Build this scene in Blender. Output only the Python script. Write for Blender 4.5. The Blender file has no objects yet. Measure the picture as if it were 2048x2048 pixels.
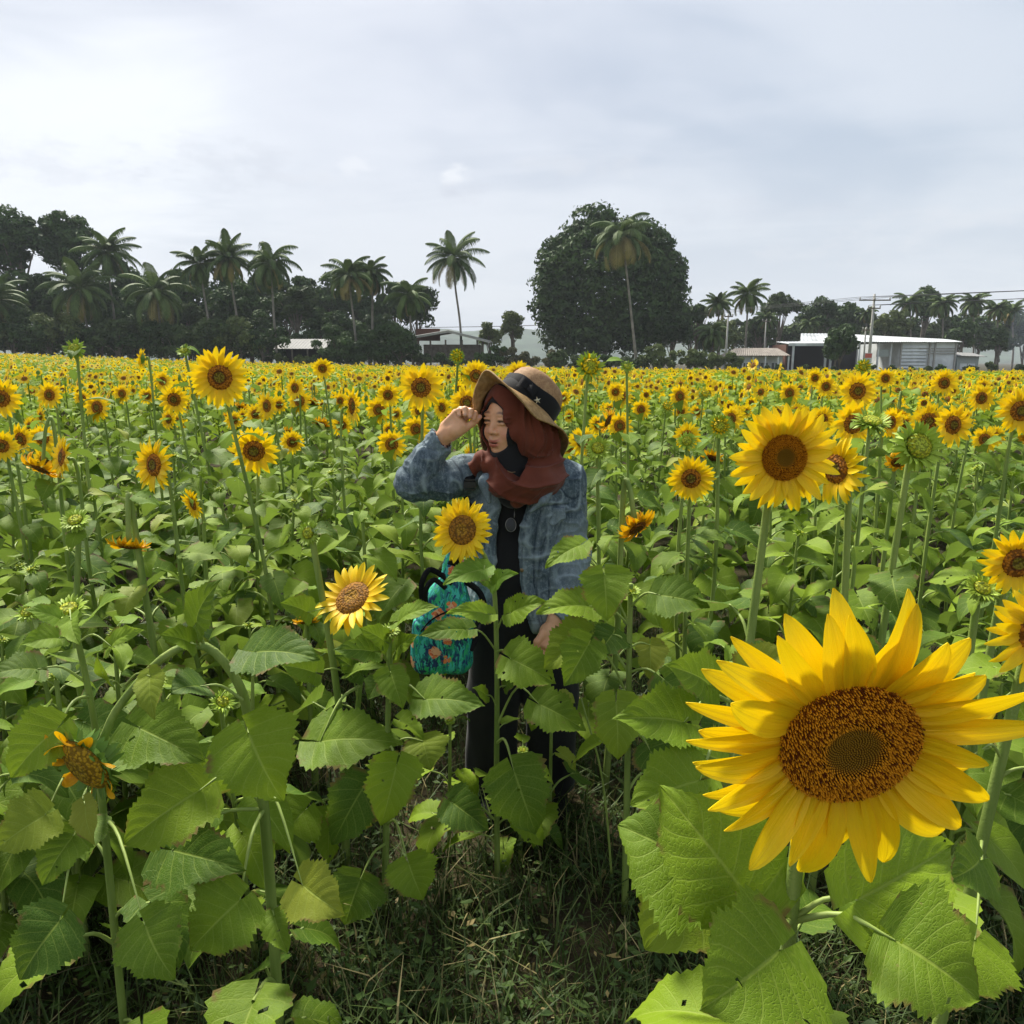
import bpy, math, random
import numpy as np
from mathutils import Vector, noise as mnoise

# ------------------------------------------------------------------ camera, sky, sun, exposure
R = math.radians
FPX, HORIZON, CAMZ = 1490.0, 724.0, 1.62
PITCH = math.atan((1024 - HORIZON) / FPX)
SP, CP = math.sin(PITCH), math.cos(PITCH)

def W(px, py, Y):
    """world point seen at photo pixel (px,py) on the plane y=Y"""
    dx = (px - 1024) / FPX; du = -(py - 1024) / FPX
    t = Y / (CP + du * SP)
    return np.array([dx * t, Y, CAMZ + (-SP + du * CP) * t])

def PXM(py, Y):
    """metres per photo pixel at plane y=Y, row py"""
    du = -(py - 1024) / FPX
    return Y / (CP + du * SP) / FPX

scene = bpy.context.scene
HAZE = True
cd = bpy.data.cameras.new("camera"); cam = bpy.data.objects.new("camera", cd)
scene.collection.objects.link(cam); scene.camera = cam
cam.location = (0, 0, CAMZ); cam.rotation_euler = (R(90) - PITCH, 0, 0)
cd.sensor_width = 36; cd.sensor_height = 36; cd.lens = 36 * FPX / 2048
cd.clip_start = 0.02; cd.clip_end = 20000

SUN_EL, SUN_AZ = R(52), R(-32)          # azimuth measured from +Y towards +X: the sun stands ahead, to the left
world = bpy.data.worlds.new("World"); scene.world = world; world.use_nodes = True
nt = world.node_tree; nt.nodes.clear()
N = nt.nodes.new; LK = nt.links.new
out = N("ShaderNodeOutputWorld"); bg = N("ShaderNodeBackground")
sky = N("ShaderNodeTexSky"); sky.sky_type = 'NISHITA'; sky.sun_disc = False
sky.sun_elevation = SUN_EL; sky.sun_rotation = SUN_AZ; sky.dust_density = 3; sky.air_density = 1.2
tc = N("ShaderNodeTexCoord")
def wmath(op, a, b=None, c=None, clamp=False):
    m = N("ShaderNodeMath"); m.operation = op; m.use_clamp = clamp
    for i, v in enumerate((a, b, c)):
        if v is None: continue
        if isinstance(v, (int, float)): m.inputs[i].default_value = v
        else: LK(v, m.inputs[i])
    return m.outputs[0]
def wmix(f, a, b):
    m = N("ShaderNodeMix"); m.data_type = 'RGBA'
    if isinstance(f, (int, float)): m.inputs[0].default_value = f
    else: LK(f, m.inputs[0])
    for i, v in ((6, a), (7, b)):
        if isinstance(v, tuple): m.inputs[i].default_value = (*v, 1)
        else: LK(v, m.inputs[i])
    return m.outputs[2]
sep = N("ShaderNodeSeparateXYZ"); LK(tc.outputs['Generated'], sep.inputs[0])
zc = wmath('MAXIMUM', sep.outputs[2], 0.0)
# clouds lie on a flat ceiling: project the direction on a plane above
den = wmath('ADD', zc, 0.10)
pxn = wmath('DIVIDE', sep.outputs[0], den); pyn = wmath('DIVIDE', sep.outputs[1], den)
cmb = N("ShaderNodeCombineXYZ"); LK(pxn, cmb.inputs[0]); LK(pyn, cmb.inputs[1])
def cnoise(scale, detail, rough, off, dist=0.0, sx=1.0):
    mp = N("ShaderNodeMapping"); mp.inputs['Location'].default_value = off
    mp.inputs['Scale'].default_value = (sx, 1, 1)
    LK(cmb.outputs[0], mp.inputs[0])
    n = N("ShaderNodeTexNoise"); n.inputs['Scale'].default_value = scale; n.inputs['Detail'].default_value = detail
    n.inputs['Roughness'].default_value = rough; n.inputs['Distortion'].default_value = dist
    LK(mp.outputs[0], n.inputs['Vector']); return n.outputs[0]
def ramp01(x, lo, hi):
    m = N("ShaderNodeMapRange"); m.interpolation_type = 'SMOOTHSTEP'
    m.inputs[1].default_value = lo; m.inputs[2].default_value = hi; LK(x, m.inputs[0]); return m.outputs[0]
n1 = cnoise(0.55, 4, .55, (3.1, 1.7, 0), .4)
n2 = cnoise(1.5, 4, .6, (7.3, 2.2, 0), .6, .55)
def dirmask(px, py, lo, hi, wob=None):
    """soft patch of sky round a direction"""
    p = W(px, py, 1.0); d = Vector((p[0], p[1], p[2] - CAMZ)).normalized()
    v = N("ShaderNodeVectorMath"); v.operation = 'DOT_PRODUCT'; v.inputs[1].default_value = d
    LK(tc.outputs['Generated'], v.inputs[0])
    x = v.outputs['Value']
    if wob is not None: x = wmath('ADD', x, wmath('MULTIPLY', wmath('SUBTRACT', n2, .5), wob))
    return ramp01(x, math.cos(R(hi)), math.cos(R(lo)))
thick = ramp01(wmath('ADD', wmath('MULTIPLY', n1, .7), wmath('MULTIPLY', n2, .3)), .38, .60)
skc = N("ShaderNodeVectorMath"); skc.operation = 'SCALE'; skc.inputs['Scale'].default_value = 0.085; LK(sky.outputs[0], skc.inputs[0])
grey = wmix(thick, (.335, .375, .455), (.50, .525, .58))
rightblue = wmath('MULTIPLY', ramp01(sep.outputs[0], -.15, .75), .75)
grey = wmix(rightblue, grey, wmix(thick, (.27, .345, .43), (.40, .45, .51)))
col = wmix(.86, skc.outputs[0], grey)
low = ramp01(sep.outputs[2], .30, .02)
col = wmix(wmath('MULTIPLY', low, .55), col, (.47, .505, .55))
glare = dirmask(110, 250, 0, 12, .045)
col = wmix(wmath('MULTIPLY', glare, .6), col, (.68, .70, .73))
glare2 = dirmask(270, 400, 0, 13, .018)
col = wmix(wmath('MULTIPLY', glare2, .30), col, (.62, .65, .69))
n3 = N("ShaderNodeTexNoise"); n3.inputs['Scale'].default_value = 26; n3.inputs['Detail'].default_value = 4; n3.inputs['Roughness'].default_value = .62
mp3 = N("ShaderNodeMapping"); mp3.inputs['Scale'].default_value = (1, 1, 2.4); LK(tc.outputs['Generated'], mp3.inputs[0]); LK(mp3.outputs[0], n3.inputs[0])
def cloudlet(px, py, wx, wz, amt, c):
    """one small cloud: an ellipse of sky frayed by noise"""
    global col
    p = W(px, py, 1.0); d = Vector((p[0], p[1], p[2] - CAMZ)).normalized(); rt = Vector((d.y, -d.x, 0)).normalized(); up = rt.cross(d)
    def comp(v, w):
        k = N("ShaderNodeVectorMath"); k.operation = 'DOT_PRODUCT'; k.inputs[1].default_value = v; LK(tc.outputs['Generated'], k.inputs[0]); return wmath('POWER', wmath('ABSOLUTE', wmath('DIVIDE', k.outputs['Value'], math.sin(R(w)))), 2.0)
    r = wmath('ADD', comp(rt, wx), comp(up, wz)); r = wmath('ADD', r, wmath('MULTIPLY', wmath('SUBTRACT', .5, n3.outputs[0]), 5.0))
    col = wmix(wmath('MULTIPLY', ramp01(r, 1.1, -.6), amt), col, c)
for a in ((350, 404, 1.5, .38, .75), (262, 396, .8, .4, .6), (300, 400, 3.0, .8, .3), (912, 350, 1.35, .8, .7), (706, 335, 1.5, .7, .45), (620, 350, 2.5, .7, .25)): cloudlet(*a, (.62, .635, .66))
for a in ((935, 385, 2.2, .8, .5), (120, 335, 6, 1.5, .3), (470, 330, 7, 1.6, .3), (1500, 420, 9, 1.2, .2)): cloudlet(*a, (.36, .385, .45))
for a in ((1700, 500, 8, 1.0, .3), (1900, 440, 8, .8, .3), (1300, 620, 9, 1.0, .2), (1180, 330, 6, .9, .25)): cloudlet(*a, (.50, .51, .54))
LK(col, bg.inputs[0]); bg.inputs[1].default_value = 0.93; LK(bg.outputs[0], out.inputs[0])

world.cycles.sampling_method = 'MANUAL'; world.cycles.sample_map_resolution = 512
sl = bpy.data.lights.new("sun", 'SUN'); sun = bpy.data.objects.new("sun", sl); scene.collection.objects.link(sun)
sl.energy = 5.0; sl.angle = R(11); sl.color = (1.0, .95, .84)
sd = Vector((math.sin(SUN_AZ) * math.cos(SUN_EL), math.cos(SUN_AZ) * math.cos(SUN_EL), math.sin(SUN_EL)))
sun.rotation_euler = sd.to_track_quat('Z', 'Y').to_euler()
vs = scene.view_settings
scene.display_settings.display_device = 'sRGB'
vs.view_transform = 'Standard'; vs.look = 'None'; vs.gamma = 1; vs.use_curve_mapping = False; vs.exposure = 0.80
cy = scene.cycles
cy.max_bounces = 6; cy.diffuse_bounces = 3; cy.glossy_bounces = 2; cy.transmission_bounces = 4; cy.volume_bounces = 0
cy.use_denoising = True; cy.caustics_reflective = False; cy.caustics_refractive = False

# ------------------------------------------------------------------ geometry helpers
rng = np.random.default_rng(7)
COL = scene.collection

class G:
    """a bag of vertices and faces that becomes ONE mesh object"""
    def __init__(s): s.v = []; s.q = []; s.t = []; s.uv = []; s.r = []; s.qm = []; s.tm = []; s.n = 0
    def add(s, v, q=None, t=None, uv=None, r=0.5, m=0):
        v = np.asarray(v, dtype=np.float32).reshape(-1, 3); k = len(v)
        s.v.append(v)
        if q is not None and len(q):
            q = np.asarray(q, dtype=np.int32).reshape(-1, 4); s.q.append(q + s.n); s.qm.append(np.full(len(q), m, np.int32) if np.isscalar(m) else m)
        if t is not None and len(t):
            t = np.asarray(t, dtype=np.int32).reshape(-1, 3); s.t.append(t + s.n); s.tm.append(np.full(len(t), m, np.int32) if np.isscalar(m) else m)
        s.uv.append(np.zeros((k, 2), np.float32) if uv is None else np.asarray(uv, np.float32))
        s.r.append(np.full(k, r, np.float32) if np.isscalar(r) else np.asarray(r, np.float32))
        s.n += k; return s
    def arr(s):
        z = lambda L, w: np.concatenate(L) if L else np.zeros((0, w) if w > 1 else (0,), np.int32)
        return dict(v=np.concatenate(s.v), q=z(s.q, 4), t=z(s.t, 3), uv=np.concatenate(s.uv), r=np.concatenate(s.r), qm=z(s.qm, 1), tm=z(s.tm, 1))
    def merge(s, o, M=None, off=(0, 0, 0), m=None):
        if not o.n: return s
        a = o.arr(); v = a['v']
        if M is not None: v = v @ np.asarray(M, np.float32).T
        v = v + np.asarray(off, np.float32)
        base = s.n; s.v.append(v); s.uv.append(a['uv']); s.r.append(a['r'])
        if len(a['q']): s.q.append(a['q'] + base); s.qm.append(a['qm'] if m is None else np.full(len(a['q']), m, np.int32))
        if len(a['t']): s.t.append(a['t'] + base); s.tm.append(a['tm'] if m is None else np.full(len(a['t']), m, np.int32))
        s.n += len(v); return s
    def scatter(s, o, pos, rz, sc, rr=None):
        """many transformed copies merged (for masses)"""
        a = o.arr(); K = len(pos); nv = len(a['v'])
        c, sn = np.cos(rz)[:, None], np.sin(rz)[:, None]
        v = a['v'][None] * np.asarray(sc)[:, None, None]
        x = v[..., 0] * c - v[..., 1] * sn; y = v[..., 0] * sn + v[..., 1] * c
        vv = np.stack([x, y, v[..., 2]], -1) + pos[:, None, :]
        base = s.n + (np.arange(K) * nv)[:, None, None]
        s.v.append(vv.reshape(-1, 3).astype(np.float32)); s.uv.append(np.tile(a['uv'], (K, 1)))
        r = np.tile(a['r'], (K, 1)).reshape(K, nv)
        if rr is not None: r = r * .5 + rr[:, None] * .5
        s.r.append(r.reshape(-1).astype(np.float32))
        if len(a['q']): s.q.append((a['q'][None] + base).reshape(-1, 4).astype(np.int32)); s.qm.append(np.tile(a['qm'], K))
        if len(a['t']): s.t.append((a['t'][None] + base).reshape(-1, 3).astype(np.int32)); s.tm.append(np.tile(a['tm'], K))
        s.n += K * nv; return s
    def mesh(s, name, mats, smooth=True):
        a = s.arr(); me = bpy.data.meshes.new(name)
        nq, ntt = len(a['q']), len(a['t'])
        loops = np.concatenate([a['q'].ravel(), a['t'].ravel()]).astype(np.int32)
        me.vertices.add(len(a['v'])); me.vertices.foreach_set('co', a['v'].ravel())
        me.loops.add(len(loops)); me.loops.foreach_set('vertex_index', loops)
        me.polygons.add(nq + ntt)
        st = np.concatenate([np.arange(nq) * 4, nq * 4 + np.arange(ntt) * 3]).astype(np.int32)
        me.polygons.foreach_set('loop_start', st)
        me.polygons.foreach_set('material_index', np.concatenate([a['qm'], a['tm']]).astype(np.int32))
        me.polygons.foreach_set('use_smooth', np.full(nq + ntt, smooth, dtype=bool))
        me.update(calc_edges=True)
        ul = me.uv_layers.new(name='UVMap'); ul.data.foreach_set('uv', a['uv'][loops].ravel())
        at = me.attributes.new('rnd', 'FLOAT', 'POINT'); at.data.foreach_set('value', a['r'])
        for m in (mats if isinstance(mats, (list, tuple)) else [mats]): me.materials.append(m)
        return me
    def build(s, name, mats, parent=None, smooth=True, loc=None):
        if not s.n: return None
        o = bpy.data.objects.new(name, s.mesh(name, mats, smooth)); COL.objects.link(o)
        if parent is not None: o.parent = parent
        if loc is not None: o.location = loc
        return o

def tag(o, label=None, cat=None, group=None, kind=None):
    if label: o['label'] = label
    if cat: o['category'] = cat
    if group: o['group'] = group
    if kind: o['kind'] = kind
    return o

def empty(name, loc, label=None, cat=None, group=None):
    o = bpy.data.objects.new(name, None); COL.objects.link(o); o.location = [float(c) for c in loc]
    o.empty_display_size = .1
    return tag(o, label, cat, group)

def copy_tree(o, parent=None):
    c = o.copy(); COL.objects.link(c)
    if parent is not None: c.parent = parent
    for ch in list(o.children): copy_tree(ch, c)
    return c

def norm(v):
    v = np.asarray(v, float); return v / max(1e-9, np.linalg.norm(v))

def frame(z, hint=(0, 0, 1)):
    """columns x,y,z with z given"""
    z = norm(z); h = np.asarray(hint, float)
    if abs(np.dot(z, norm(h))) > .98: h = np.array([0, 1, 0.])
    x = norm(np.cross(h, z)); y = np.cross(z, x)
    return np.stack([x, y, z], 1)

def catmull(P, n):
    P = np.asarray(P, float)
    if len(P) == 2: return P[0] + (P[1] - P[0]) * np.linspace(0, 1, n + 1)[:, None]
    Q = np.vstack([2 * P[0] - P[1], P, 2 * P[-1] - P[-2]]); o = []
    m = len(P) - 1
    for t in np.linspace(0, m, n + 1):
        i = min(int(t), m - 1); u = t - i; a, b, c, d = Q[i:i + 4]
        o.append(.5 * ((2 * b) + (c - a) * u + (2 * a - 5 * b + 4 * c - d) * u * u + (-a + 3 * b - 3 * c + d) * u ** 3))
    return np.array(o)

def tube(g, P, rad, sides=8, r=.5, m=0, caps=True):
    P = np.asarray(P, float); n = len(P)
    rad = np.full(n, rad) if np.isscalar(rad) else np.interp(np.linspace(0, 1, n), np.linspace(0, 1, len(rad)), rad)
    T = np.gradient(P, axis=0); T /= np.maximum(1e-9, np.linalg.norm(T, axis=1))[:, None]
    up = np.array([0, 0, 1.]) if abs(T[0][2]) < .9 else np.array([1., 0, 0])
    x = norm(np.cross(up, T[0])); vs_ = []; uv = []
    a = np.linspace(0, 2 * np.pi, sides, endpoint=False)
    L = 0
    for i in range(n):
        x = norm(x - T[i] * np.dot(x, T[i])); y = np.cross(T[i], x)
        vs_.append(P[i] + rad[i] * (np.cos(a)[:, None] * x + np.sin(a)[:, None] * y))
        if i: L += np.linalg.norm(P[i] - P[i - 1])
        uv.append(np.stack([a / 6.283, np.full(sides, L)], 1))
    v = np.concatenate(vs_); uv = np.concatenate(uv)
    i = np.arange(n - 1)[:, None]; j = np.arange(sides)[None]; k = (j + 1) % sides
    q = np.stack([i * sides + j, i * sides + k, (i + 1) * sides + k, (i + 1) * sides + j], -1).reshape(-1, 4)
    t = []
    if caps:
        v = np.vstack([v, P[0], P[-1]]); uv = np.vstack([uv, uv[0], uv[-1]])
        for j in range(sides):
            t.append((n * sides, (j + 1) % sides, j)); b = (n - 1) * sides
            t.append((n * sides + 1, b + j, b + (j + 1) % sides))
    g.add(v, q, t, uv, r, m)

def box(g, c, s, M=None, r=.5, m=0):
    c = np.asarray(c, float); s = np.asarray(s, float) / 2
    v = np.array([[x, y, z] for x in (-1, 1) for y in (-1, 1) for z in (-1, 1)], float) * s
    if M is not None: v = v @ np.asarray(M).T
    v += c
    q = [(0, 1, 3, 2), (4, 6, 7, 5), (0, 4, 5, 1), (2, 3, 7, 6), (0, 2, 6, 4), (1, 5, 7, 3)]
    vv = []; qq = []; uv = []
    for f in q:                                # own vertices per face keep the edges sharp
        b = len(vv); vv += [v[i] for i in f]; qq.append((b, b + 1, b + 2, b + 3)); uv += [(0, 0), (1, 0), (1, 1), (0, 1)]
    g.add(vv, qq, None, np.array(uv), r, m)

def grid_q(nu, nv):
    i = np.arange(nv)[:, None]; j = np.arange(nu)[None]; w = nu + 1
    return np.stack([i * w + j, i * w + j + 1, (i + 1) * w + j + 1, (i + 1) * w + j], -1).reshape(-1, 4)

def vnoise(P, scale, seed=0):
    """smooth value noise -1..1, vectorised"""
    P = np.asarray(P, np.float64) * scale + seed * 17.31
    i = np.floor(P).astype(np.int64); f = P - i; f = f * f * (3 - 2 * f)
    def h(a, b, c):
        n = (a * 73856093) ^ (b * 19349663) ^ (c * 83492791)
        n = (n ^ (n >> 13)) * 1274126177 & 0x7fffffff
        return (n % 65536) / 32768.0 - 1
    r = 0
    for dx in (0, 1):
        for dy in (0, 1):
            for dz in (0, 1):
                w = (f[:, 0] if dx else 1 - f[:, 0]) * (f[:, 1] if dy else 1 - f[:, 1]) * (f[:, 2] if dz else 1 - f[:, 2])
                r = r + w * h(i[:, 0] + dx, i[:, 1] + dy, i[:, 2] + dz)
    return r

def sstep(x, a=0., b=1.):
    t = np.clip((x - a) / (b - a), 0, 1); return t * t * (3 - 2 * t)

def ground_z(x, y):
    x = np.asarray(x, float); y = np.asarray(y, float)
    tx = x / np.maximum(y * .687, 1.)
    side = np.interp(tx, [-1.3, -1, -.65, -.33, 0, .27, 1, 1.3], [1.75, 1.35, .62, .1, -.2, -.38, -.62, -.7])
    return side * sstep(y, 8, 90)
# ------------------------------------------------------------------ materials
class NT:
    def __init__(s, name):
        s.mat = bpy.data.materials.new(name); s.mat.use_nodes = True
        s.t = s.mat.node_tree; s.t.nodes.clear(); s.out = s.n('ShaderNodeOutputMaterial')
    def n(s, t, **kw):
        o = s.t.nodes.new(t)
        for k, v in kw.items(): setattr(o, k, v)
        return o
    def l(s, a, b): s.t.links.new(a, b)
    def set(s, inp, v):
        if v is None: return
        if isinstance(v, (int, float)): inp.default_value = v
        elif isinstance(v, tuple): inp.default_value = (*v, 1) if len(v) == 3 and inp.type == 'RGBA' else v
        else: s.l(v, inp)
    def math(s, op, a, b=None, c=None, clamp=False):
        m = s.n('ShaderNodeMath', operation=op, use_clamp=clamp)
        for i, v in enumerate((a, b, c)): s.set(m.inputs[i], v)
        return m.outputs[0]
    def mix(s, f, a, b, mode='MIX'):
        m = s.n('ShaderNodeMix', data_type='RGBA', blend_type=mode)
        s.set(m.inputs[0], f); s.set(m.inputs[6], a); s.set(m.inputs[7], b); return m.outputs[2]
    def rng(s, x, a, b, c=0., d=1., smooth=True):
        m = s.n('ShaderNodeMapRange', interpolation_type='SMOOTHSTEP' if smooth else 'LINEAR')
        s.set(m.inputs[0], x)
        for i, v in zip((1, 2, 3, 4), (a, b, c, d)): m.inputs[i].default_value = v
        return m.outputs[0]
    def noise(s, scale, detail=3, rough=.5, vec=None, dist=0, color=False):
        m = s.n('ShaderNodeTexNoise'); m.inputs['Scale'].default_value = scale; m.inputs['Detail'].default_value = detail
        m.inputs['Roughness'].default_value = rough; m.inputs['Distortion'].default_value = dist
        if vec is not None: s.l(vec, m.inputs['Vector'])
        return m.outputs[1 if color else 0]
    def voro(s, scale, vec=None, feature='F1', rand=1.0):
        m = s.n('ShaderNodeTexVoronoi', feature=feature); m.inputs['Scale'].default_value = scale
        m.inputs['Randomness'].default_value = rand
        if vec is not None: s.l(vec, m.inputs['Vector'])
        return m
    def attr(s, name='rnd'):
        m = s.n('ShaderNodeAttribute', attribute_name=name); return m.outputs['Fac']
    def orand(s): return s.n('ShaderNodeObjectInfo').outputs['Random']
    def pos(s): return s.n('ShaderNodeTexCoord').outputs['Object']
    def wpos(s): return s.n('ShaderNodeNewGeometry').outputs['Position']
    def uv(s):
        u = s.n('ShaderNodeUVMap'); sp = s.n('ShaderNodeSeparateXYZ'); s.l(u.outputs[0], sp.inputs[0])
        return u.outputs[0], sp.outputs[0], sp.outputs[1]
    def mapv(s, vec, scale=(1, 1, 1), loc=(0, 0, 0)):
        m = s.n('ShaderNodeMapping'); m.inputs['Scale'].default_value = scale; m.inputs['Location'].default_value = loc
        s.l(vec, m.inputs[0]); return m.outputs[0]
    def bump(s, h, strength=.3, dist=.01):
        b = s.n('ShaderNodeBump'); b.inputs['Strength'].default_value = strength; b.inputs['Distance'].default_value = dist
        s.l(h, b.inputs['Height']); return b.outputs[0]
    def bsdf(s, col, rough=.6, normal=None, spec=.5, metal=0., trans=0., tcol=None, sheen=0., sss=0., coat=0.):
        p = s.n('ShaderNodeBsdfPrincipled'); s.set(p.inputs['Base Color'], col); s.set(p.inputs['Roughness'], rough)
        s.set(p.inputs['Specular IOR Level'], spec); p.inputs['Metallic'].default_value = metal
        p.inputs['Sheen Weight'].default_value = sheen; p.inputs['Coat Weight'].default_value = coat
        if sss: p.inputs['Subsurface Weight'].default_value = sss; p.inputs['Subsurface Radius'].default_value = (.012, .004, .002)
        if normal is not None: s.l(normal, p.inputs['Normal'])
        o = p.outputs[0]
        if trans:
            t = s.n('ShaderNodeBsdfTranslucent'); s.set(t.inputs[0], tcol if tcol is not None else col)
            if normal is not None: s.l(normal, t.inputs[1])
            mx = s.n('ShaderNodeMixShader'); mx.inputs[0].default_value = trans
            s.l(o, mx.inputs[1]); s.l(t.outputs[0], mx.inputs[2]); o = mx.outputs[0]
        s.l(o, s.out.inputs[0]); return s.mat

def simple(name, col, rough=.7, spec=.4, var=0., vscale=8, metal=0., bump=0.):
    m = NT(name); c = tuple(col); nrm = None
    if var or bump:
        n = m.noise(vscale, 4, .6, m.pos())
        if var: c = m.mix(m.math('MULTIPLY', m.rng(n, .3, .7), 1.0), tuple(x * (1 - var) for x in col), tuple(min(1, x * (1 + var)) for x in col))
        if bump: nrm = m.bump(n, bump, .02)
    return m.bsdf(c, rough, nrm, spec, metal)

def leaf_mat(name, dark, light, vein, trans=.28, bump=.32, spots=True, far=False, young=0.):
    m = NT(name); u3, u, v = m.uv(); a = m.math('MULTIPLY', m.math('ABSOLUTE', m.math('SUBTRACT', u, .5)), 2.0)
    rnd = m.attr(); orr = m.orand(); P = m.wpos()
    n = m.noise(9, 3, .6, P)
    f = m.math('ADD', m.math('MULTIPLY', rnd, .6), m.math('MULTIPLY', n, .4))
    f = m.math('ADD', f, m.math('MULTIPLY', m.math('SUBTRACT', orr, .5), .35))
    col = m.mix(m.rng(f, .15, .85), dark, light)
    col = m.mix(m.rng(rnd, .93, 1.0, 0, .7), col, (.26, .25, .03))      # a few yellowing leaves
    nrm = None
    if not far:
        mid = m.rng(a, .012, .045, 1, 0)
        wv = m.noise(14, 2, .5, P)
        t = m.math('FRACT', m.math('ADD', m.math('MULTIPLY', m.math('SUBTRACT', v, m.math('MULTIPLY', a, .30)), 6.5), m.math('MULTIPLY', wv, .35)))
        lat = m.math('ABSOLUTE', m.math('SUBTRACT', t, .5))
        latm = m.math('MULTIPLY', m.rng(lat, .015, .07, 1, 0), m.rng(a, .75, 1.0, 1, .15))
        net = m.voro(1, m.mapv(u3, (26, 30, 1)), 'DISTANCE_TO_EDGE').outputs['Distance']
        netm = m.rng(net, .02, .14, 1, 0)
        vm = m.math('MAXIMUM', mid, m.math('MULTIPLY', latm, .55))
        col = m.mix(m.math('MULTIPLY', netm, .13), col, vein)
        col = m.mix(m.math('MULTIPLY', vm, .5), col, vein)
        if spots:
            sp_ = m.rng(m.noise(45, 3, .7, P), .66, .74)
            sp2 = m.rng(m.noise(6, 2, .5, m.mapv(P, (1, 1, 1), (4, 2, 1))), .52, .62)
            col = m.mix(m.math('MULTIPLY', m.math('MULTIPLY', sp_, sp2), .8), col, (.20, .17, .05))
        ed = m.math('MULTIPLY', m.rng(a, .80, .97), m.rng(m.noise(17, 3, .6, P), .54, .62))
        col = m.mix(m.math('MULTIPLY', ed, .85), col, (.16, .095, .03))
        h = m.math('ADD', m.math('MULTIPLY', m.math('MAXIMUM', vm, m.math('MULTIPLY', netm, .35)), -1.0), m.math('MULTIPLY', m.noise(60, 2, .6, P), .6))
        nrm = m.bump(h, bump, .004)
        gb = m.n('ShaderNodeNewGeometry').outputs['Backfacing']
        col = m.mix(m.math('MULTIPLY', gb, .45), col, (.16, .25, .09))
    tc_ = m.mix(.35, col, (.30, .42, .03))
    return m.bsdf(col, .58 if not far else .7, nrm, .20, trans=trans, tcol=tc_)

M = {}
M['leaf'] = leaf_mat('sunflower leaf', (.048, .110, .007), (.190, .288, .011), (.32, .40, .07))
M['leaf_young'] = leaf_mat('young sunflower leaf', (.13, .25, .02), (.24, .36, .03), (.38, .46, .10), trans=.4, spots=False)
M['leaf_dry'] = leaf_mat('yellowed leaf', (.28, .22, .03), (.45, .33, .05), (.4, .3, .1), trans=.3)
M['leaf_far'] = leaf_mat('distant sunflower leaf', (.125, .20, .018), (.25, .35, .035), (.2, .3, .1), far=True)
def stem_mat():
    m = NT('sunflower stem'); P = m.pos()
    n = m.noise(30, 3, .6, m.mapv(P, (1, 1, .08))); u3, u, v = m.uv()
    col = m.mix(m.rng(n, .3, .7), (.16, .24, .04), (.30, .38, .09))
    return m.bsdf(col, .6, m.bump(m.noise(240, 2, .7, P), .5, .003), .35, trans=.12)
M['stem'] = stem_mat()
M['petiole'] = simple('leaf stalk', (.25, .33, .07), .55, var=.2)
def petal_mat(name, base, mid, tip, trans=.30):
    m = NT(name); u3, u, v = m.uv(); a = m.math('MULTIPLY', m.math('ABSOLUTE', m.math('SUBTRACT', u, .5)), 2.0)
    rnd = m.attr()
    rib = m.noise(1, 2, .5, m.mapv(u3, (14, .8, 1)))
    c = m.mix(m.rng(v, .0, .34), base, mid)
    c = m.mix(m.rng(v, .35, 1.0), c, tip)
    c = m.mix(m.math('MULTIPLY', m.rng(rib, .35, .65), .22), c, base)
    c = m.mix(m.math('MULTIPLY', rnd, .25), c, base)
    nr = m.bump(rib, .35, .003)
    return m.bsdf(c, .5, nr, .3, trans=trans, tcol=m.mix(.4, c, (.95, .62, .0)))
M['petal'] = petal_mat('yellow petal', (.80, .46, .003), (.90, .63, .004), (.90, .69, .008))
M['petal_old'] = petal_mat('wilting orange petal', (.60, .22, .003), (.85, .40, .004), (.90, .50, .01))
def disc_mat(name, rim, ring, core, floret=True, green=False):
    m = NT(name); u3, u, v = m.uv(); P = m.pos()
    n = m.noise(60, 3, .6, P)
    uu = m.math('ADD', u, m.math('MULTIPLY', m.math('SUBTRACT', n, .5), .10))
    c = m.mix(m.rng(uu, .36, .46), core, ring)
    c = m.mix(m.rng(uu, .50, .60), c, rim)
    c = m.mix(m.rng(uu, .90, 1.02, 0, .5), c, tuple(x * .5 for x in rim))
    vv = m.voro(1, m.mapv(P, (150, 150, 150))).outputs['Distance']
    d = m.rng(vv, .1, .55)
    c = m.mix(m.math('MULTIPLY', m.rng(vv, .42, .62), .65), c, tuple(x * .22 for x in ring))
    if floret: c = m.mix(m.math('MULTIPLY', v, .85), c, m.mix(m.rng(uu, .45, .56), (.30, .26, .03), (.62, .25, .02)))
    return m.bsdf(c, .75, m.bump(m.math('SUBTRACT', 1.0, vv), .8, .004), .2)
M['disc'] = disc_mat('sunflower disc', (.42, .15, .008), (.14, .040, .003), (.20, .15, .012))
M['disc_dotted'] = disc_mat('brown dotted disc', (.30, .13, .010), (.24, .10, .008), (.34, .17, .012))
M['disc_dark'] = disc_mat('ripening brown disc', (.24, .075, .006), (.10, .028, .003), (.13, .06, .008))
M['disc_seed'] = disc_mat('seed disc', (.42, .25, .012), (.30, .17, .008), (.34, .22, .015))
M['disc_green'] = disc_mat('green young disc', (.42, .42, .02), (.36, .42, .03), (.40, .46, .04))
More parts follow.
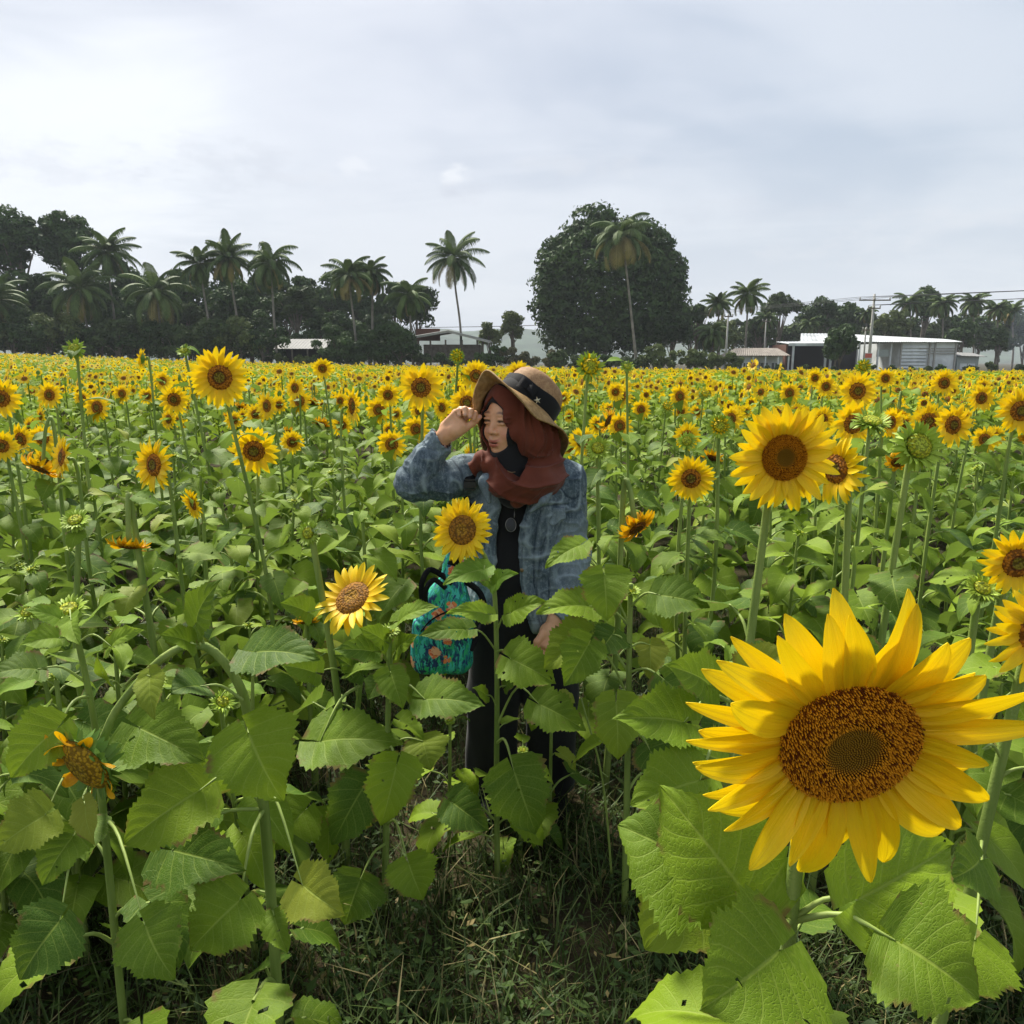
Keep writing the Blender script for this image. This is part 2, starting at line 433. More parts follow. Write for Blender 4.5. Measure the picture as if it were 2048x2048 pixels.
def floret_mat():
    m = NT('disc florets'); u3, u, v = m.uv(); rnd = m.attr()
    low = m.mix(m.rng(u, .30, .42), (.10, .045, .004), (.16, .038, .003))
    low = m.mix(m.rng(u, .36, .42), low, m.mix(m.rng(u, .46, .54), (.040, .011, .002), (.30, .085, .004)))
    hi = m.mix(m.rng(u, .34, .43), (.26, .135, .010), (.68, .28, .012))
    hi = m.mix(m.math('MULTIPLY', m.rng(rnd, .7, .9), m.rng(u, .40, .48)), hi, (.10, .022, .004))
    return m.bsdf(m.mix(m.rng(v, .15, .9), low, hi), .75, None, .08)
M['floret'] = floret_mat()
M['sepal'] = simple('green bract', (.14, .26, .03), .6, var=.3)
M['sepal_bright'] = simple('bright young bract', (.30, .42, .03), .6, var=.25)
MS = [M['stem'], M['petiole'], M['leaf'], M['leaf_young'], M['petal'], M['disc'], M['sepal'], M['leaf_far']]
MI = dict(stem=0, petiole=1, leaf=2, leaf_young=3, petal=4, disc=5, sepal=6, leaf_far=7)
# ------------------------------------------------------------------ sunflower pieces
def blade(g, L, wd, rn, nu=10, nv=12, bend=.6, fold=.18, wave=.05, pucker=.012, m=0, r=None, holes=0, F=None, off=(0, 0, 0), chord=False, serr=.24):
    """leaf blade: base at the origin, tip along +y, face up +z, then rotated by F and moved by off"""
    u = np.linspace(-1, 1, nu + 1)[None]; v = np.linspace(0, 1, nv + 1)[:, None]
    vb = np.clip(v, 0, 1)
    prof = (vb ** .34) * (1 - vb) ** 1.12 * 2.02 + .02
    prof = np.where(v < .015, .06, prof); prof = np.where(v > .99, .004, prof)
    ph = rn.random() * 6.28
    ser = 1 + serr * (((v * (nv / 2.0) + .25) % 1.0) - .5 + .35 * np.sin(v * 19 + ph)) * np.ones_like(u) if nv >= 14 else 1 + .05 * np.sin(v * 31 + ph)
    hw = wd * .5 * prof * (1 + (ser - 1) * np.abs(u) ** 4) * (1 + .08 * np.sin(v * 5 + ph) * np.sign(u))
    yy = v * L - .24 * L * np.abs(u) ** 1.6 * (1 - v) ** 2.6 + .12 * L * np.abs(u) * v * (1 - v)
    ang = bend * (v - (.5 if chord else .0)) if chord else bend * v ** 1.3
    # integrate the bent midrib
    vv = np.linspace(0, 1, nv + 1); a1 = (bend * (vv - .5) * 1.6) if chord else bend * (vv ** 1.2) * 1.4
    cy_ = np.concatenate([[0], np.cumsum(np.cos((a1[1:] + a1[:-1]) / 2) / nv)]); cz_ = -np.concatenate([[0], np.cumsum(np.sin((a1[1:] + a1[:-1]) / 2) / nv)])
    if chord: cy_ /= max(.3, cy_[-1]); cz_ -= cz_[-1] * vv
    s = yy / L
    Y = np.interp(s.ravel(), vv, cy_).reshape(s.shape) + np.minimum(s, 0); Z = np.interp(s.ravel(), vv, cz_).reshape(s.shape)
    au = np.abs(u); asym = rn.uniform(-.4, .4)
    Z = Z * L + fold * hw * au * (1 + asym * np.sign(u)) + wave * L * np.sin(v * (7 + 3 * rn.random()) + ph + 1.5 * np.sign(u)) * au ** 2 * .8
    Z = Z - pucker * L * np.abs(np.sin((v - .30 * au) * 6.5 * np.pi + .5)) * (1 - au ** 4) * (au > .05) - .015 * L * np.exp(-(au / .1) ** 2)
    X = u * hw
    P = np.stack([X + 0 * Y, Y * L, Z], -1).reshape(-1, 3)
    if F is not None: P = P @ np.asarray(F).T
    P = P + np.asarray(off)
    q = grid_q(nu, nv)
    if holes:
        k = np.ones(len(q), bool)
        for _ in range(holes):
            i = rn.integers(2, nv - 2); j = rn.integers(1, nu - 1); k[i * nu + j] = False
            if rn.random() < .5: k[i * nu + min(j + 1, nu - 1)] = False
        q = q[k]
    uv = np.stack([(u * .5 + .5) + 0 * v, v + 0 * u], -1).reshape(-1, 2)
    g.add(P, q, None, uv, rn.random() if r is None else r, m)

def leaf_frame(fwd, nrm):
    y = norm(fwd); z = np.asarray(nrm, float); z = norm(z - y * np.dot(z, y)); x = np.cross(y, z)
    return np.stack([x, y, z], 1)

def petals(g, R_, rd, rn, n=34, nu=4, nv=7, lift=.25, curl=.2, wscale=1.0, m=0, layers=2, old=0., z0=0., ragged=.12, miss=.0):
    u = np.linspace(-1, 1, nu + 1)[None]; v = np.linspace(0, 1, nv + 1)[:, None]
    for k in range(n):
        if rn.random() < miss: continue
        lay = k % layers
        th = 2 * np.pi * (k + rn.uniform(-.32, .32)) / n
        L = (R_ - rd * .88) * (1 + rn.uniform(-ragged, ragged) - .05 * lay)
        if rn.random() < .08: L *= rn.uniform(.7, .9)
        w = (R_ - rd) * .36 * wscale * rn.uniform(.75, 1.2) * (24 / n) ** .5
        prof = np.sin(np.pi * np.clip(v, 0, 1) ** .74) ** .56 * .95 + .16 * (1 - v) ** 2
        prof = np.where(v > .99, .05, prof)
        lf = lift * (1.25 - .9 * lay) + rn.uniform(-.12, .12) * (1 + 2 * old); cu = curl + rn.uniform(-.25, .3) * (1 + 3 * old)
        ang = lf - cu * v ** 1.5 * 1.4
        rad = np.concatenate([[0], np.cumsum(np.cos((ang[1:, 0] + ang[:-1, 0]) / 2))])[:, None] / nv
        zz = np.concatenate([[0], np.cumsum(np.sin((ang[1:, 0] + ang[:-1, 0]) / 2))])[:, None] / nv
        tw = rn.uniform(-.5, .5) * (1 + 2 * old)
        side = rn.uniform(-.16, .16) * (1 + 2 * old)
        gro = rn.uniform(.10, .38)
        hw = w * .5 * prof
        X = rd * .88 + rad * L
        Yt = u * hw + side * L * v ** 2
        Z = z0 + zz * L + gro * hw * (np.abs(u) ** 1.5) + tw * u * hw * v + .0 * v - lay * .012 * R_ - (.004 * R_) * np.cos(u * 9) * (nu > 4)
        c, s = math.cos(th), math.sin(th)
        P = np.stack([X * c - Yt * s, X * s + Yt * c, Z + 0 * Yt], -1).reshape(-1, 3)
        uv = np.stack([(u * .5 + .5) + 0 * v, v + 0 * u], -1).reshape(-1, 2)
        g.add(P, grid_q(nu, nv), None, uv, rn.random(), m)

def dome(g, rd, h, dip=.25, rings=6, seg=20, m=0, z0=0., k=1.):
    r = np.linspace(0, 1, rings + 1)[1:]; a = np.linspace(0, 2 * np.pi, seg, endpoint=False)
    P = [[0, 0, z0 + h * (1 - dip)]]; uv = [[0, 0]]
    for x in r:
        z = z0 + h * (math.cos(x * math.pi / 2) ** .6 if x < 1 else 0) - h * dip * math.exp(-(x / .35) ** 2)
        for t in a: P.append([x * rd * math.cos(t), x * rd * math.sin(t), z]); uv.append([x, 0])
    T = [(0, 1 + j, 1 + (j + 1) % seg) for j in range(seg)]
    Q = [(1 + i * seg + j, 1 + (i + 1) * seg + j, 1 + (i + 1) * seg + (j + 1) % seg, 1 + i * seg + (j + 1) % seg) for i in range(rings - 1) for j in range(seg)]
    g.add(P, Q, T, np.array(uv), .5, m)

def florets(g, rd, h, rn, n=1500, m=0, dip=.3):
    """every floret of a close disc, in the spiral they grow in"""
    i = np.arange(n) + .5; x = np.sqrt(i / n); th = i * 2.399963
    zb = h * np.cos(x * np.pi / 2) ** .6 - h * dip * np.exp(-(x / .38) ** 2)
    a = np.linspace(0, 2 * np.pi, 6, endpoint=False)
    sp = rd * math.sqrt(math.pi / n)
    open_ = sstep(x, .38, .47)
    for k in range(n):
        r0 = sp * .50; hh = rd * (.018 + .060 * open_[k] * rn.uniform(.6, 1.25)); tilt = .25 * (x[k] - .3)
        cx, cy_ = x[k] * rd * math.cos(th[k]), x[k] * rd * math.sin(th[k])
        rt = r0 * (.55 if open_[k] < .5 else rn.uniform(.25, .75))
        dx, dy = math.cos(th[k]) * tilt * hh + rn.normal() * hh * .12, math.sin(th[k]) * tilt * hh + rn.normal() * hh * .12
        b = np.stack([cx + r0 * np.cos(a), cy_ + r0 * np.sin(a), np.full(6, zb[k] - .006 * rd)], 1)
        t = np.stack([cx + dx + rt * np.cos(a), cy_ + dy + rt * np.sin(a), np.full(6, zb[k] + hh)], 1)
        P = np.vstack([b, t, [[cx + dx, cy_ + dy, zb[k] + hh * 1.12]]])
        Q = [(j, (j + 1) % 6, 6 + (j + 1) % 6, 6 + j) for j in range(6)]; T = [(12, 6 + j, 6 + (j + 1) % 6) for j in range(6)]
        uv = np.zeros((13, 2)); uv[:, 0] = x[k]; uv[6:, 1] = 1
        g.add(P, Q, T, uv, rn.random(), m)

def bracts(g, R_, rn, n=22, a0=.9, spread=.5, m=0, nv=4, nu=2, z0=0., L=.5, w=.22, inner=.85, curl=.4):
    """pointed green bracts round the back of a head; a0 = how far they lean back/forward"""
    u = np.linspace(-1, 1, nu + 1)[None]; v = np.linspace(0, 1, nv + 1)[:, None]
    for k in range(n):
        th = 2 * np.pi * (k + rn.uniform(-.4, .4)) / n; LL = L * R_ * rn.uniform(.8, 1.25); ww = w * R_ * rn.uniform(.8, 1.2)
        ang = a0 + rn.uniform(-spread, spread) * .5 + curl * v * rn.uniform(.3, 1.3)
        rad = np.concatenate([[0], np.cumsum(np.cos(ang[1:, 0]))])[:, None] / nv; zz = np.concatenate([[0], np.cumsum(np.sin(ang[1:, 0]))])[:, None] / nv
        hw = ww * .5 * (1 - v) ** .8 * (.7 + 1.1 * v) + .004 * R_
        X = inner * R_ + rad * LL; Yt = u * hw; Z = z0 + zz * LL + .3 * hw * np.abs(u)
        c, s = math.cos(th), math.sin(th)
        P = np.stack([X * c - Yt * s, X * s + Yt * c, Z + 0 * Yt], -1).reshape(-1, 3)
        uv = np.stack([(u * .5 + .5) + 0 * v, v + 0 * u], -1).reshape(-1, 2)
        g.add(P, grid_q(nu, nv), None, uv, rn.random(), m)

def head_parts(kind, R_, rn, det):
    """{part: (G, material)} facing +z, centre at the origin. det 2 close, 1 middle, 0 far"""
    P = {}; disc, pet, sep_ = G(), G(), G()
    nu, nv = {3: (8, 14), 2: (4, 8), 1: (2, 5), 0: (1, 2)}[det]
    seg, rings = {3: (48, 12), 2: (28, 7), 1: (16, 4), 0: (8, 2)}[det]
    if kind in ('open', 'wide', 'old'):
        rd = R_ * (.42 if kind != 'wide' else .47)
        dome(disc, rd, rd * .26, .55, rings, seg)
        back = G(); dome(back, rd * 1.02, rd * .42, 0, max(2, rings // 2), seg); a = back.arr()
        sep_.add(a['v'] * [1, 1, -1], a['q'][:, ::-1] if len(a['q']) else None, a['t'][:, ::-1], a['uv'])
        old = 1.0 if kind == 'old' else 0.
        petals(pet, R_, rd, rn, n={3: 46, 2: 38, 1: 28, 0: 12}[det], nu=nu, nv=nv, old=old * .6, lift=.28 if not old else -.1, curl=.3 if not old else .8,
               wscale={3: 1.36, 2: 1.2, 1: 1.25, 0: 1.6}[det], miss=.12 * old, layers=2 if det else 1)
        bracts(sep_, rd, rn, n={3: 30, 2: 22, 1: 10, 0: 0}[det], a0=-.2, L=.75, w=.4, inner=.8, z0=-.1 * rd)
        P['disc'] = (disc, M['disc_dotted'] if kind == 'wide' else (M['disc'] if not old else M['disc_dark'])); P['petals'] = (pet, M['petal'] if not old else M['petal_old']); P['sepals'] = (sep_, M['sepal'])
    elif kind == 'droop':
        rd = R_ * .62
        dome(disc, rd, rd * .35, .1, rings, seg)
        back = G(); dome(back, rd * 1.04, rd * .5, 0, max(2, rings // 2), seg); a = back.arr()
        sep_.add(a['v'] * [1, 1, -1], a['q'][:, ::-1], a['t'][:, ::-1], a['uv'])
        petals(pet, R_, rd, rn, n=16, nu=max(2, nu), nv=nv, old=1.2, lift=.5, curl=-.3, wscale=1.2, miss=.3)
        bracts(sep_, rd, rn, n=34, a0=-.1, L=.55, w=.3, inner=.85, spread=1.4)
        bracts(sep_, rd, rn, n=24, a0=-.9, L=.6, w=.35, inner=.7, z0=-.15 * rd, spread=1.4)
        P['disc'] = (disc, M['disc_seed']); P['petals'] = (pet, M['petal_old']); P['sepals'] = (sep_, M['sepal'])
    elif kind in ('bud', 'budyellow'):
        rd = R_ * .50
        dome(disc, rd, rd * .3, .3, rings, seg, z0=.05 * R_)
        back = G(); dome(back, rd * 1.25, rd * .9, 0, max(3, rings // 2), seg); a = back.arr()
        sep_.add(a['v'] * [1, 1, -1], a['q'][:, ::-1], a['t'][:, ::-1], a['uv'])
        petals(pet, R_ * (.80 if kind == 'bud' else .95), rd * 1.05, rn, n={3: 34, 2: 30, 1: 20, 0: 9}[det], nu=max(2, nu // 2), nv=max(3, nv // 2), lift=1.0 if kind == 'bud' else 1.15,
               curl=-.9, wscale=.62 if kind == 'bud' else .9, ragged=.2)
        nb = {3: 34, 2: 30, 1: 18, 0: 8}[det]
        bracts(sep_, R_, rn, n=nb, a0=.55, L=.50, w=.20, inner=.55, spread=.9, curl=-.4)
        bracts(sep_, R_, rn, n=nb, a0=.05, L=.52, w=.22, inner=.50, z0=-.12 * R_, spread=.8, curl=-.5)
        if det > 0: bracts(sep_, R_, rn, n=nb // 2, a0=-.4, L=.50, w=.24, inner=.40, z0=-.25 * R_, spread=.8, curl=-.3)
        P['disc'] = (disc, M['disc_green']); P['petals'] = (pet, M['petal'] if kind == 'budyellow' else M['sepal_bright']); P['sepals'] = (sep_, M['sepal_bright'])
    return P

def stem_path(base, head, facing, R_, lean=.0, n=22):
    """stem from the ground to the back of the head"""
    base = np.asarray(base, float); head = np.asarray(head, float); f = norm(facing)
    back = head - f * R_ * .22
    H = back[2] - base[2]
    drop = max(0., -f[2])
    if drop > .35:
        top = back + np.array([-f[0] * .35, -f[1] * .35, 1]) * R_ * (.9 + drop)
        P = [base, base * .5 + top * .5 + [0, 0, .05 * H], top + np.array([-f[0], -f[1], .0]) * R_ * .5 - [0, 0, R_ * .3], top, back]
    else:
        neck = back - f * R_ * .35 - np.array([0, 0, 1]) * R_ * (.35 + .5 * (1 - abs(f[2])))
        mid = base + (neck - base) * .5 + np.array([lean, lean * .5, 0])
        P = [base, mid, neck, back]
    return catmull(P, n)

def auto_leaves(g_leaf, g_pet, P, rn, n, size, z0=.28, z1=.97, det=1, young=False, avoid=None, each=None):
    """leaves on stalks round a stem path P"""
    L_arc = np.concatenate([[0], np.cumsum(np.linalg.norm(np.diff(P, axis=0), axis=1))]); tot = L_arc[-1]
    nu, nv = {3: (16, 26), 2: (12, 20), 1: (6, 8), 0: (2, 3)}[det]
    ph = rn.random() * 6.28
    for k in range(n):
        s = z0 + (z1 - z0) * (k + rn.uniform(-.3, .3)) / max(1, n - 1); s = min(max(s, z0), z1)
        p = np.array([np.interp(s * tot, L_arc, P[:, i]) for i in range(3)])
        th = ph + k * 2.4 + rn.uniform(-.3, .3)
        rel = (s - z0) / max(.01, z1 - z0)
        sz = size * (1.0 - .62 * rel ** 1.8) * rn.uniform(.8, 1.15) * (1 if rel > .1 else .85)
        d = np.array([math.cos(th), math.sin(th), 0])
        if avoid is not None and np.dot(d, avoid) > .35 and rn.random() < .8: continue
        rise = rn.uniform(.35, .9); pl = sz * rn.uniform(.45, .75)
        e = p + d * pl * .9 + np.array([0, 0, 1]) * pl * rise * .75
        mid = p + d * pl * .35 + np.array([0, 0, 1]) * pl * rise * .55
        path = catmull([p, mid, e], 4 if det < 2 else 8)
        if g_pet is not None:
            if det > 0: tube(g_pet, path, [sz * .030, sz * .018], 5 if det < 2 else 7, .5, MI['petiole'] if each is None else 0, caps=False)
        pitch = rn.uniform(-.45, .22) - .32 * (1 - rel)
        tw = rn.uniform(-.45, .45)
        dd = np.array([math.cos(th + tw), math.sin(th + tw), 0])
        fwd = dd * math.cos(pitch) + np.array([0, 0, 1]) * math.sin(pitch)
        roll = rn.uniform(-.45, .45)
        side = np.cross(fwd, [0, 0, 1]); nr = np.cross(side, fwd) + norm(side) * roll
        F = leaf_frame(fwd, nr)
        tgt = g_leaf if each is None else G()
        mi = (MI['leaf_young'] if (young or (rel > .9 and rn.random() < .5)) else MI['leaf']) if each is None else 0
        if det == 0: mi = MI['leaf_far']
        blade(tgt, sz, sz * rn.uniform(.78, .95), rn, nu, nv, bend=rn.uniform(.3, 1.0), fold=rn.uniform(.05, .38), wave=rn.uniform(.03, .10), F=F, off=e, m=mi, holes=(rn.integers(0, 5) if det >= 2 else 0))
        if each is not None: each(tgt, path, sz)

def facing_vec(yaw, pitch):
    y, p = R(yaw), R(pitch)
    return np.array([math.sin(y) * math.cos(p), -math.cos(y) * math.cos(p), math.sin(p)])

def make_sunflower(name, base, head, R_, yaw, pitch, kind, rn, det=2, nleaf=10, size=.16, z0=.3, z1=.9, label=None, group=None, lean=0., rad=None, custom=None, path=None, single=False, avoid=None, extra_disc=False, dry=()):
    """a plant: root Empty > stem, leaf / foliage, flower_head (> petals, sepals)"""
    base = np.asarray(base, float); head = np.asarray(head, float)
    root = empty(name, base, label, 'sunflower', group)
    f = facing_vec(yaw, pitch)
    P = (stem_path(base, head, f, R_, lean) if path is None else catmull(path, 30)) - base
    rad = rad or (.011 if det >= 1 else .012)
    gs = G(); tube(gs, P, [rad * 1.25, rad, rad * .8, rad * .85], 10 if det >= 2 else 6)
    stem = gs.build('stem', M['stem'], root)
    if single:
        def each(gl, pth, sz):
            lf = gl.build('leaf', [M['leaf']], root); gp = G(); tube(gp, pth, [sz * .030, sz * .019], 7, caps=False); gp.build('stalk', M['petiole'], lf)
        if nleaf: auto_leaves(None, None, P, rn, nleaf, size, z0, z1, det, each=each, avoid=avoid)
    elif nleaf:
        gl = G(); auto_leaves(gl, gl, P, rn, nleaf, size, z0, z1, det, avoid=avoid)
        gl.build('foliage', MS, root)
    if custom:
        for i, c in enumerate(custom):
            at, bs, tp, wpx, Y = c[:5]; o = c[5] if len(c) > 5 else {}
            A = W(at[0], at[1], Y) - base; B = W(bs[0], bs[1], Y - o.get('bz', .03)) - base; T = W(tp[0], tp[1], Y - o.get('tz', .08)) - base
            # the stalk starts on the stem itself
            A = P[np.argmin(np.abs(P[:, 2] - A[2]))] if o.get('snap', True) else A
            L = np.linalg.norm(T - B); wd = wpx * PXM(bs[1], Y)
            arc = (A + B) / 2 + np.array([0, 0, 1]) * np.linalg.norm(B - A) * o.get('arc', .18)
            F = leaf_frame(T - B, o.get('n', (0, -.75, .66)))
            gl = G(); blade(gl, L, wd * 1.12, rn, 20, 34, bend=o.get('bend', .5), fold=o.get('fold', rn.uniform(.08, .25)), wave=o.get('wave', .045), F=F, off=B, chord=True, holes=o.get('holes', rn.integers(0, 3)), r=o.get('r'))
            mm = M[o.get('mat', 'leaf')]
            lf = gl.build('leaf', [mm], root)
            if 'label' in o: lf['label'] = o['label']
            gp = G(); tube(gp, catmull([A, arc, B], 8), [wd * .024 + .0012, wd * .020 + .001, wd * .016 + .001, .0008], 7, caps=False); gp.build('stalk', M['petiole'], lf)
    if kind:
        Fh = frame(f, (0, 0, 1)); hp = head_parts(kind, R_, rn, det); off = head - base
        gd = G(); gd.merge(hp['disc'][0], Fh, off)
        if extra_disc:
            gd = G(); gg = G(); dome(gg, R_ * .42, R_ * .42 * .24, .55, 12, 48); florets(gg, R_ * .42, R_ * .42 * .26, rn, 2600, 0, .55); gd.merge(gg, Fh, off)
        fh = gd.build('flower_head', M['floret'] if extra_disc else hp['disc'][1], root)
        g1 = G(); g1.merge(hp['petals'][0], Fh, off); g1.build('petals', hp['petals'][1], fh)
        g2 = G(); g2.merge(hp['sepals'][0], Fh, off); g2.build('sepals', hp['sepals'][1], fh)
    return root
# ------------------------------------------------------------------ ground
def ground():
    ys = np.concatenate([np.linspace(-6, 8, 29), np.geomspace(8.6, 6000, 60)]); xs = np.concatenate([-np.geomspace(1, 60, 26)[::-1], np.linspace(-.95, .95, 9), np.geomspace(1, 60, 26)]) / 60
    g = G(); X = xs[None] * (40 + np.abs(ys[:, None]) * 1.6) ; Y = np.repeat(ys[:, None], len(xs), 1)
    Z = ground_z(X, Y)
    P = np.stack([X, Y, Z], -1).reshape(-1, 3)
    Z = P[:, 2] + np.where(np.abs(P[:, 1]) < 14, .02 * vnoise(P, 3.1, 3) + .008 * vnoise(P, 9, 4), 0); P[:, 2] = Z
    g.add(P, grid_q(len(xs) - 1, len(ys) - 1))
    m = NT('field soil'); p = m.wpos()
    n = m.noise(2.2, 6, .65, p); n2 = m.noise(38, 4, .7, p)
    c = m.mix(m.rng(n, .35, .65), (.030, .024, .014), (.065, .050, .028))
    c = m.mix(m.rng(n2, .45, .7), c, (.045, .060, .018))
    m.bsdf(c, .95, m.bump(n2, .8, .03), .1)
    return tag(g.build('ground', m.mat), kind='structure')
ground()

def weeds():
    rn = np.random.default_rng(11)
    n = 76000
    y = .95 + 4.2 * rn.random(n) ** 1.25; x = (rn.random(n) * 2 - 1) * (.35 + .72 * y)
    dens = vnoise(np.stack([x, y, 0 * x], 1), 2.4, 5); keep = dens + rn.random(n) * 1.3 > .15
    x, y = x[keep], y[keep]; n = len(x); z = ground_z(x, y)
    g = G()
    # grass blades: one bent strip of two quads each
    k = int(n * .6)
    a = rn.random(k) * 6.28; h = rn.uniform(.03, .10, k) + .12 * rn.random(k) ** 4; w = rn.uniform(.0015, .0035, k); ln = rn.uniform(.2, 1.3, k) * h
    b = np.stack([x[:k], y[:k], z[:k]], 1); sd = np.stack([-np.sin(a), np.cos(a), 0 * a], 1) * w[:, None]; dr = np.stack([np.cos(a), np.sin(a), 0 * a], 1)
    m1 = b + dr * (ln * .35)[:, None] + np.array([0, 0, 1]) * (h * .65)[:, None]; t = b + dr * ln[:, None] + np.array([0, 0, 1]) * h[:, None]
    V = np.stack([b - sd, b + sd, m1 - sd * .8, m1 + sd * .8, t - sd * .15, t + sd * .15], 1).reshape(-1, 3)
    i = np.arange(k)[:, None] * 6
    g.add(V, np.stack([i + [[0, 1, 3, 2]], i + [[2, 3, 5, 4]]], 1).reshape(-1, 4), None, None, np.repeat(rn.random(k), 6), 0)
    # small broad leaves: folded pairs of quads low over the soil
    k2 = n - k; xx, yy = x[k:], y[k:]
    a = rn.random(k2) * 6.28; s = rn.uniform(.005, .012, k2) + .016 * rn.random(k2) ** 3; hh = rn.random(k2) ** 1.6 * .11
    c = np.stack([xx, yy, z[k:] + hh + .006], 1); f = np.stack([np.cos(a), np.sin(a), rn.uniform(-.5, .5, k2)], 1) * s[:, None]; l = np.stack([-np.sin(a), np.cos(a), rn.uniform(-.1, .5, k2)], 1) * (s * .5)[:, None]; l2 = l * [-1, -1, 1]
    V = np.stack([c - f, c + f, c + l, c + l2, c - f * .1 ], 1)
    V = np.stack([c - f, c + l - f * .2, c + f, c + l2 - f * .2, c + f * 0 ], 1).reshape(-1, 3)
    i = np.arange(k2)[:, None] * 5
    g.add(V, None, np.stack([i + [[0, 1, 4]], i + [[1, 2, 4]], i + [[2, 3, 4]], i + [[3, 0, 4]]], 1).reshape(-1, 3), None, np.repeat(rn.random(k2), 5), 1)
    m = NT('grass blade'); c = m.mix(m.attr(), (.030, .060, .010), (.10, .14, .03)); c = m.mix(m.rng(m.attr(), .86, .95), c, (.30, .25, .11)); m.bsdf(c, .6, None, .3, trans=.2)
    m2 = NT('weed leaf'); c = m2.mix(m2.attr(), (.022, .052, .008), (.065, .115, .018)); c = m2.mix(m2.rng(m2.attr(), .93, .97), c, (.22, .17, .06)); m2.bsdf(c, .6, None, .3, trans=.2)
    o = g.build('weeds', [m.mat, m2.mat], smooth=False); tag(o, 'low dark green grass and small weeds between the sunflower stems', 'weeds', kind='stuff')
weeds()

def litter():
    """dry straw lying on the soil"""
    rn = np.random.default_rng(12); g = G()
    for _ in range(260):
        y = .95 + 3.6 * rn.random() ** 1.2; x = (rn.random() * 2 - 1) * (.35 + .6 * y); a = rn.random() * 6.28; L = rn.uniform(.05, .22)
        p = np.array([x, y, .012 + rn.random() * .04]); d = np.array([math.cos(a), math.sin(a), rn.uniform(-.08, .3)])
        tube(g, catmull([p, p + d * L * .5 + [0, 0, rn.uniform(-.01, .02)], p + d * L], 4), [.0018, .0008], 4, rn.random(), 0, caps=False)
    o = g.build('straw', simple('dry straw', (.16, .13, .07), .8, var=.4)); tag(o, 'thin dry straw scattered on the dark soil', 'straw', kind='stuff')
litter()
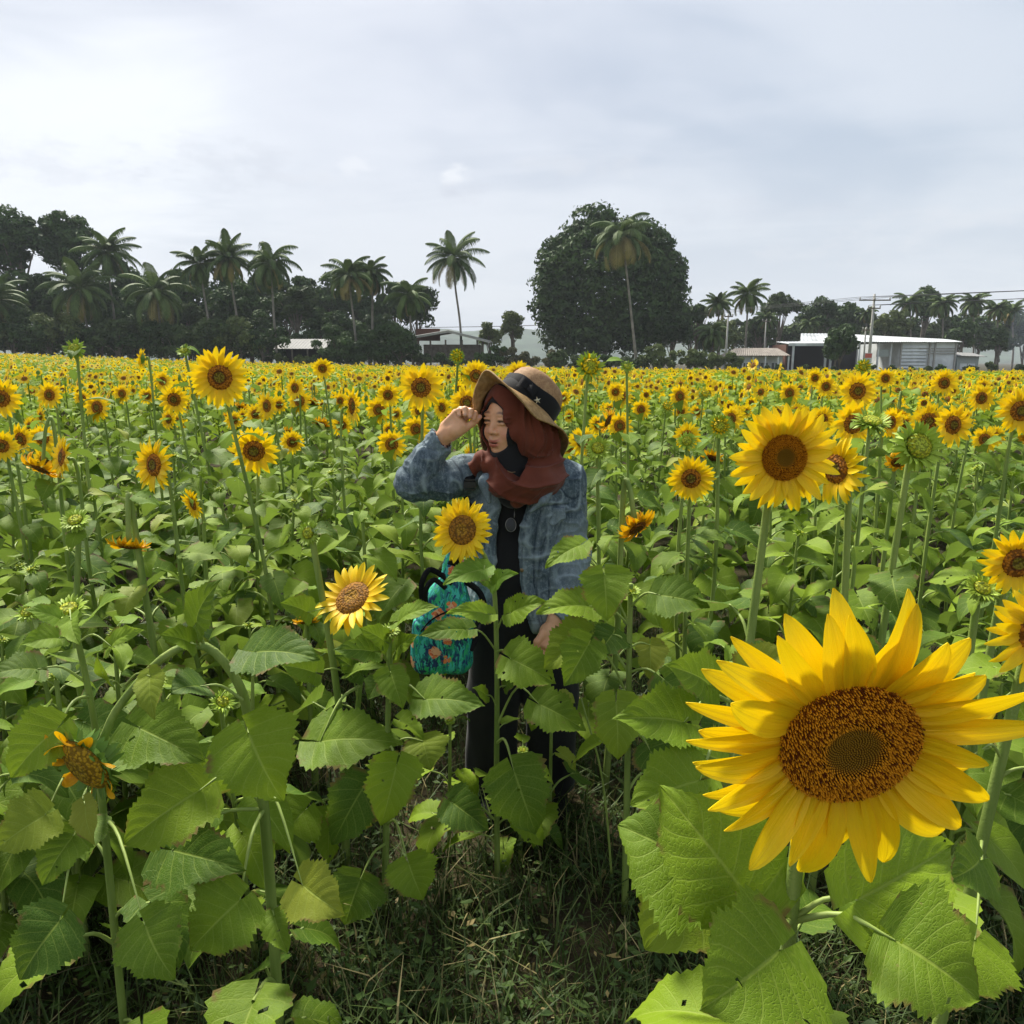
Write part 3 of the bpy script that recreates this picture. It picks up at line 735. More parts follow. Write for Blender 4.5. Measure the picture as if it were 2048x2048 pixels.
# ------------------------------------------------------------------ the sunflowers one can point at
# px, py, diameter px, distance m, yaw, pitch, kind, stem foot px (or None), leaves, label
HEROES = [
 (1568, 915, 222, 1.62, 3, 4, 'open', 1540, 9, 'tall open sunflower with wide ragged petals directly above the huge bloom'),
 (1672, 938, 145, 1.95, -66, 0, 'open', 1700, 5, 'half-turned sunflower tucked behind the right petals of the tall open bloom'),
 (440, 755, 122, 2.9, 4, 2, 'open', 500, 8, 'tall full sunflower standing highest above the field on the left side'),
 (308, 930, 112, 2.7, -28, 6, 'open', 400, 8, 'sunflower turned aside with an oval disc, below the tallest left bloom'),
 (124, 914, 92, 3.0, -42, 12, 'open', 180, 6, 'slanting sunflower with tilted oval brown disc at the left field edge'),
 (508, 902, 104, 3.3, 8, -6, 'open', 520, 5, 'dark-centred sunflower crossed by the stem of the tallest left bloom'),
 (842, 775, 98, 3.2, 3, 4, 'open', 868, 6, 'round sunflower with green-hearted disc just left of the straw hat'),
 (776, 790, 52, 5.0, -5, 0, 'open', None, 4, 'small sunflower with brown disc left of the round green-hearted one'),
 (99, 790, 58, 4.6, -6, 2, 'open', 135, 4, 'round sunflower near the left edge with an orange-brown centre'),
 (348, 799, 66, 4.4, 3, -4, 'open', 362, 4, 'flattish sunflower just below and left of the tallest left bloom'),
 (534, 812, 62, 4.6, -32, 4, 'open', None, 4, 'narrow side-turned sunflower to the right of the tallest left bloom'),
 (590, 776, 48, 5.6, -24, 2, 'open', None, 4, 'small tilted sunflower with dark disc right of the narrow side-turned one'),
 (645, 737, 44, 5.4, 2, -5, 'open', 652, 3, 'small sunflower standing clear against the tree line'),
 (703, 812, 84, 4.0, 80, 0, 'open', 720, 4, 'sunflower seen edge-on left of the woman'),
 (285, 718, 46, 5.0, -84, 6, 'open', 300, 3, 'small edge-on sunflower raised against the dark trees at left'),
 (2, 797, 84, 3.8, 10, 2, 'open', None, 4, 'sunflower cut by the left edge at treeline height'),
 (42, 878, 66, 4.0, -12, -4, 'open', None, 4, 'sunflower with drooping front petals near the left edge'),
 (4, 892, 66, 3.6, 14, 0, 'open', None, 4, 'small sunflower cut by the left edge below its neighbour'),
 (80, 938, 92, 3.1, -30, -52, 'old', None, 3, 'hanging orange sunflower with dark disc under the slanting bloom'),
 (325, 762, 42, 6.2, -4, 2, 'open', None, 3, 'small dark-centred sunflower above the flattish bloom'),
 (1715, 782, 84, 3.7, 2, 2, 'open', 1716, 4, 'large sunflower with brown disc in front of the utility pole'),
 (1727, 733, 34, 5.8, 0, 10, 'budyellow', None, 3, 'small half-open bloom directly above the large one by the pole'),
 (1630, 756, 38, 6.0, 0, 0, 'open', None, 3, 'small sunflower left of the bloom in front of the pole, higher of two'),
 (1652, 773, 46, 5.4, 2, 2, 'open', None, 3, 'small sunflower touching the left side of the bloom by the pole'),
 (1771, 757, 44, 5.4, 2, 2, 'open', None, 3, 'small sunflower right of the bloom by the pole, below the warehouse wall'),
 (1888, 766, 58, 4.8, -3, 4, 'open', None, 4, 'round sunflower standing below the white warehouse'),
 (1963, 796, 60, 4.4, 2, 2, 'open', 1960, 4, 'round sunflower on a clear stem between the warehouse and right edge'),
 (1906, 850, 92, 3.1, 10, 4, 'open', 1895, 5, 'sunflower partly behind its neighbour, upper right of the open green bud'),
 (1858, 842, 80, 3.4, -8, 6, 'open', None, 4, 'round sunflower with pale heart right above the open green bud'),
 (2042, 822, 100, 2.9, -10, 2, 'open', 1990, 6, 'sunflower cut by the right edge at head height'),
 (1838, 892, 104, 2.1, 6, 22, 'bud', 1812, 9, 'big green bud opened flat to show its yellow heart'),
 (1745, 842, 74, 2.7, 0, 62, 'bud', 1738, 6, 'spiky green bud on a thick stem behind the tall open bloom'),
 (1706, 848, 96, 3.2, 4, 0, 'open', None, 4, 'sunflower hidden behind the spiky green bud'),
 (1782, 845, 66, 3.5, 20, 0, 'open', None, 4, 'small sunflower peeping out right of the spiky green bud'),
 (1645, 838, 54, 3.9, 0, 2, 'open', None, 4, 'small sunflower above the right petals of the tall open bloom'),
 (1440, 852, 52, 2.9, -10, 12, 'budyellow', 1415, 5, 'half-open yellow and green bloom left of the tall open bloom'),
 (1374, 882, 38, 3.0, -12, 20, 'bud', 1396, 4, 'small yellow-green bud left of the half-open bloom'),
 (1382, 957, 96, 2.7, -12, 0, 'open', 1398, 4, 'ragged sunflower crossed by a green stem, left of the tall open bloom'),
 (1275, 1056, 92, 2.5, 34, -40, 'old', 1235, 6, 'wilting orange sunflower hanging sideways right of the denim jacket'),
 (1180, 733, 62, 3.2, 12, 14, 'budyellow', 1190, 5, 'spiky yellow-green bloom on a tall stem right of the straw hat'),
 (1255, 733, 30, 4.2, 0, 40, 'bud', None, 3, 'small green bud against the big dark tree'),
 (914, 712, 32, 4.0, -4, 6, 'budyellow', 919, 4, 'small half-open bloom raised against the trees above the hand'),
 (1231, 784, 40, 5.6, 4, 4, 'open', None, 3, 'small round sunflower right of the spiky yellow-green bloom'),
 (1216, 842, 62, 3.7, 60, -20, 'old', None, 4, 'orange side-turned sunflower behind the tall stems right of the hat'),
 (952, 752, 66, 4.0, 10, 6, 'open', None, 3, 'sunflower partly hidden behind the lifted hat brim'),
 (934, 806, 74, 3.6, 0, 6, 'open', None, 4, 'sunflower right behind the lifted hand'),
 (1036, 748, 56, 4.4, 0, 8, 'open', None, 3, 'sunflower showing its petals just above the hat crown'),
 (884, 815, 48, 4.2, -35, -6, 'open', None, 3, 'dark disc sunflower between the round bloom and the hand'),
 (1196, 896, 50, 2.8, 0, 30, 'bud', 1190, 6, 'bright green bud on a stem right of the headscarf'),
 (148, 697, 44, 4.0, 8, 34, 'bud', 170, 5, 'green bud on a tall stem standing against the trees at far left'),
 (368, 701, 30, 4.3, 0, 40, 'bud', 392, 4, 'green bud on a slim stem left of the tallest left bloom'),
 (616, 1066, 50, 2.1, -22, 20, 'bud', 650, 6, 'yellow-green bud on a pale stem above the tilted bloom'),
 (150, 1040, 54, 2.4, 6, 52, 'bud', 158, 6, 'green bud with spread leaves at the left, above the bright leafy bud'),
 (256, 1094, 88, 2.5, -10, -68, 'old', 290, 5, 'sunflower hanging face down with orange petals like a fringe'),
 (386, 1008, 66, 2.9, -40, -10, 'open', 425, 4, 'small sunflower half hidden by leaves below the left oval-disc bloom'),
 (612, 1245, 60, 2.5, 10, -64, 'old', None, 5, 'orange bloom hanging low under leaves left of the tilted bloom'),
 (1796, 925, 62, 3.0, -20, -35, 'old', None, 4, 'dark drooping sunflower just left of the open green bud'),
 (2035, 1126, 146, 1.72, -6, 0, 'open', 2030, 6, 'sunflower leaning in from the right edge above the huge bloom'),
 (1965, 1176, 64, 1.75, 0, 48, 'bud', 1972, 6, 'small green bud left of the bloom leaning in from the right edge'),
]
SPOTS = []
for i, (px, py, dpx, D, yaw, pitch, kind, foot, nl, label) in enumerate(HEROES):
    rn = np.random.default_rng(100 + i)
    h = W(px, py, D); R_ = dpx / 2 * PXM(py, D)
    gx = h[0] + rn.uniform(-.05, .05)
    if foot is not None:       # where the stem leaves the crop line, carried down to the soil
        gx = h[0] + (foot - px) * PXM(py, D) * 1.15
    gy = D + rn.uniform(.0, .08)
    gz = float(ground_z(gx, gy))
    det = 2 if D < 3.0 else 1
    if i == 0: det = 3
    make_sunflower('sunflower', (gx, gy, gz), h, R_, yaw, pitch, kind, rn, det, nl + (4 if D > 2.4 else 1), .19 if D > 2.2 else .20, .18, .90 if kind != 'bud' else .97, label=label,
                   single=(D < 2.2), rad=.0085 if D > 2.5 else .011, extra_disc=(i == 0), lean=rn.uniform(-.06, .06), avoid=(np.array([0, -1, 0]) if 1.5 < D < 2.2 else None))
    SPOTS.append((gx, gy))

# the huge bloom close to the camera, and the plants round the woman, leaf by leaf
rn = np.random.default_rng(5)
h = W(1698, 1486, .68); R_ = 334 * PXM(1486, .68)
make_sunflower('sunflower', (h[0] - .03, .74, 0), h, R_, 0, -11, 'open', rn, 3, 7, .22, .25, .72, 'huge open sunflower with long yellow petals filling the lower right',
    extra_disc=True, single=True, rad=.0105, avoid=np.array([0, -1, 0]), custom=[
    ((1640, 1790), (1500, 1800), (1318, 1570), 230, .80, dict(bend=.4, tz=-.05, n=(-.1, -.75, .6))),
    ((1650, 1800), (1420, 1740), (1235, 1650), 250, .86, dict(bend=.6, tz=-.02)),
    ((1665, 1800), (1715, 1800), (1905, 1690), 200, .78, dict(bend=.3, tz=-.06)),
    ((1640, 1850), (1560, 1900), (1400, 2020), 240, .74, dict(bend=.6)),
    ((1680, 1850), (1790, 1880), (1960, 2000), 230, .74, dict(bend=.6)),
    ((1620, 1700), (1430, 1720), (1290, 1900), 240, .95, dict(bend=.6)),
    ])
h = W(925, 1060, 2.05); R_ = 67 * PXM(1060, 2.05)
make_sunflower('sunflower', (W(995, 1745, 2.05)[0], 2.07, 0), h, R_, -22, 16, 'wide', np.random.default_rng(6), 3, 5, .15, .12, .45, single=True, avoid=np.array([0, -1, 0]), label='open sunflower with tilted disc in front of the denim jacket',
    rad=.0078, path=[(W(995, 1745, 2.07)[0], 2.07, 0), W(993, 1560, 2.07), W(994, 1380, 2.06), W(990, 1200, 2.06), W(975, 1125, 2.06), W(945, 1075, 2.062), W(930, 1063, 2.055)], custom=[
    ((975, 1130), (968, 1138), (886, 1170), 58, 2.04, dict(bend=.5, mat='leaf_young', n=(0, -.6, .8))),
    ((990, 1195), (992, 1168), (1036, 1146), 40, 2.02, dict(bend=1.0, mat='leaf_young')),
    ((988, 1170), (975, 1160), (925, 1128), 46, 2.08, dict(mat='leaf_young')),
    ((996, 1275), (1022, 1225), (1093, 1202), 58, 2.02, dict()),
    ((988, 1240), (975, 1228), (893, 1226), 46, 2.04, dict(bend=.7, mat='leaf_young')),
    ((989, 1312), (932, 1259), (838, 1272), 58, 2.02, dict(bend=.5, n=(.2, -.5, .85))),
    ((1000, 1330), (1022, 1318), (1112, 1368), 92, 2.02, dict(holes=4)),
    ((992, 1420), (972, 1390), (946, 1376), 34, 2.04, dict()),
    ((1000, 1455), (1078, 1408), (1172, 1462), 84, 2.00, dict(arc=.45, bend=.6)),
    ((1001, 1515), (1028, 1542), (1072, 1668), 122, 1.98, dict(n=(0, -.9, .4), arc=.4)),
    ((992, 1640), (905, 1605), (978, 1662), 80, 2.04, dict()),
    ((1000, 1390), (1012, 1372), (1040, 1348), 36, 2.08, dict()),
    ((996, 1630), (1030, 1600), (1062, 1560), 50, 2.12, dict()),
    ])
h = W(705, 1196, 2.1); R_ = 82 * PXM(1196, 2.1)
make_sunflower('sunflower', (W(680, 1790, 2.1)[0], 2.15, 0), h, R_, -30, 46, 'wide', np.random.default_rng(8), 2, 6, .16, .3, .8, avoid=np.array([0, -1, 0]), single=True, label='tilted sunflower facing up, low to the left of the floral bag',
    rad=.0088, custom=[
    ((668, 1404), (700, 1346), (770, 1332), 34, 2.1, dict(bend=.3, n=(0, -.3, .95))),
    ((665, 1260), (615, 1224), (560, 1206), 56, 2.1, dict()),
    ((668, 1404), (630, 1345), (560, 1330), 60, 2.06, dict()),
    ((668, 1430), (640, 1482), (808, 1488), 128, 2.0, dict(n=(0, -.55, .83), bend=.5)),
    ((668, 1380), (720, 1346), (668, 1310), 50, 2.16, dict()),
    ((672, 1640), (610, 1620), (540, 1700), 100, 2.05, dict(n=(0, -.85, .5))),
    ])
make_sunflower('sunflower', (W(768, 1790, 1.95)[0], 1.95, 0), W(778, 1262, 1.95), .03, 0, 80, 'bud', np.random.default_rng(9), 2, 5, .15, .3, .8, avoid=np.array([0, -1, 0]), single=True, label='leafy sunflower without a bloom beside the floral bag, its leaves chewed',
    rad=.0088, custom=[
    ((780, 1290), (798, 1241), (878, 1214), 54, 1.93, dict(n=(0, -.5, .86))),
    ((780, 1290), (769, 1282), (718, 1256), 48, 1.95, dict()),
    ((779, 1330), (748, 1303), (665, 1300), 54, 1.92, dict()),
    ((784, 1350), (792, 1300), (836, 1270), 46, 1.99, dict()),
    ((780, 1365), (782, 1346), (806, 1418), 64, 1.92, dict(holes=4)),
    ((780, 1420), (758, 1362), (736, 1400), 48, 1.97, dict(holes=4)),
    ((784, 1440), (850, 1398), (970, 1412), 92, 1.88, dict(arc=.3, n=(0, -.6, .8))),
    ((782, 1475), (846, 1482), (862, 1540), 88, 1.97, dict(r=.96)),
    ((780, 1560), (793, 1530), (762, 1652), 100, 1.86, dict(n=(.2, -.85, .4), arc=.4)),
    ((778, 1600), (728, 1572), (664, 1690), 104, 1.88, dict(n=(0, -.85, .5), arc=.4)),
    ((778, 1692), (817, 1726), (846, 1800), 100, 1.84, dict(n=(0, -.85, .5), arc=.4)),
    ((778, 1640), (740, 1640), (715, 1600), 50, 2.0, dict(r=.97)),
    ((775, 1740), (720, 1760), (690, 1850), 110, 1.86, dict(n=(0, -.8, .5))),
    ])
# the drooping giant whose stem arches over
hd = W(172, 1530, 1.30); R_ = 98 * PXM(1530, 1.30)
make_sunflower('sunflower', (W(540, 1800, 1.45)[0], 1.45, 0), hd, R_, -24, -16, 'droop', np.random.default_rng(10), 3, 6, .2, .08, .3, single=True, label='drooping seed head hanging from an arched stem at the lower left',
    rad=.0098, path=[(W(540, 1800, 1.45)[0], 1.45, 0), W(530, 1640, 1.45), W(500, 1450, 1.44), W(474, 1362, 1.42), W(411, 1293, 1.40), W(331, 1312, 1.38), W(240, 1410, 1.36), W(205, 1480, 1.36), W(182, 1508, 1.345)], custom=[
    ((500, 1455), (497, 1466), (566, 1602), 180, 1.34, dict(snap=False, n=(0, -.9, .35), arc=.0, holes=2)),
    ((485, 1400), (400, 1372), (340, 1385), 90, 1.40, dict(snap=False, n=(0, -.5, .8))),
    ((505, 1420), (510, 1303), (640, 1318), 112, 1.42, dict(snap=False, n=(0, -.5, .85), bend=.4)),
    ((408, 1292), (391, 1246), (444, 1158), 82, 1.40, dict(n=(-.3, -.8, .3), snap=False)),
    ((400, 1292), (380, 1285), (318, 1270), 56, 1.36, dict(snap=False)),
    ((252, 1370), (300, 1352), (310, 1440), 60, 1.34, dict(snap=False, n=(0, -.95, .2))),
    ((242, 1375), (222, 1365), (196, 1305), 26, 1.34, dict(snap=False)),
    ((300, 1440), (278, 1455), (412, 1524), 124, 1.42, dict(arc=.1, n=(0, -.7, .7), snap=False)),
    ((525, 1600), (397, 1582), (245, 1690), 150, 1.38, dict(n=(0, -.8, .5))),
    ((530, 1660), (344, 1700), (492, 1740), 130, 1.36, dict(n=(0, -.7, .7))),
    ((535, 1650), (605, 1770), (690, 1830), 110, 1.30, dict(n=(0, -.8, .5))),
    ((535, 1600), (460, 1560), (420, 1490), 90, 1.50, dict()),
    ((537, 1700), (480, 1800), (380, 1900), 150, 1.30, dict(n=(0, -.8, .5))),
    ])
hd = W(136, 1218, 1.42)
make_sunflower('sunflower', (W(215, 1700, 1.45)[0], 1.45, 0), hd, 36 * PXM(1218, 1.42), 0, 60, 'bud', np.random.default_rng(13), 2, 7, .19, .1, .65, single=True, label='bright yellow-green bud with pointed leaves above the drooping seed head',
    rad=.0072, path=[(W(215, 1800, 1.45)[0], 1.45, 0), W(200, 1560, 1.45), W(188, 1440, 1.45), W(160, 1300, 1.43), W(146, 1245, 1.42), W(138, 1225, 1.42)], custom=[
    ((150, 1250), (124, 1240), (46, 1220), 52, 1.42, dict(mat='leaf_young', n=(0, -.6, .8))),
    ((150, 1260), (185, 1232), (258, 1193), 54, 1.42, dict(mat='leaf_young', n=(0, -.4, .9))),
    ((152, 1250), (142, 1240), (160, 1290), 44, 1.37, dict(mat='leaf_young', n=(0, -.9, .4))),
    ((155, 1280), (118, 1276), (40, 1290), 62, 1.40, dict(mat='leaf_young')),
    ((160, 1290), (222, 1292), (288, 1260), 50, 1.40, dict(mat='leaf_young')),
    ((172, 1382), (75, 1338), (-20, 1350), 78, 1.40, dict(n=(0, -.5, .85))),
    ((180, 1440), (116, 1455), (22, 1556), 120, 1.36, dict(n=(0, -.8, .5))),
    ((200, 1630), (146, 1672), (84, 1772), 84, 1.30, dict(n=(0, -.85, .4))),
    ((200, 1640), (170, 1610), (190, 1690), 56, 1.30, dict(n=(0, -.9, .3))),
    ((200, 1620), (90, 1630), (-10, 1700), 110, 1.28, dict(r=.965, n=(0, -.8, .5))),
    ((210, 1740), (120, 1840), (40, 1960), 140, 1.2, dict(n=(0, -.8, .5))),
    ((210, 1780), (290, 1850), (350, 1960), 130, 1.2, dict(n=(0, -.8, .5))),
    ])
# two plants with big leaves to the right of the woman, and one cut by the right edge
make_sunflower('sunflower', (W(1262, 1640, 1.9)[0], 1.95, 0), W(1262, 1180, 1.95), .026, 10, 75, 'bud', np.random.default_rng(15), 2, 6, .18, .3, .8, avoid=np.array([-1, -.3, 0]), single=True, label='leafy sunflower without a bloom right of the denim sleeve, one leaf over it',
    rad=.0088, custom=[
    ((1262, 1235), (1160, 1090), (1090, 1136), 60, 1.96, dict(n=(0, -.6, .8), arc=.1)),
    ((1262, 1210), (1208, 1150), (1214, 1242), 96, 1.88, dict(n=(0, -.95, .3))),
    ((1262, 1260), (1178, 1212), (1072, 1226), 76, 1.98, dict(n=(0, -.55, .85))),
    ((1258, 1385), (1176, 1290), (1128, 1372), 86, 1.94, dict(n=(.2, -.8, .6))),
    ((1262, 1330), (1172, 1272), (1088, 1338), 96, 2.0, dict(n=(-.1, -.7, .7), bend=.4)),
    ((1262, 1420), (1232, 1405), (1236, 1520), 96, 1.84, dict(n=(0, -.95, .3))),
    ((1260, 1230), (1320, 1190), (1420, 1215), 90, 1.9, dict()),
    ((1262, 1340), (1330, 1360), (1400, 1440), 96, 1.9, dict()),
    ((1262, 1480), (1300, 1500), (1340, 1580), 90, 1.9, dict()),
    ((1260, 1270), (1225, 1268), (1190, 1320), 70, 2.0, dict()),
    ((1262, 1300), (1300, 1290), (1300, 1360), 60, 2.0, dict()),
    ])
make_sunflower('sunflower', (W(1470, 1900, 1.15)[0], 1.2, 0), W(1466, 1350, 1.2), .024, 0, 80, 'bud', np.random.default_rng(16), 2, 6, .19, .3, .8, avoid=np.array([-1, -.3, 0]), single=True, label='leafy stem mostly hidden behind the left petals of the huge bloom',
    rad=.009, custom=[
    ((1465, 1450), (1368, 1444), (1226, 1438), 125, 1.12, dict(n=(0, -.7, .7))),
    ((1465, 1400), (1420, 1370), (1330, 1330), 110, 1.16, dict()),
    ((1465, 1380), (1500, 1350), (1580, 1300), 110, 1.2, dict()),
    ((1465, 1600), (1400, 1560), (1260, 1610), 160, 1.05, dict(n=(0, -.7, .7))),
    ((1465, 1700), (1380, 1700), (1300, 1840), 180, 1.0, dict(n=(0, -.85, .5))),
    ((1465, 1550), (1440, 1520), (1350, 1500), 110, 1.2, dict()),
    ])
h = W(2088, 1268, 1.12)
make_sunflower('sunflower', (h[0] - .10, 1.15, 0), h, 112 * PXM(1268, 1.12), -12, 0, 'open', np.random.default_rng(17), 2, 5, .2, label='sunflower mostly outside the right edge, only its left petals showing',
    rad=.011, single=True, custom=[
    ((1985, 1700), (1960, 1720), (1900, 1760), 120, 1.1, dict(n=(0, -.8, .5))),
    ((2000, 1560), (1960, 1500), (1930, 1430), 90, 1.15, dict()),
    ((2010, 1800), (1950, 1880), (1900, 1990), 150, 1.0, dict(n=(0, -.8, .5))),
    ])
for k_, (fx, tx_, ty_, D__, lab) in enumerate(((1098, 1104, 1395, 2.28, 'short leafy plant hiding the trouser leg below the hanging hand'), (898, 900, 1440, 2.22, 'short leafy plant at the foot of the floral bag'), (1040, 1046, 1500, 2.18, 'low leafy plant between the front bloom stem and the trouser leg'))):
    make_sunflower('sunflower', (W(fx, 1700, D__)[0], D__, 0), W(tx_, ty_, D__), .018, 0, 80, 'bud', np.random.default_rng(60 + k_), 2, 8, .135, .15, .95, label=lab, single=True, rad=.006)
SPOTS += [(.30, .7), (-.1, 2.0), (-.45, 2.1), (-.33, 1.95), (-.5, 1.4), (-.8, 1.4), (.3, 1.95), (.35, 1.2), (.75, 1.15)]

# a twig of dry stem standing in the gap, and a withered leaf hanging by it
g = G(); tube(g, catmull([W(1228, 1712, 2.05) * [1, 1, 0], W(1205, 1560, 2.05), W(1162, 1396, 2.05)], 10), [.0042, .003], 6)
tag(g.build('dry_stalk', M['petiole']), 'bare pale stalk leaning in the gap right of the woman', 'dry stalk')

# ------------------------------------------------------------------ the rest of the near field: individuals, copies of ten built plants
def proto(i, H, kind, R_, nl, size, det=1, yaw=0, pitch=5, young=False):
    rn = np.random.default_rng(500 + i)
    lx = rn.uniform(-.10, .10)
    return make_sunflower('sunflower', (0, 0, 0), (lx, -.05, H), R_, yaw, pitch, kind, rn, det, nl, size, .22, .98, rad=.0085, group='x')
PROT = [proto(0, 1.02, 'bud', .035, 18, .25, pitch=70), proto(1, .95, 'bud', .03, 19, .255, pitch=80), proto(2, 1.05, 'bud', .04, 18, .245, pitch=50), proto(3, .90, 'bud', .028, 19, .25, pitch=85),
        proto(4, 1.22, 'open', .10, 16, .235, yaw=-6), proto(5, 1.15, 'open', .09, 17, .24, yaw=10), proto(6, 1.28, 'open', .11, 16, .235, yaw=2),
        proto(7, 1.12, 'old', .10, 16, .24, yaw=-25, pitch=-45), proto(8, 1.25, 'budyellow', .06, 16, .23, pitch=30), proto(9, 1.18, 'open', .09, 16, .23, yaw=-38)]
NF = [0]
def region(x, y):
    s = 'left of the woman' if x < -.12 * y else ('right of the woman' if x > .14 * y else 'behind the woman')
    d = 'close rows' if y < 4 else ('middle rows' if y < 6.5 else 'farther rows')
    return s, d
def place(k, x, y, rz, s):
    o = copy_tree(PROT[k]); NF[0] += 1
    o.location = (x, y, float(ground_z(x, y))); o.rotation_euler = (0, 0, rz); o.scale = (s, s, s)
    a, d = region(x, y)
    what = {0: 'leafy sunflower without an open bloom', 1: 'leafy sunflower without an open bloom', 2: 'leafy sunflower without an open bloom', 3: 'leafy sunflower without an open bloom',
            4: 'open sunflower', 5: 'open sunflower', 6: 'open sunflower', 7: 'hanging wilted sunflower', 8: 'half-open sunflower', 9: 'side-turned sunflower'}[k]
    o['label'] = f'{what} in the {d} {a}'; o['group'] = f'{what}s in the {d} {a}'; o['category'] = 'sunflower'
rn = np.random.default_rng(21)
y = 1.25; cand = []
while y < 9.0:
    half = .72 * y + .35; step = .42 + .012 * y
    xs = np.arange(-half, half, step)
    for x in xs:
        cand.append((x + rn.uniform(-.14, .14), y + rn.uniform(-.13, .13)))
        if y < 2.6 and x < -.3 and rn.random() < .55: cand.append((x + rn.uniform(.1, .3), y + rn.uniform(-.2, .2)))
    y += .44 + .012 * y
for x, y in cand:
    ppx = 1024 + x / y * FPX / 1.0
    if y < 2.9 and 540 < ppx < 1330: continue             # the trodden gap the woman stands in
    if y < 2.0 and 560 < ppx < 1480: continue
    if y < 1.62: continue
    if abs(x - .05) < .5 and 2.0 < y < 3.0: continue
    if min((x - a) ** 2 + (y - b) ** 2 for a, b in SPOTS) < .15 ** 2: continue
    if y < 4.2: k = rn.choice([0, 1, 2, 3], p=[.25, .3, .2, .25])
    else: k = rn.choice(10, p=[.11, .11, .11, .09, .13, .13, .12, .05, .06, .09])
    s = rn.uniform(.86, 1.05) if y > 2.6 else rn.uniform(.72, .86)
    place(int(k), x, y, rn.uniform(-.35, .35) if k > 3 else rn.uniform(0, 6.28), s)
for p in PROT:
    def rm(o):
        for c in list(o.children): rm(c)
        bpy.data.objects.remove(o)
    rm(p)
print('individual filler plants', NF[0])

# ------------------------------------------------------------------ thousands more, up to the trees: one mass
def far_plant(i, lod):
    rn = np.random.default_rng(700 + i); g = G()
    H = rn.uniform(1.0, 1.25)
    has = rn.random() < (.80 if lod == 0 else .72)
    if lod == 0:
        tube(g, [(0, 0, .25), (0, 0, H)], .01, 3, .5, MI['leaf_far'], caps=False)
        P = np.array([(0, 0, 0), (0, 0, H * .5), (0, 0, H)], float)
        auto_leaves(g, None, P, rn, 13, .235, .45, .97, 0)
    else:
        for k in range(7):
            th = k * 2.4 + rn.random(); c, s = math.cos(th), math.sin(th); z = H - .05 - .09 * k; L = .20; w = .11; o = .05
            P = [(c * o - s * w * .4, s * o + c * w * .4, z), (c * o + s * w * .4, s * o - c * w * .4, z), (c * (o + L) + s * w, s * (o + L) - c * w, z - .05), (c * (o + L) - s * w, s * (o + L) + c * w, z - .07 + rn.uniform(-.05, .05))]
            g.add(P, [(0, 1, 2, 3)], None, [(.1, .1), (.9, .1), (.9, .9), (.1, .9)], rn.random(), MI['leaf_far'])
    if has:
        yaw = rn.normal() * 32; pit = rn.normal() * 18 + 2; R_ = rn.uniform(.085, .115); f = facing_vec(yaw, pit); F = frame(f)
        gh = G()
        if lod == 0:
            hp = head_parts('open', R_, rn, 0)
            for part, mi in (('petals', MI['petal']), ('disc', MI['disc']), ('sepals', MI['sepal'])): gh.merge(hp[part][0], None, (0, 0, 0), mi)
        else:
            n = 7; a = np.linspace(0, 2 * np.pi, 2 * n, endpoint=False); rr = np.where(np.arange(2 * n) % 2 == 0, R_, R_ * .72)
            P = np.vstack([[[0, 0, 0]], np.stack([rr * np.cos(a), rr * np.sin(a), 0 * a], 1)])
            gh.add(P, None, [(0, 1 + j, 1 + (j + 1) % (2 * n)) for j in range(2 * n)], np.tile([.5, .8], (2 * n + 1, 1)), rn.random() * .4, MI['petal'])
            a = np.linspace(0, 2 * np.pi, 6, endpoint=False); rd = R_ * .33
            P = np.vstack([[[0, 0, R_ * .16]], np.stack([rd * np.cos(a), rd * np.sin(a), 0 * a + .004], 1)])
            gh.add(P, None, [(0, 1 + j, 1 + (j + 1) % 6) for j in range(6)], np.vstack([[[.3, 0]], np.tile([.8, 0], (6, 1))]), .5, MI['disc'])
        g.merge(gh, F, np.array([0, -.04, H + .03]) + f * .03)
    return g
def mass():
    g = G(); rn = np.random.default_rng(31)
    V0 = [far_plant(i, 0) for i in range(16)]; V1 = [far_plant(20 + i, 1) for i in range(16)]
    def pts(y0, y1, d):
        n = int(d * (1.06 * (y1 ** 2 - y0 ** 2) * .76)); y = np.sqrt(rn.random(n) * (y1 ** 2 - y0 ** 2) + y0 ** 2); x = (rn.random(n) * 2 - 1) * (.76 * y + .5)
        return x, y
    for V, (y0, y1, d) in ((V0, (9.4, 22, 4.2)), (V1, (22, 48, 4.2)), (V1, (48, 88, 2.6))):
        x, y = pts(y0, y1, d); z = ground_z(x, y); k = rn.integers(0, len(V), len(x))
        sc = rn.normal(1.0, .09, len(x)) * (1 + .05 * vnoise(np.stack([x, y, 0 * x], 1), .25, 2))
        if y0 > 40: sc *= 1.0
        for j in range(len(V)):
            s = k == j
            g.scatter(V[j], np.stack([x[s], y[s], z[s]], 1), rn.uniform(-.3, .3, s.sum()), sc[s], rn.random(s.sum()))
    o = g.build('sunflower_field', MS, smooth=True)
    tag(o, 'dense field of small distant sunflowers reaching back to the trees', 'sunflower field', kind='stuff')
    print('field faces', len(o.data.polygons))
mass()
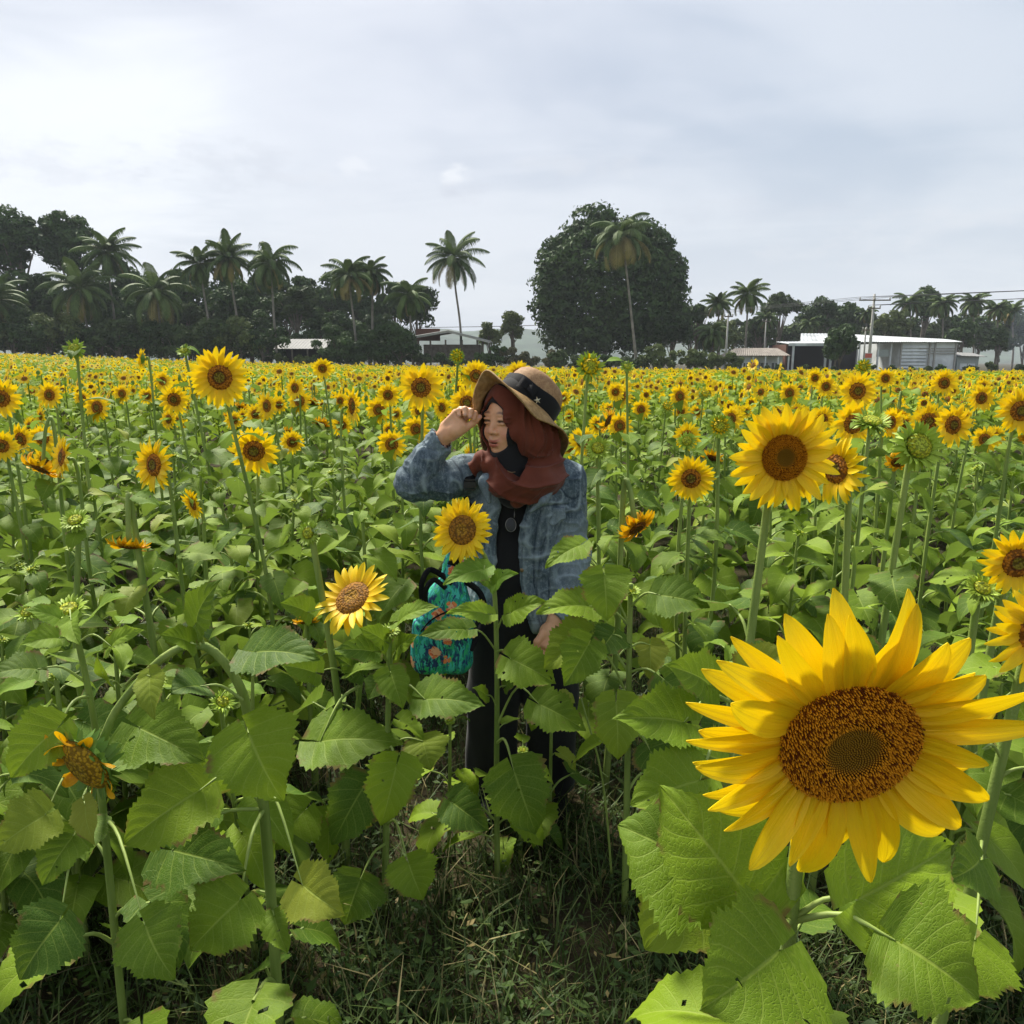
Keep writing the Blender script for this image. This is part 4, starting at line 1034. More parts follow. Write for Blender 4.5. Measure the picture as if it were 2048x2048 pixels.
# ------------------------------------------------------------------ behind the field
def far_leaf_mat(name, dark, light, trans=.12):
    m = NT(name); f = m.math('ADD', m.math('MULTIPLY', m.attr(), .5), m.math('MULTIPLY', m.noise(.45, 4, .6, m.wpos()), .5))
    c = m.mix(m.rng(f, .25, .75), dark, light)
    c = m.mix(m.math('MULTIPLY', m.orand(), .25), c, light)
    return m.bsdf(c, .7, None, .25, trans=trans)
M['tree_dark'] = far_leaf_mat('dark tree leaves', (.022, .048, .014), (.066, .116, .028))
M['tree_mid'] = far_leaf_mat('mid green leaves', (.035, .060, .022), (.085, .125, .038))
M['tree_light'] = far_leaf_mat('olive green leaves', (.065, .095, .028), (.15, .19, .06))
M['tree_brown'] = far_leaf_mat('brownish thicket leaves', (.07, .075, .035), (.16, .15, .075))
M['palm'] = far_leaf_mat('palm fronds', (.036, .066, .018), (.100, .150, .036))
M['palm_dry'] = far_leaf_mat('hanging dry fronds', (.17, .145, .050), (.32, .26, .09))
M['bark'] = simple('bark', (.14, .12, .09), .9, var=.3, vscale=2)
M['palm_bark'] = simple('palm bark', (.20, .18, .15), .9, var=.25, vscale=1.2)
M['nut'] = simple('coconuts', (.20, .15, .05), .6, var=.3)

def crown(g, c, rx, ry, rz, n, rn, leaf=.32, lumps=26, m=0):
    """leaf faces clustered into many clumps through the crown"""
    th = rn.random(lumps) * 6.28; ct = rn.uniform(-.75, 1, lumps); st = np.sqrt(1 - ct ** 2)
    rr = rn.uniform(.55, .98, lumps)
    C_ = np.stack([np.cos(th) * st * rr * rx * .86, np.sin(th) * st * rr * ry * .86, ct * rr * rz * .86], 1)
    cr = rn.uniform(.18, .42, lumps) * min(rx, rz)
    if lumps > 60:                                # a clipped-looking dome: small clumps packed over its whole surface
        i_ = np.arange(lumps) + .5; ct = 1 - 1.9 * i_ / lumps; st = np.sqrt(1 - ct ** 2); th = i_ * 2.39996; rr = rn.uniform(.72, 1.0, lumps)
        C_ = np.stack([np.cos(th) * st * rr * rx * .92, np.sin(th) * st * rr * ry * .92, ct * rr * rz * .92], 1)
        cr = rn.uniform(.10, .21, lumps) * min(rx, rz)
    C_[: lumps // 4] *= .45 if lumps < 60 else 1.
    k = rn.integers(0, lumps, n)
    d = rn.normal(size=(n, 3)); d /= np.linalg.norm(d, axis=1)[:, None]
    d[:, 2] = np.where(rn.random(n) < .6, np.abs(d[:, 2]), d[:, 2])
    P = C_[k] + d * (cr[k] * rn.uniform(.45, 1.0, n) ** .6 * (1 + .22 * rn.random(n) ** 3))[:, None] * [1, 1, .85]
    nr = norm_rows(d + rn.normal(size=(n, 3)) * .55); a = norm_rows(np.cross(nr, rn.normal(size=(n, 3)))); b = np.cross(nr, a)
    s = leaf * rn.uniform(.5, 1.25, n)[:, None]
    P = P + np.asarray(c)
    V = np.stack([P - a * s * .9, P + b * s * .45 + nr * s * .12, P + a * s * .9, P - b * s * .45 + nr * s * .12], 1).reshape(-1, 3)
    g.add(V, (np.arange(n)[:, None] * 4 + [[0, 1, 2, 3]]), None, None, np.repeat(np.clip(.5 + .5 * (rn.random(lumps)[k] - .5) + rn.normal(0, .15, n), 0, 1), 4), m)
    return C_ + np.asarray(c)
def norm_rows(a): return a / np.maximum(1e-9, np.linalg.norm(a, axis=1))[:, None]

def broad_tree(name, px, pyc, pyb, rxp, ryp, D, mat, label, group=None, seed=0, n=5000, lumps=26, leaf=.32, low=.0, trunk=True, cat='tree'):
    rn = np.random.default_rng(900 + seed)
    c = W(px, pyc, D); k = PXM(pyc, D); x, y = c[0], D
    z0 = float(ground_z(x, min(y, 90)))
    root = empty(name, (x, y, z0), label, cat, group)
    rx, rz = rxp * k, ryp * k; cz = c[2] - z0
    g = G(); C_ = crown(g, (0, 0, cz), rx, rx * .55, rz, n, rn, leaf, lumps)
    g.build('crown' if trunk else 'foliage', M[mat], root, smooth=False)
    gt = G(); tr = .024 * cz + .05
    tube(gt, catmull([(0, 0, -.2), (rn.normal() * .2, 0, cz * .45), (0, 0, cz + rz * .3)], 6), [tr * 1.3, tr * .8, tr * .3], 8)
    for j in rn.integers(0, len(C_), 9):
        tube(gt, catmull([(0, 0, cz * rn.uniform(.3, .7)), C_[j] * .5 + [0, 0, cz * .3], C_[j]], 5), [tr * .45, tr * .12], 5)
    gt.build('trunk' if trunk else 'branches', M['bark'], root)
    return root

DARKT = 'dark dense tree'
BT = [  # px, centre y, rx, ry, D, mat, n, leaf, label
 (1217, 584, 162, 160, 92, 'tree_dark', 50000, .42, 'huge round dark tree with dense crown behind the leaning palm'),
 (30, 492, 72, 82, 96, 'tree_dark', 9000, .40, 'tall dark feathery tree cut by the left edge'),
 (138, 495, 62, 84, 98, 'tree_dark', 9000, .40, 'tall dark clumpy tree second from the left edge'),
 (70, 610, 95, 70, 93, 'tree_dark', 8000, .38, 'wide dark tree mass under the two tallest left trees'),
 (215, 620, 70, 60, 99, 'tree_dark', 6000, .38, 'dark tree behind the low broad palm at left'),
 (345, 600, 62, 58, 100, 'tree_dark', 5500, .36, 'dark tree between the second and third left palms'),
 (480, 622, 62, 62, 97, 'tree_dark', 6000, .36, 'dark tree behind the tight group of three palms'),
 (592, 610, 40, 44, 96, 'tree_mid', 4500, .34, 'rounded tree right of the group of three palms above the grey shed roof'),
 (690, 665, 56, 52, 94, 'tree_dark', 5500, .34, 'dense tree behind the trunks of the twin palms'),
 (760, 668, 52, 44, 97, 'tree_mid', 5000, .34, 'mid green tree behind the low palm left of the barn'),
 (425, 670, 60, 38, 91, 'tree_mid', 4500, .30, 'leafy mango-like tree low in front of the palms'),
 (1024, 655, 30, 32, 110, 'tree_light', 2600, .34, 'small loose light green tree between barn and huge dark tree'),
 (980, 672, 30, 26, 104, 'tree_light', 1800, .32, 'thin pale tree just right of the barn roof'),
 (1397, 632, 30, 27, 118, 'tree_dark', 2400, .40, 'small round dark tree right of the huge one'),
 (1345, 650, 44, 60, 104, 'tree_dark', 4000, .36, 'dark tree at the right foot of the huge round one'),
 (1440, 672, 40, 40, 108, 'tree_light', 2600, .34, 'pale thicket tree behind the concrete pole'),
 (1562, 618, 44, 32, 135, 'tree_mid', 3000, .46, 'hazy tree behind the isolated tall palm at right'),
 (1640, 632, 44, 36, 130, 'tree_dark', 3200, .46, 'dark hazy tree above the open shed'),
 (1520, 660, 50, 34, 126, 'tree_mid', 3000, .42, 'tree mass behind the small white house'),
 (1700, 640, 38, 34, 132, 'tree_dark', 2800, .44, 'dark hazy tree left of the utility pole'),
 (1682, 690, 40, 40, 90, 'tree_dark', 4500, .28, 'bushy dark tree standing in front of the warehouse'),
 (1790, 646, 48, 26, 122, 'tree_light', 2600, .40, 'yellowish tree above the warehouse roof'),
 (1853, 612, 30, 34, 140, 'tree_dark', 2600, .48, 'rounded hazy tree between the two palms behind the warehouse'),
 (1925, 672, 36, 30, 118, 'tree_dark', 2600, .38, 'dark tree right of the warehouse'),
 (1995, 682, 40, 28, 120, 'tree_dark', 2600, .38, 'dark tree near the smoke at right'),
 (20, 668, 50, 46, 92, 'tree_mid', 4500, .30, 'leafy tree low at the left edge under the cut palm'),
 (105, 672, 52, 42, 91.5, 'tree_dark', 4500, .30, 'dark low tree left of the foot of the leftmost whole palm'),
 (262, 672, 56, 44, 92, 'tree_dark', 4500, .30, 'dark low tree between the two broad low palms'),
 (372, 640, 46, 54, 96, 'tree_mid', 4200, .32, 'green tree filling the gap right of the second broad palm'),
 (532, 668, 46, 44, 93, 'tree_dark', 4200, .30, 'dark low tree behind the foot of the right palm of the three'),
 (640, 650, 36, 48, 97, 'tree_dark', 3800, .32, 'dark tree just left of the twin palms'),
 (800, 690, 34, 30, 92, 'tree_dark', 3000, .28, 'low dark tree touching the left end of the barn'),
 (1770, 672, 70, 22, 124, 'tree_mid', 2400, .40, 'low tree mass behind the warehouse roof'),
]
for i, (px, cy_, rx, ry, D, mt, n, lf, label) in enumerate(BT):
    D = D + (16 if i == 0 else (7 if D < 110 and i not in (19, 20) and 'bushy' not in label else 0))
    broad_tree('broadleaf_tree', px, cy_, 730, rx, ry, D, mt, label, 'trees behind the field', i, n, {0: 230}.get(i, 30), lf)
rn = np.random.default_rng(44)
for i, px in enumerate(np.arange(196, 830, 42)):
    broad_tree('broadleaf_tree', px + rn.uniform(-8, 8), 614 + rn.uniform(-12, 6), 725, 48, 78 + rn.uniform(-10, 8) - (16 if px > 560 else 0), 116, 'tree_dark', 'dark green tree in the backmost row left of the barn, behind the palms', 'backmost trees left of the barn', 60 + i, 4200, 26, .42)
for i, px in enumerate(np.arange(1340, 2060, 44)):
    broad_tree('broadleaf_tree', px + rn.uniform(-8, 8), 672 + rn.uniform(-6, 6), 735, 42, 40 + rn.uniform(-6, 8), 150, 'tree_dark' if i % 3 else 'tree_mid', 'hazy green tree in the backmost row beyond the warehouse and small house', 'backmost trees at right', 80 + i, 2600, 22, .55)
# hedge of separate bushes along the far edge
rn = np.random.default_rng(41)
BU = []
for px in np.arange(-20, 2060, 36):
    px = px + rn.uniform(-12, 12)
    tx = (px - 1024) / 1024.
    if 836 < px < 968: sz = 19
    elif 560 < px < 660: sz = 13
    elif px < 820: sz = rn.uniform(36, 56)
    elif px < 1000: sz = rn.uniform(20, 28)
    elif px < 1110: sz = rn.uniform(18, 26)
    elif px < 1300: sz = rn.uniform(16, 24)
    elif px < 1470: sz = rn.uniform(20, 32)
    elif px < 1960: sz = rn.uniform(5, 9)
    else: sz = rn.uniform(10, 22)
    BU.append((px, sz, 'tree_brown' if 1010 < px < 1120 else ('tree_light' if (1300 < px < 1480 or rn.random() < .15) else ('tree_mid' if rn.random() < .45 else 'tree_dark'))))
names = {'tree_brown': 'brownish dry bush', 'tree_light': 'light green bush', 'tree_mid': 'green bush', 'tree_dark': 'dark green bush'}
for i, (px, sz, mt) in enumerate(BU):
    D = 89.5 + rn.uniform(0, 1.5)
    if 1470 < px < 1960: D = 88.9
    pb = np.interp(px, [0, 345, 690, 1024, 1300, 2048], [708, 722, 734, 738, 742, 745])
    side = 'left of the barn' if px < 836 else ('in front of the barn' if px < 970 else ('between the barn and the huge dark tree' if px < 1120 else ('below the huge dark tree' if px < 1300 else ('left of the small white house' if px < 1470 else ('in front of the warehouse yard' if px < 1960 else 'by the smoke at the right edge')))))
    broad_tree('bush', px, pb - sz * .8, pb, sz * 1.35, sz, D, mt, f'{names[mt]} on the far field edge, {side}', f'{names[mt]}es, {side}', 100 + i, int(500 + sz * 55), 12, .24, trunk=False, cat='bush')

rn = np.random.default_rng(47)
for i, px in enumerate(np.arange(-30, 836, 38)):
    broad_tree('bush', px + rn.uniform(-8, 8), np.interp(px, [0, 345, 836], [684, 694, 706]), 716, 44, 34 + rn.uniform(-4, 8), 101, 'tree_dark', 'dark green bush in the second row behind the field edge left of the barn', 'second row of bushes left of the barn', 300 + i, 2200, 16, .34, trunk=False, cat='bush')
# palms ------------------------------------------------------------
def palm(px, pyc, r, foot, pyb, D, label, seed, dry=.2, droop=1.0):
    rn = np.random.default_rng(1200 + seed)
    c = W(px, pyc, D); k = PXM(pyc, D); bx = W(foot, pyb, D)[0]; z0 = float(ground_z(bx, min(D, 90)))
    root = empty('palm_tree', (bx, D, z0), label, 'palm tree', 'palms behind the field')
    top = np.array([c[0] - bx, 0, c[2] - z0]); R_ = r * k * 1.12
    P = catmull([(0, 0, -.1), (top[0] * .25 + rn.normal() * .15, 0, top[2] * .4), (top[0] * .7, 0, top[2] * .75), top - [0, 0, .15]], 14)
    droop = droop * rn.uniform(.8, 1.25)
    g = G(); tube(g, P, [.20, .14, .12, .13], 8); g.build('trunk', M['palm_bark'], root)
    gl, gd = G(), G(); nf = int(rn.integers(28, 40))
    for f in range(nf):
        th = f * 2.4 + rn.uniform(-.2, .2); rel = f / (nf - 1)
        el = 1.42 - 2.25 * rel ** .9 + rn.uniform(-.12, .12)
        L = R_ * rn.uniform(.85, 1.2) * (.95 if rel < .8 else .85)
        isdry = rel > 1 - dry and rn.random() < .75; gg = gd if isdry else gl
        m_ = 14; t = np.linspace(0, 1, m_)
        ang = el - ((1.25 + .3 * rn.random()) * droop + .3 * rel) * t ** 1.3 + (.25 if isdry else 0)
        hx = np.concatenate([[0], np.cumsum(np.cos((ang[1:] + ang[:-1]) / 2))]) / (m_ - 1) * L; hz = np.concatenate([[0], np.cumsum(np.sin((ang[1:] + ang[:-1]) / 2))]) / (m_ - 1) * L
        d = np.array([math.cos(th), math.sin(th), 0]); sd = np.array([-math.sin(th), math.cos(th), 0])
        path = top + hx[:, None] * d + hz[:, None] * np.array([0, 0, 1])
        tube(gg, path, [.045, .02], 4, .8, 0, caps=False)
        nl = 30; rv = rn.random()
        for j in range(nl):
            tt = .14 + .86 * j / (nl - 1); p = np.array([np.interp(tt, t, path[:, q]) for q in range(3)])
            a = np.interp(tt, t, ang); fw = d * math.cos(a) + np.array([0, 0, 1]) * math.sin(a)
            ll = L * .30 * (math.sin(math.pi * min(1, tt * .86 + .12)) ** .6) * rn.uniform(.85, 1.1)
            for s in (-1, 1):
                q0 = norm(sd * s * .8 + fw * .55 + np.array([0, 0, -.25])); q1 = norm(sd * s * .35 + fw * .3 + np.array([0, 0, -.95]))
                w = fw * (.062 if not isdry else .045)
                m1 = p + q0 * ll * .45; e = m1 + q1 * ll * .55
                gg.add([p - w, p + w, m1 + w, m1 - w, e], [(0, 1, 2, 3)], [(3, 2, 4)], None, rv * .6 + rn.random() * .4, 0)
    fo = gl.build('crown', M['palm'], root, smooth=False)
    if gd.n: gd.build('dry_fronds', M['palm_dry'], root, smooth=False)
    gn = G()
    for j in range(9):
        th = rn.random() * 6.28; dome(gn, .14, .26, 0, 3, 7); a = gn.arr()
    gn = G()
    for j in range(10):
        th = rn.random() * 6.28; q = top + np.array([math.cos(th) * .3, math.sin(th) * .3, -.35 - rn.random() * .35])
        for sg in (1, -1):
            b = G(); dome(b, .13, .14, 0, 3, 7); a = b.arr(); t_ = a['t'] if sg > 0 else a['t'][:, ::-1]; q_ = a['q'] if sg > 0 else a['q'][:, ::-1]
            gn.add(a['v'] * [1, 1, sg] + q, q_, t_)
    gn.build('coconut_cluster', M['nut'], root)
    return root
PALMS = [
 (159, 578, 72, 182, 706, 90.5, 'broad low palm in front of the dark trees at far left, leftmost whole one', .12, 1.15),
 (214, 506, 60, 232, 700, 95, 'palm rising beside the tall dark clumpy tree at left', .15, 1.0),
 (-14, 600, 66, -20, 705, 90.5, 'palm cut by the left edge', .1, 1.1),
 (311, 583, 72, 332, 712, 90.5, 'broad palm with upright centre fronds, second whole one from the left', .15, 1.0),
 (400, 528, 50, 425, 722, 92, 'left palm of the tight group of three', .1, 1.05),
 (456, 517, 58, 484, 724, 92.5, 'middle and highest palm of the tight group of three', .2, 1.0),
 (540, 528, 62, 556, 726, 91, 'right palm of the tight group of three', .15, 1.05),
 (697, 552, 56, 717, 732, 91, 'front palm of the twin pair, with brown hanging fronds', .32, 1.05),
 (742, 548, 46, 752, 732, 94, 'rear palm of the twin pair', .15, 1.0),
 (817, 592, 53, 828, 735, 92, 'low palm with drooping fronds left of the barn', .1, 1.2),
 (906, 516, 64, 922, 720, 98, 'tall slender palm standing alone against the sky above the barn', .25, .85),
 (1243, 476, 74, 1277, 738, 90, 'tallest palm leaning in front of the huge dark tree, with yellowed skirt', .50, 1.1),
 (1496, 590, 44, 1490, 738, 104, 'tall isolated palm behind the small white house', .15, .85),
 (1436, 608, 33, 1440, 738, 112, 'smaller palm just left of the tall isolated one', .1, .95),
 (1424, 668, 38, 1424, 740, 100, 'short palm with drooping fronds left of the concrete pole', .15, 1.2),
 (1533, 640, 26, 1530, 735, 125, 'faint hazy palm right of the tall isolated one', .2, 1.1),
 (1620, 650, 24, 1622, 735, 128, 'faint hazy palm above the open shed roof', .2, 1.1),
 (1733, 628, 22, 1733, 735, 130, 'small palm half behind the utility pole', .2, 1.1),
 (1820, 605, 34, 1822, 735, 128, 'hazy palm left of the pair behind the warehouse', .15, 1.1),
 (1886, 608, 33, 1884, 735, 126, 'hazy palm right of the rounded tree behind the warehouse', .15, 1.05),
 (1948, 606, 30, 1946, 735, 124, 'palm against the sky right of the warehouse', .15, 1.0),
 (1996, 618, 27, 1992, 735, 124, 'left palm of the close pair by the smoke', .2, 1.0),
 (2026, 622, 29, 2024, 735, 126, 'right palm of the close pair by the smoke', .2, 1.0),
]
for i, (px, cy_, r, ft, pb, D, label, dry, dr) in enumerate(PALMS): palm(px, cy_, r, ft, pb, D, label, i, dry, dr)

# hills -------------------------------------------------------------
def hills():
    g = G(); xs = np.linspace(-2600, 3000, 240); rows = []
    prof = 46 + 26 * vnoise(np.stack([xs, xs * 0, xs * 0], 1), 1 / 420, 1) + 12 * vnoise(np.stack([xs, xs * 0, xs * 0], 1), 1 / 150, 2) + 4 * vnoise(np.stack([xs, xs * 0, xs * 0], 1), 1 / 45, 3)
    prof = prof * np.interp(xs, [-2600, -700, -300, 60, 300, 900, 2000, 3000], [.6, .9, 1.55, 1.35, 1.15, 1.3, 1.6, 1.0])
    for f in np.linspace(-1, 1, 17):
        rows.append(np.stack([xs, 1450 + 380 * f + 0 * xs, prof * (1 - f * f) ** .8 - 8 + 5 * vnoise(np.stack([xs, f * 500 + 0 * xs, 0 * xs], 1), 1 / 60, 5) * (1 - abs(f))], 1))
    g.add(np.concatenate(rows), grid_q(len(xs) - 1, 16))
    tag(g.build('hills', simple('wooded hills', (.05, .075, .05), 1, .1, var=.4, vscale=.02)), kind='structure')
hills()

# buildings -----------------------------------------------------------
M['white_wall'] = simple('white painted wall', (.60, .63, .63), .7, var=.18, vscale=.6)
M['tin'] = simple('weathered tin roof', (.46, .48, .49), .5, .5, var=.32, vscale=.55)
M['grey_roof'] = simple('old grey-brown roof', (.19, .165, .14), .8, var=.25, vscale=1.5)
M['shed_roof'] = simple('grey cement sheet roof', (.20, .20, .195), .7, var=.15, vscale=1)
M['rust'] = simple('rust red wall', (.13, .06, .04), .8, var=.2)
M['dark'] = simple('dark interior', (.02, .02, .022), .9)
M['wood'] = simple('weathered wood', (.14, .12, .095), .85, var=.25, vscale=3)
M['post'] = simple('concrete', (.36, .35, .32), .85, var=.12, vscale=4)
M['glassd'] = simple('dark window glass', (.04, .05, .06), .15, .5)
M['wallg'] = simple('grey-green wall', (.34, .38, .36), .8, var=.1)
def Z(py, D): return W(1024, py, D)[2]
def X(px, py, D): return W(px, py, D)[0]
def corr(g, P00, P10, P01, P11, n, amp, r=.5, m=0):
    """corrugated sheet between four corners (P00-P10 runs across the corrugations)"""
    P00, P10, P01, P11 = [np.asarray(p, float) for p in (P00, P10, P01, P11)]
    nr = norm(np.cross(P10 - P00, P01 - P00)); V = []
    for t in (0, 1):
        for k in range(n + 1):
            s = k / n; p = (P00 * (1 - s) + P10 * s) * (1 - t) + (P01 * (1 - s) + P11 * s) * t
            V.append(p + nr * amp * (k % 2))
    for t in (0, 1):
        for k in range(n + 1):
            s = k / n; p = (P00 * (1 - s) + P10 * s) * (1 - t) + (P01 * (1 - s) + P11 * s) * t
            V.append(p + nr * (amp * (k % 2) - .05))
    w = n + 1
    q = [(k, k + 1, w + k + 1, w + k) for k in range(n)] + [(2 * w + k, 3 * w + k, 3 * w + k + 1, 2 * w + k + 1) for k in range(n)]
    q += [(k, 2 * w + k, 2 * w + k + 1, k + 1) for k in range(n)] + [(w + k, w + k + 1, 3 * w + k + 1, 3 * w + k) for k in range(n)]
    g.add(V, q, None, None, r, m)

def warehouse():
    D = 96; gx0, gx1 = X(1716, 700, D), X(1912, 700, D); xm = X(1800, 700, D); gz = -1.0
    root = empty('warehouse', ((gx0 + gx1) / 2, D, gz), 'long white warehouse with shallow curved tin roof and louvred wall panels', 'warehouse')
    b = np.array([(gx0 + gx1) / 2, D, gz]); zt = Z(685, D) - gz; ztop = Z(667, D) - gz; dep = 14
    x0, x1, xw = gx0 - b[0], gx1 - b[0], xm - b[0]
    g = G(); box(g, ((xw + x1) / 2, dep / 2, zt / 2 - .3), (x1 - xw, dep, zt + .6)); g.build('wall', M['white_wall'], root, smooth=False)
    g = G(); box(g, ((x0 + xw) / 2 - .02, dep - 1, zt / 2 - .3), (xw - x0 - .04, 1.9, zt + .4)); g.build('back_wall', M['dark'], root, smooth=False)
    # curved roof sheet front to back, higher behind
    g = G(); n = 90
    hx = lambda x: np.interp(x, [x0, (x0 + x1) / 2 - 2, x1], [zt + 1.15, zt + .95, zt - .12])
    for s in range(6):
        a, c = s / 6, (s + 1) / 6; y0 = -.7 + a * (dep / 2 + .7); y1 = -.7 + c * (dep / 2 + .7)
        z = lambda t: (1 - (1 - t) ** 1.8) * 1.25
        corr(g, (x0 - .3, y0, zt + .05 + z(a) * 1.0), (x1 + .35, y0, zt + .05 + z(a) * .45), (x0 - .3, y1, zt + .05 + z(c) * 1.0), (x1 + .35, y1, zt + .05 + z(c) * .45), n, .05, .3 + .08 * s)
    g.build('roof', M['tin'], root, smooth=False)
    for k in range(7):
        g = G(); zz = zt - .55 - .42 * k; box(g, (xw + 1.75, -.09, zz), (3.1, .10, .26), frame((0, .35, 1))); g.build('louvre', M['white_wall'], root, smooth=False)
    for k in range(3):
        g = G(); zz = zt - .75 - .30 * k; box(g, ((xw + x1) / 2 + 1.2, -.09, zz), (4.6, .08, .12)); g.build('louvre', M['post'], root, smooth=False)
    for xx in (xw + .1, xw + 3.7, x1 - 2.7, x1 - .08):
        g = G(); box(g, (xx, -.10, zt / 2 - .2), (.16, .2, zt + .3)); g.build('pillar', M['post'], root, smooth=False)
    for xx in (x0 + .2, x0 + 2.6, x0 + 4.2):
        g = G(); box(g, (xx, .1, zt / 2 - .2), (.18, .18, zt + .3)); g.build('pillar', M['white_wall'], root, smooth=False)
    g = G(); box(g, (x0 + 3.4, .5, zt - 1.3), (1.3, .6, .9)); g.build('machine', M['wallg'], root, smooth=False)
    g = G(); box(g, ((xw + x1) / 2 + 2.0, -.05, 1.05), (1.1, .06, 2.1)); g.build('door', M['wallg'], root, smooth=False)
warehouse()

def open_shed():
    D = 94; x0, x1 = X(1577, 700, D), X(1664, 700, D); gz = -.9; b = np.array([x0, D, gz]); w = x1 - x0; ze = Z(688, D) - gz
    root = empty('open_shed', b, 'open sided shed with white fascia and dark underside left of the bushy tree', 'shed')
    g = G(); corr(g, (-.4, -1, ze), (w + 1, -1, ze + .1), (-.4, 3.4, ze + .35), (w + 1, 3.4, ze + .45), 30, .05); corr(g, (w * .5, 3.4, ze + .4), (w + 3, 3.4, ze + .45), (w * .75, 7, ze + 1.5), (w + 3, 7, ze + 1.5), 20, .05); g.build('roof', M['tin'], root, smooth=False)
    g = G(); box(g, (w / 2 + .3, -1.07, ze - .09), (w + 1.4, .07, .34)); g.build('fascia', M['white_wall'], root, smooth=False)
    g = G(); box(g, (w / 2 + .3, 6, ze / 2), (w + 1.4, .2, ze)); g.build('back_wall', M['dark'], root, smooth=False)
    g = G(); box(g, (-.25, 2.4, ze / 2), (.2, 5, ze - .1)); g.build('side_wall', M['rust'], root, smooth=False)
    for xx in (.3, w * .8, w * .92): g = G(); box(g, (xx, -.8, ze / 2 - .05), (.22, .22, ze - .12)); g.build('post', M['white_wall'], root, smooth=False)
    g = G(); box(g, (w * .45, 3.6, .8), (2.6, .3, 1.6)); g.build('screen_wall', M['wallg'], root, smooth=False)
open_shed()

def house():
    D = 92; x0, x1 = X(1468, 715, D), X(1578, 715, D); gz = -.85; w = x1 - x0; ze = Z(712, D) - gz; zr = Z(700, D) - gz; b = np.array([x0, D, gz])
    root = empty('small_house', b, 'small white house with grey-brown hipped roof and dark windows', 'house')
    g = G(); box(g, (w * .16, 2.5, ze / 2), (w * .30, 5, ze)); box(g, (w * .63, 3.0, ze / 2), (w * .62, 4, ze - .01)); g.build('wall', M['white_wall'], root, smooth=False)
    g = G(); corr(g, (-.5, -.7, ze + .02), (w * 1.0, -.7, ze + .02), (w * .14, 2.6, zr + .25), (w * .92, 2.6, zr + .25), 50, .06); corr(g, (w, 5.8, ze), (-.5, 5.8, ze), (w * .92, 2.7, zr + .25), (w * .14, 2.7, zr + .25), 50, .06)
    g.add([(-.5, -.7, ze), (-.5, 5.8, ze), (w * .14, 2.6, zr + .24)], None, [(0, 2, 1)]); g.build('roof', M['grey_roof'], root, smooth=False)
    for xx, ww in ((w * .08, 1.0), (w * .22, .7), (w * .43, 1.1), (w * .50, .25), (w * .60, 1.0), (w * .80, .9)):
        yy = -.02 if xx < w * .31 else .98
        g = G(); box(g, (xx, yy, ze * .60), (ww, .06, .95)); wf = g.build('window', M['glassd'], root, smooth=False)
        g = G()
        for dx in (-ww / 2, 0, ww / 2): box(g, (xx + dx, yy - .05, ze * .60), (.09, .05, 1.05))
        for dz in (-.5, .5): box(g, (xx, yy - .052, ze * .60 + dz), (ww + .15, .055, .09))
        g.build('frame', M['white_wall'], wf, smooth=False)
    for xx in (w * .33, w * .55, w * .78, w * .97): g = G(); box(g, (xx, -.45, ze / 2), (.16, .16, ze)); g.build('post', M['white_wall'], root, smooth=False)
house()

def hut():
    D = 97; x0, x1 = X(1915, 715, D), X(1958, 715, D); gz = -1.0; w = x1 - x0; ze = Z(712, D) - gz; b = np.array([x0, D, gz])
    root = empty('small_hut', b, 'little grey-green hut with flat roof right of the warehouse', 'hut')
    g = G(); box(g, (w / 2, 2, ze / 2), (w, 4, ze)); g.build('wall', M['wallg'], root, smooth=False)
    g = G(); corr(g, (-.2, -.6, ze + .02), (w + .7, -.6, ze - .1), (-.2, 2.2, ze + .5), (w + .4, 2.2, ze + .4), 16, .05); corr(g, (w + .4, 4.6, ze), (-.2, 4.6, ze), (w + .4, 2.3, ze + .4), (-.2, 2.3, ze + .5), 16, .05); g.build('roof', M['shed_roof'], root, smooth=False)
    for xx in (w * .3, w * .68):
        g = G(); box(g, (xx, -.03, ze * .62), (.9, .06, .7)); wn = g.build('window', M['white_wall'], root, smooth=False)
hut()

def left_shed():
    D = 92; x0, x1 = X(557, 700, D), X(650, 700, D); w = x1 - x0; gz = float(ground_z((x0 + x1) / 2, 90)); b = np.array([x0, D, gz]); ze = Z(698, D) - gz; zr = Z(680, D) - gz
    root = empty('low_shed', b, 'low shed with pale grey roof under the trees at left centre', 'shed')
    g = G(); corr(g, (-.3, -1, ze), (w + .3, -1, ze), (-.1, 3.5, zr + .2), (w + .1, 3.5, zr + .2), 30, .05); g.build('roof', M['shed_roof'], root, smooth=False)
    g = G(); box(g, (w / 2, 3, ze / 2), (w, .3, ze)); g.build('back_wall', M['dark'], root, smooth=False)
    for xx in (.1, w * .33, w * .66, w - .1): g = G(); box(g, (xx, -.8, ze / 2), (.16, .16, ze - .05)); g.build('post', M['wood'], root, smooth=False)
left_shed()

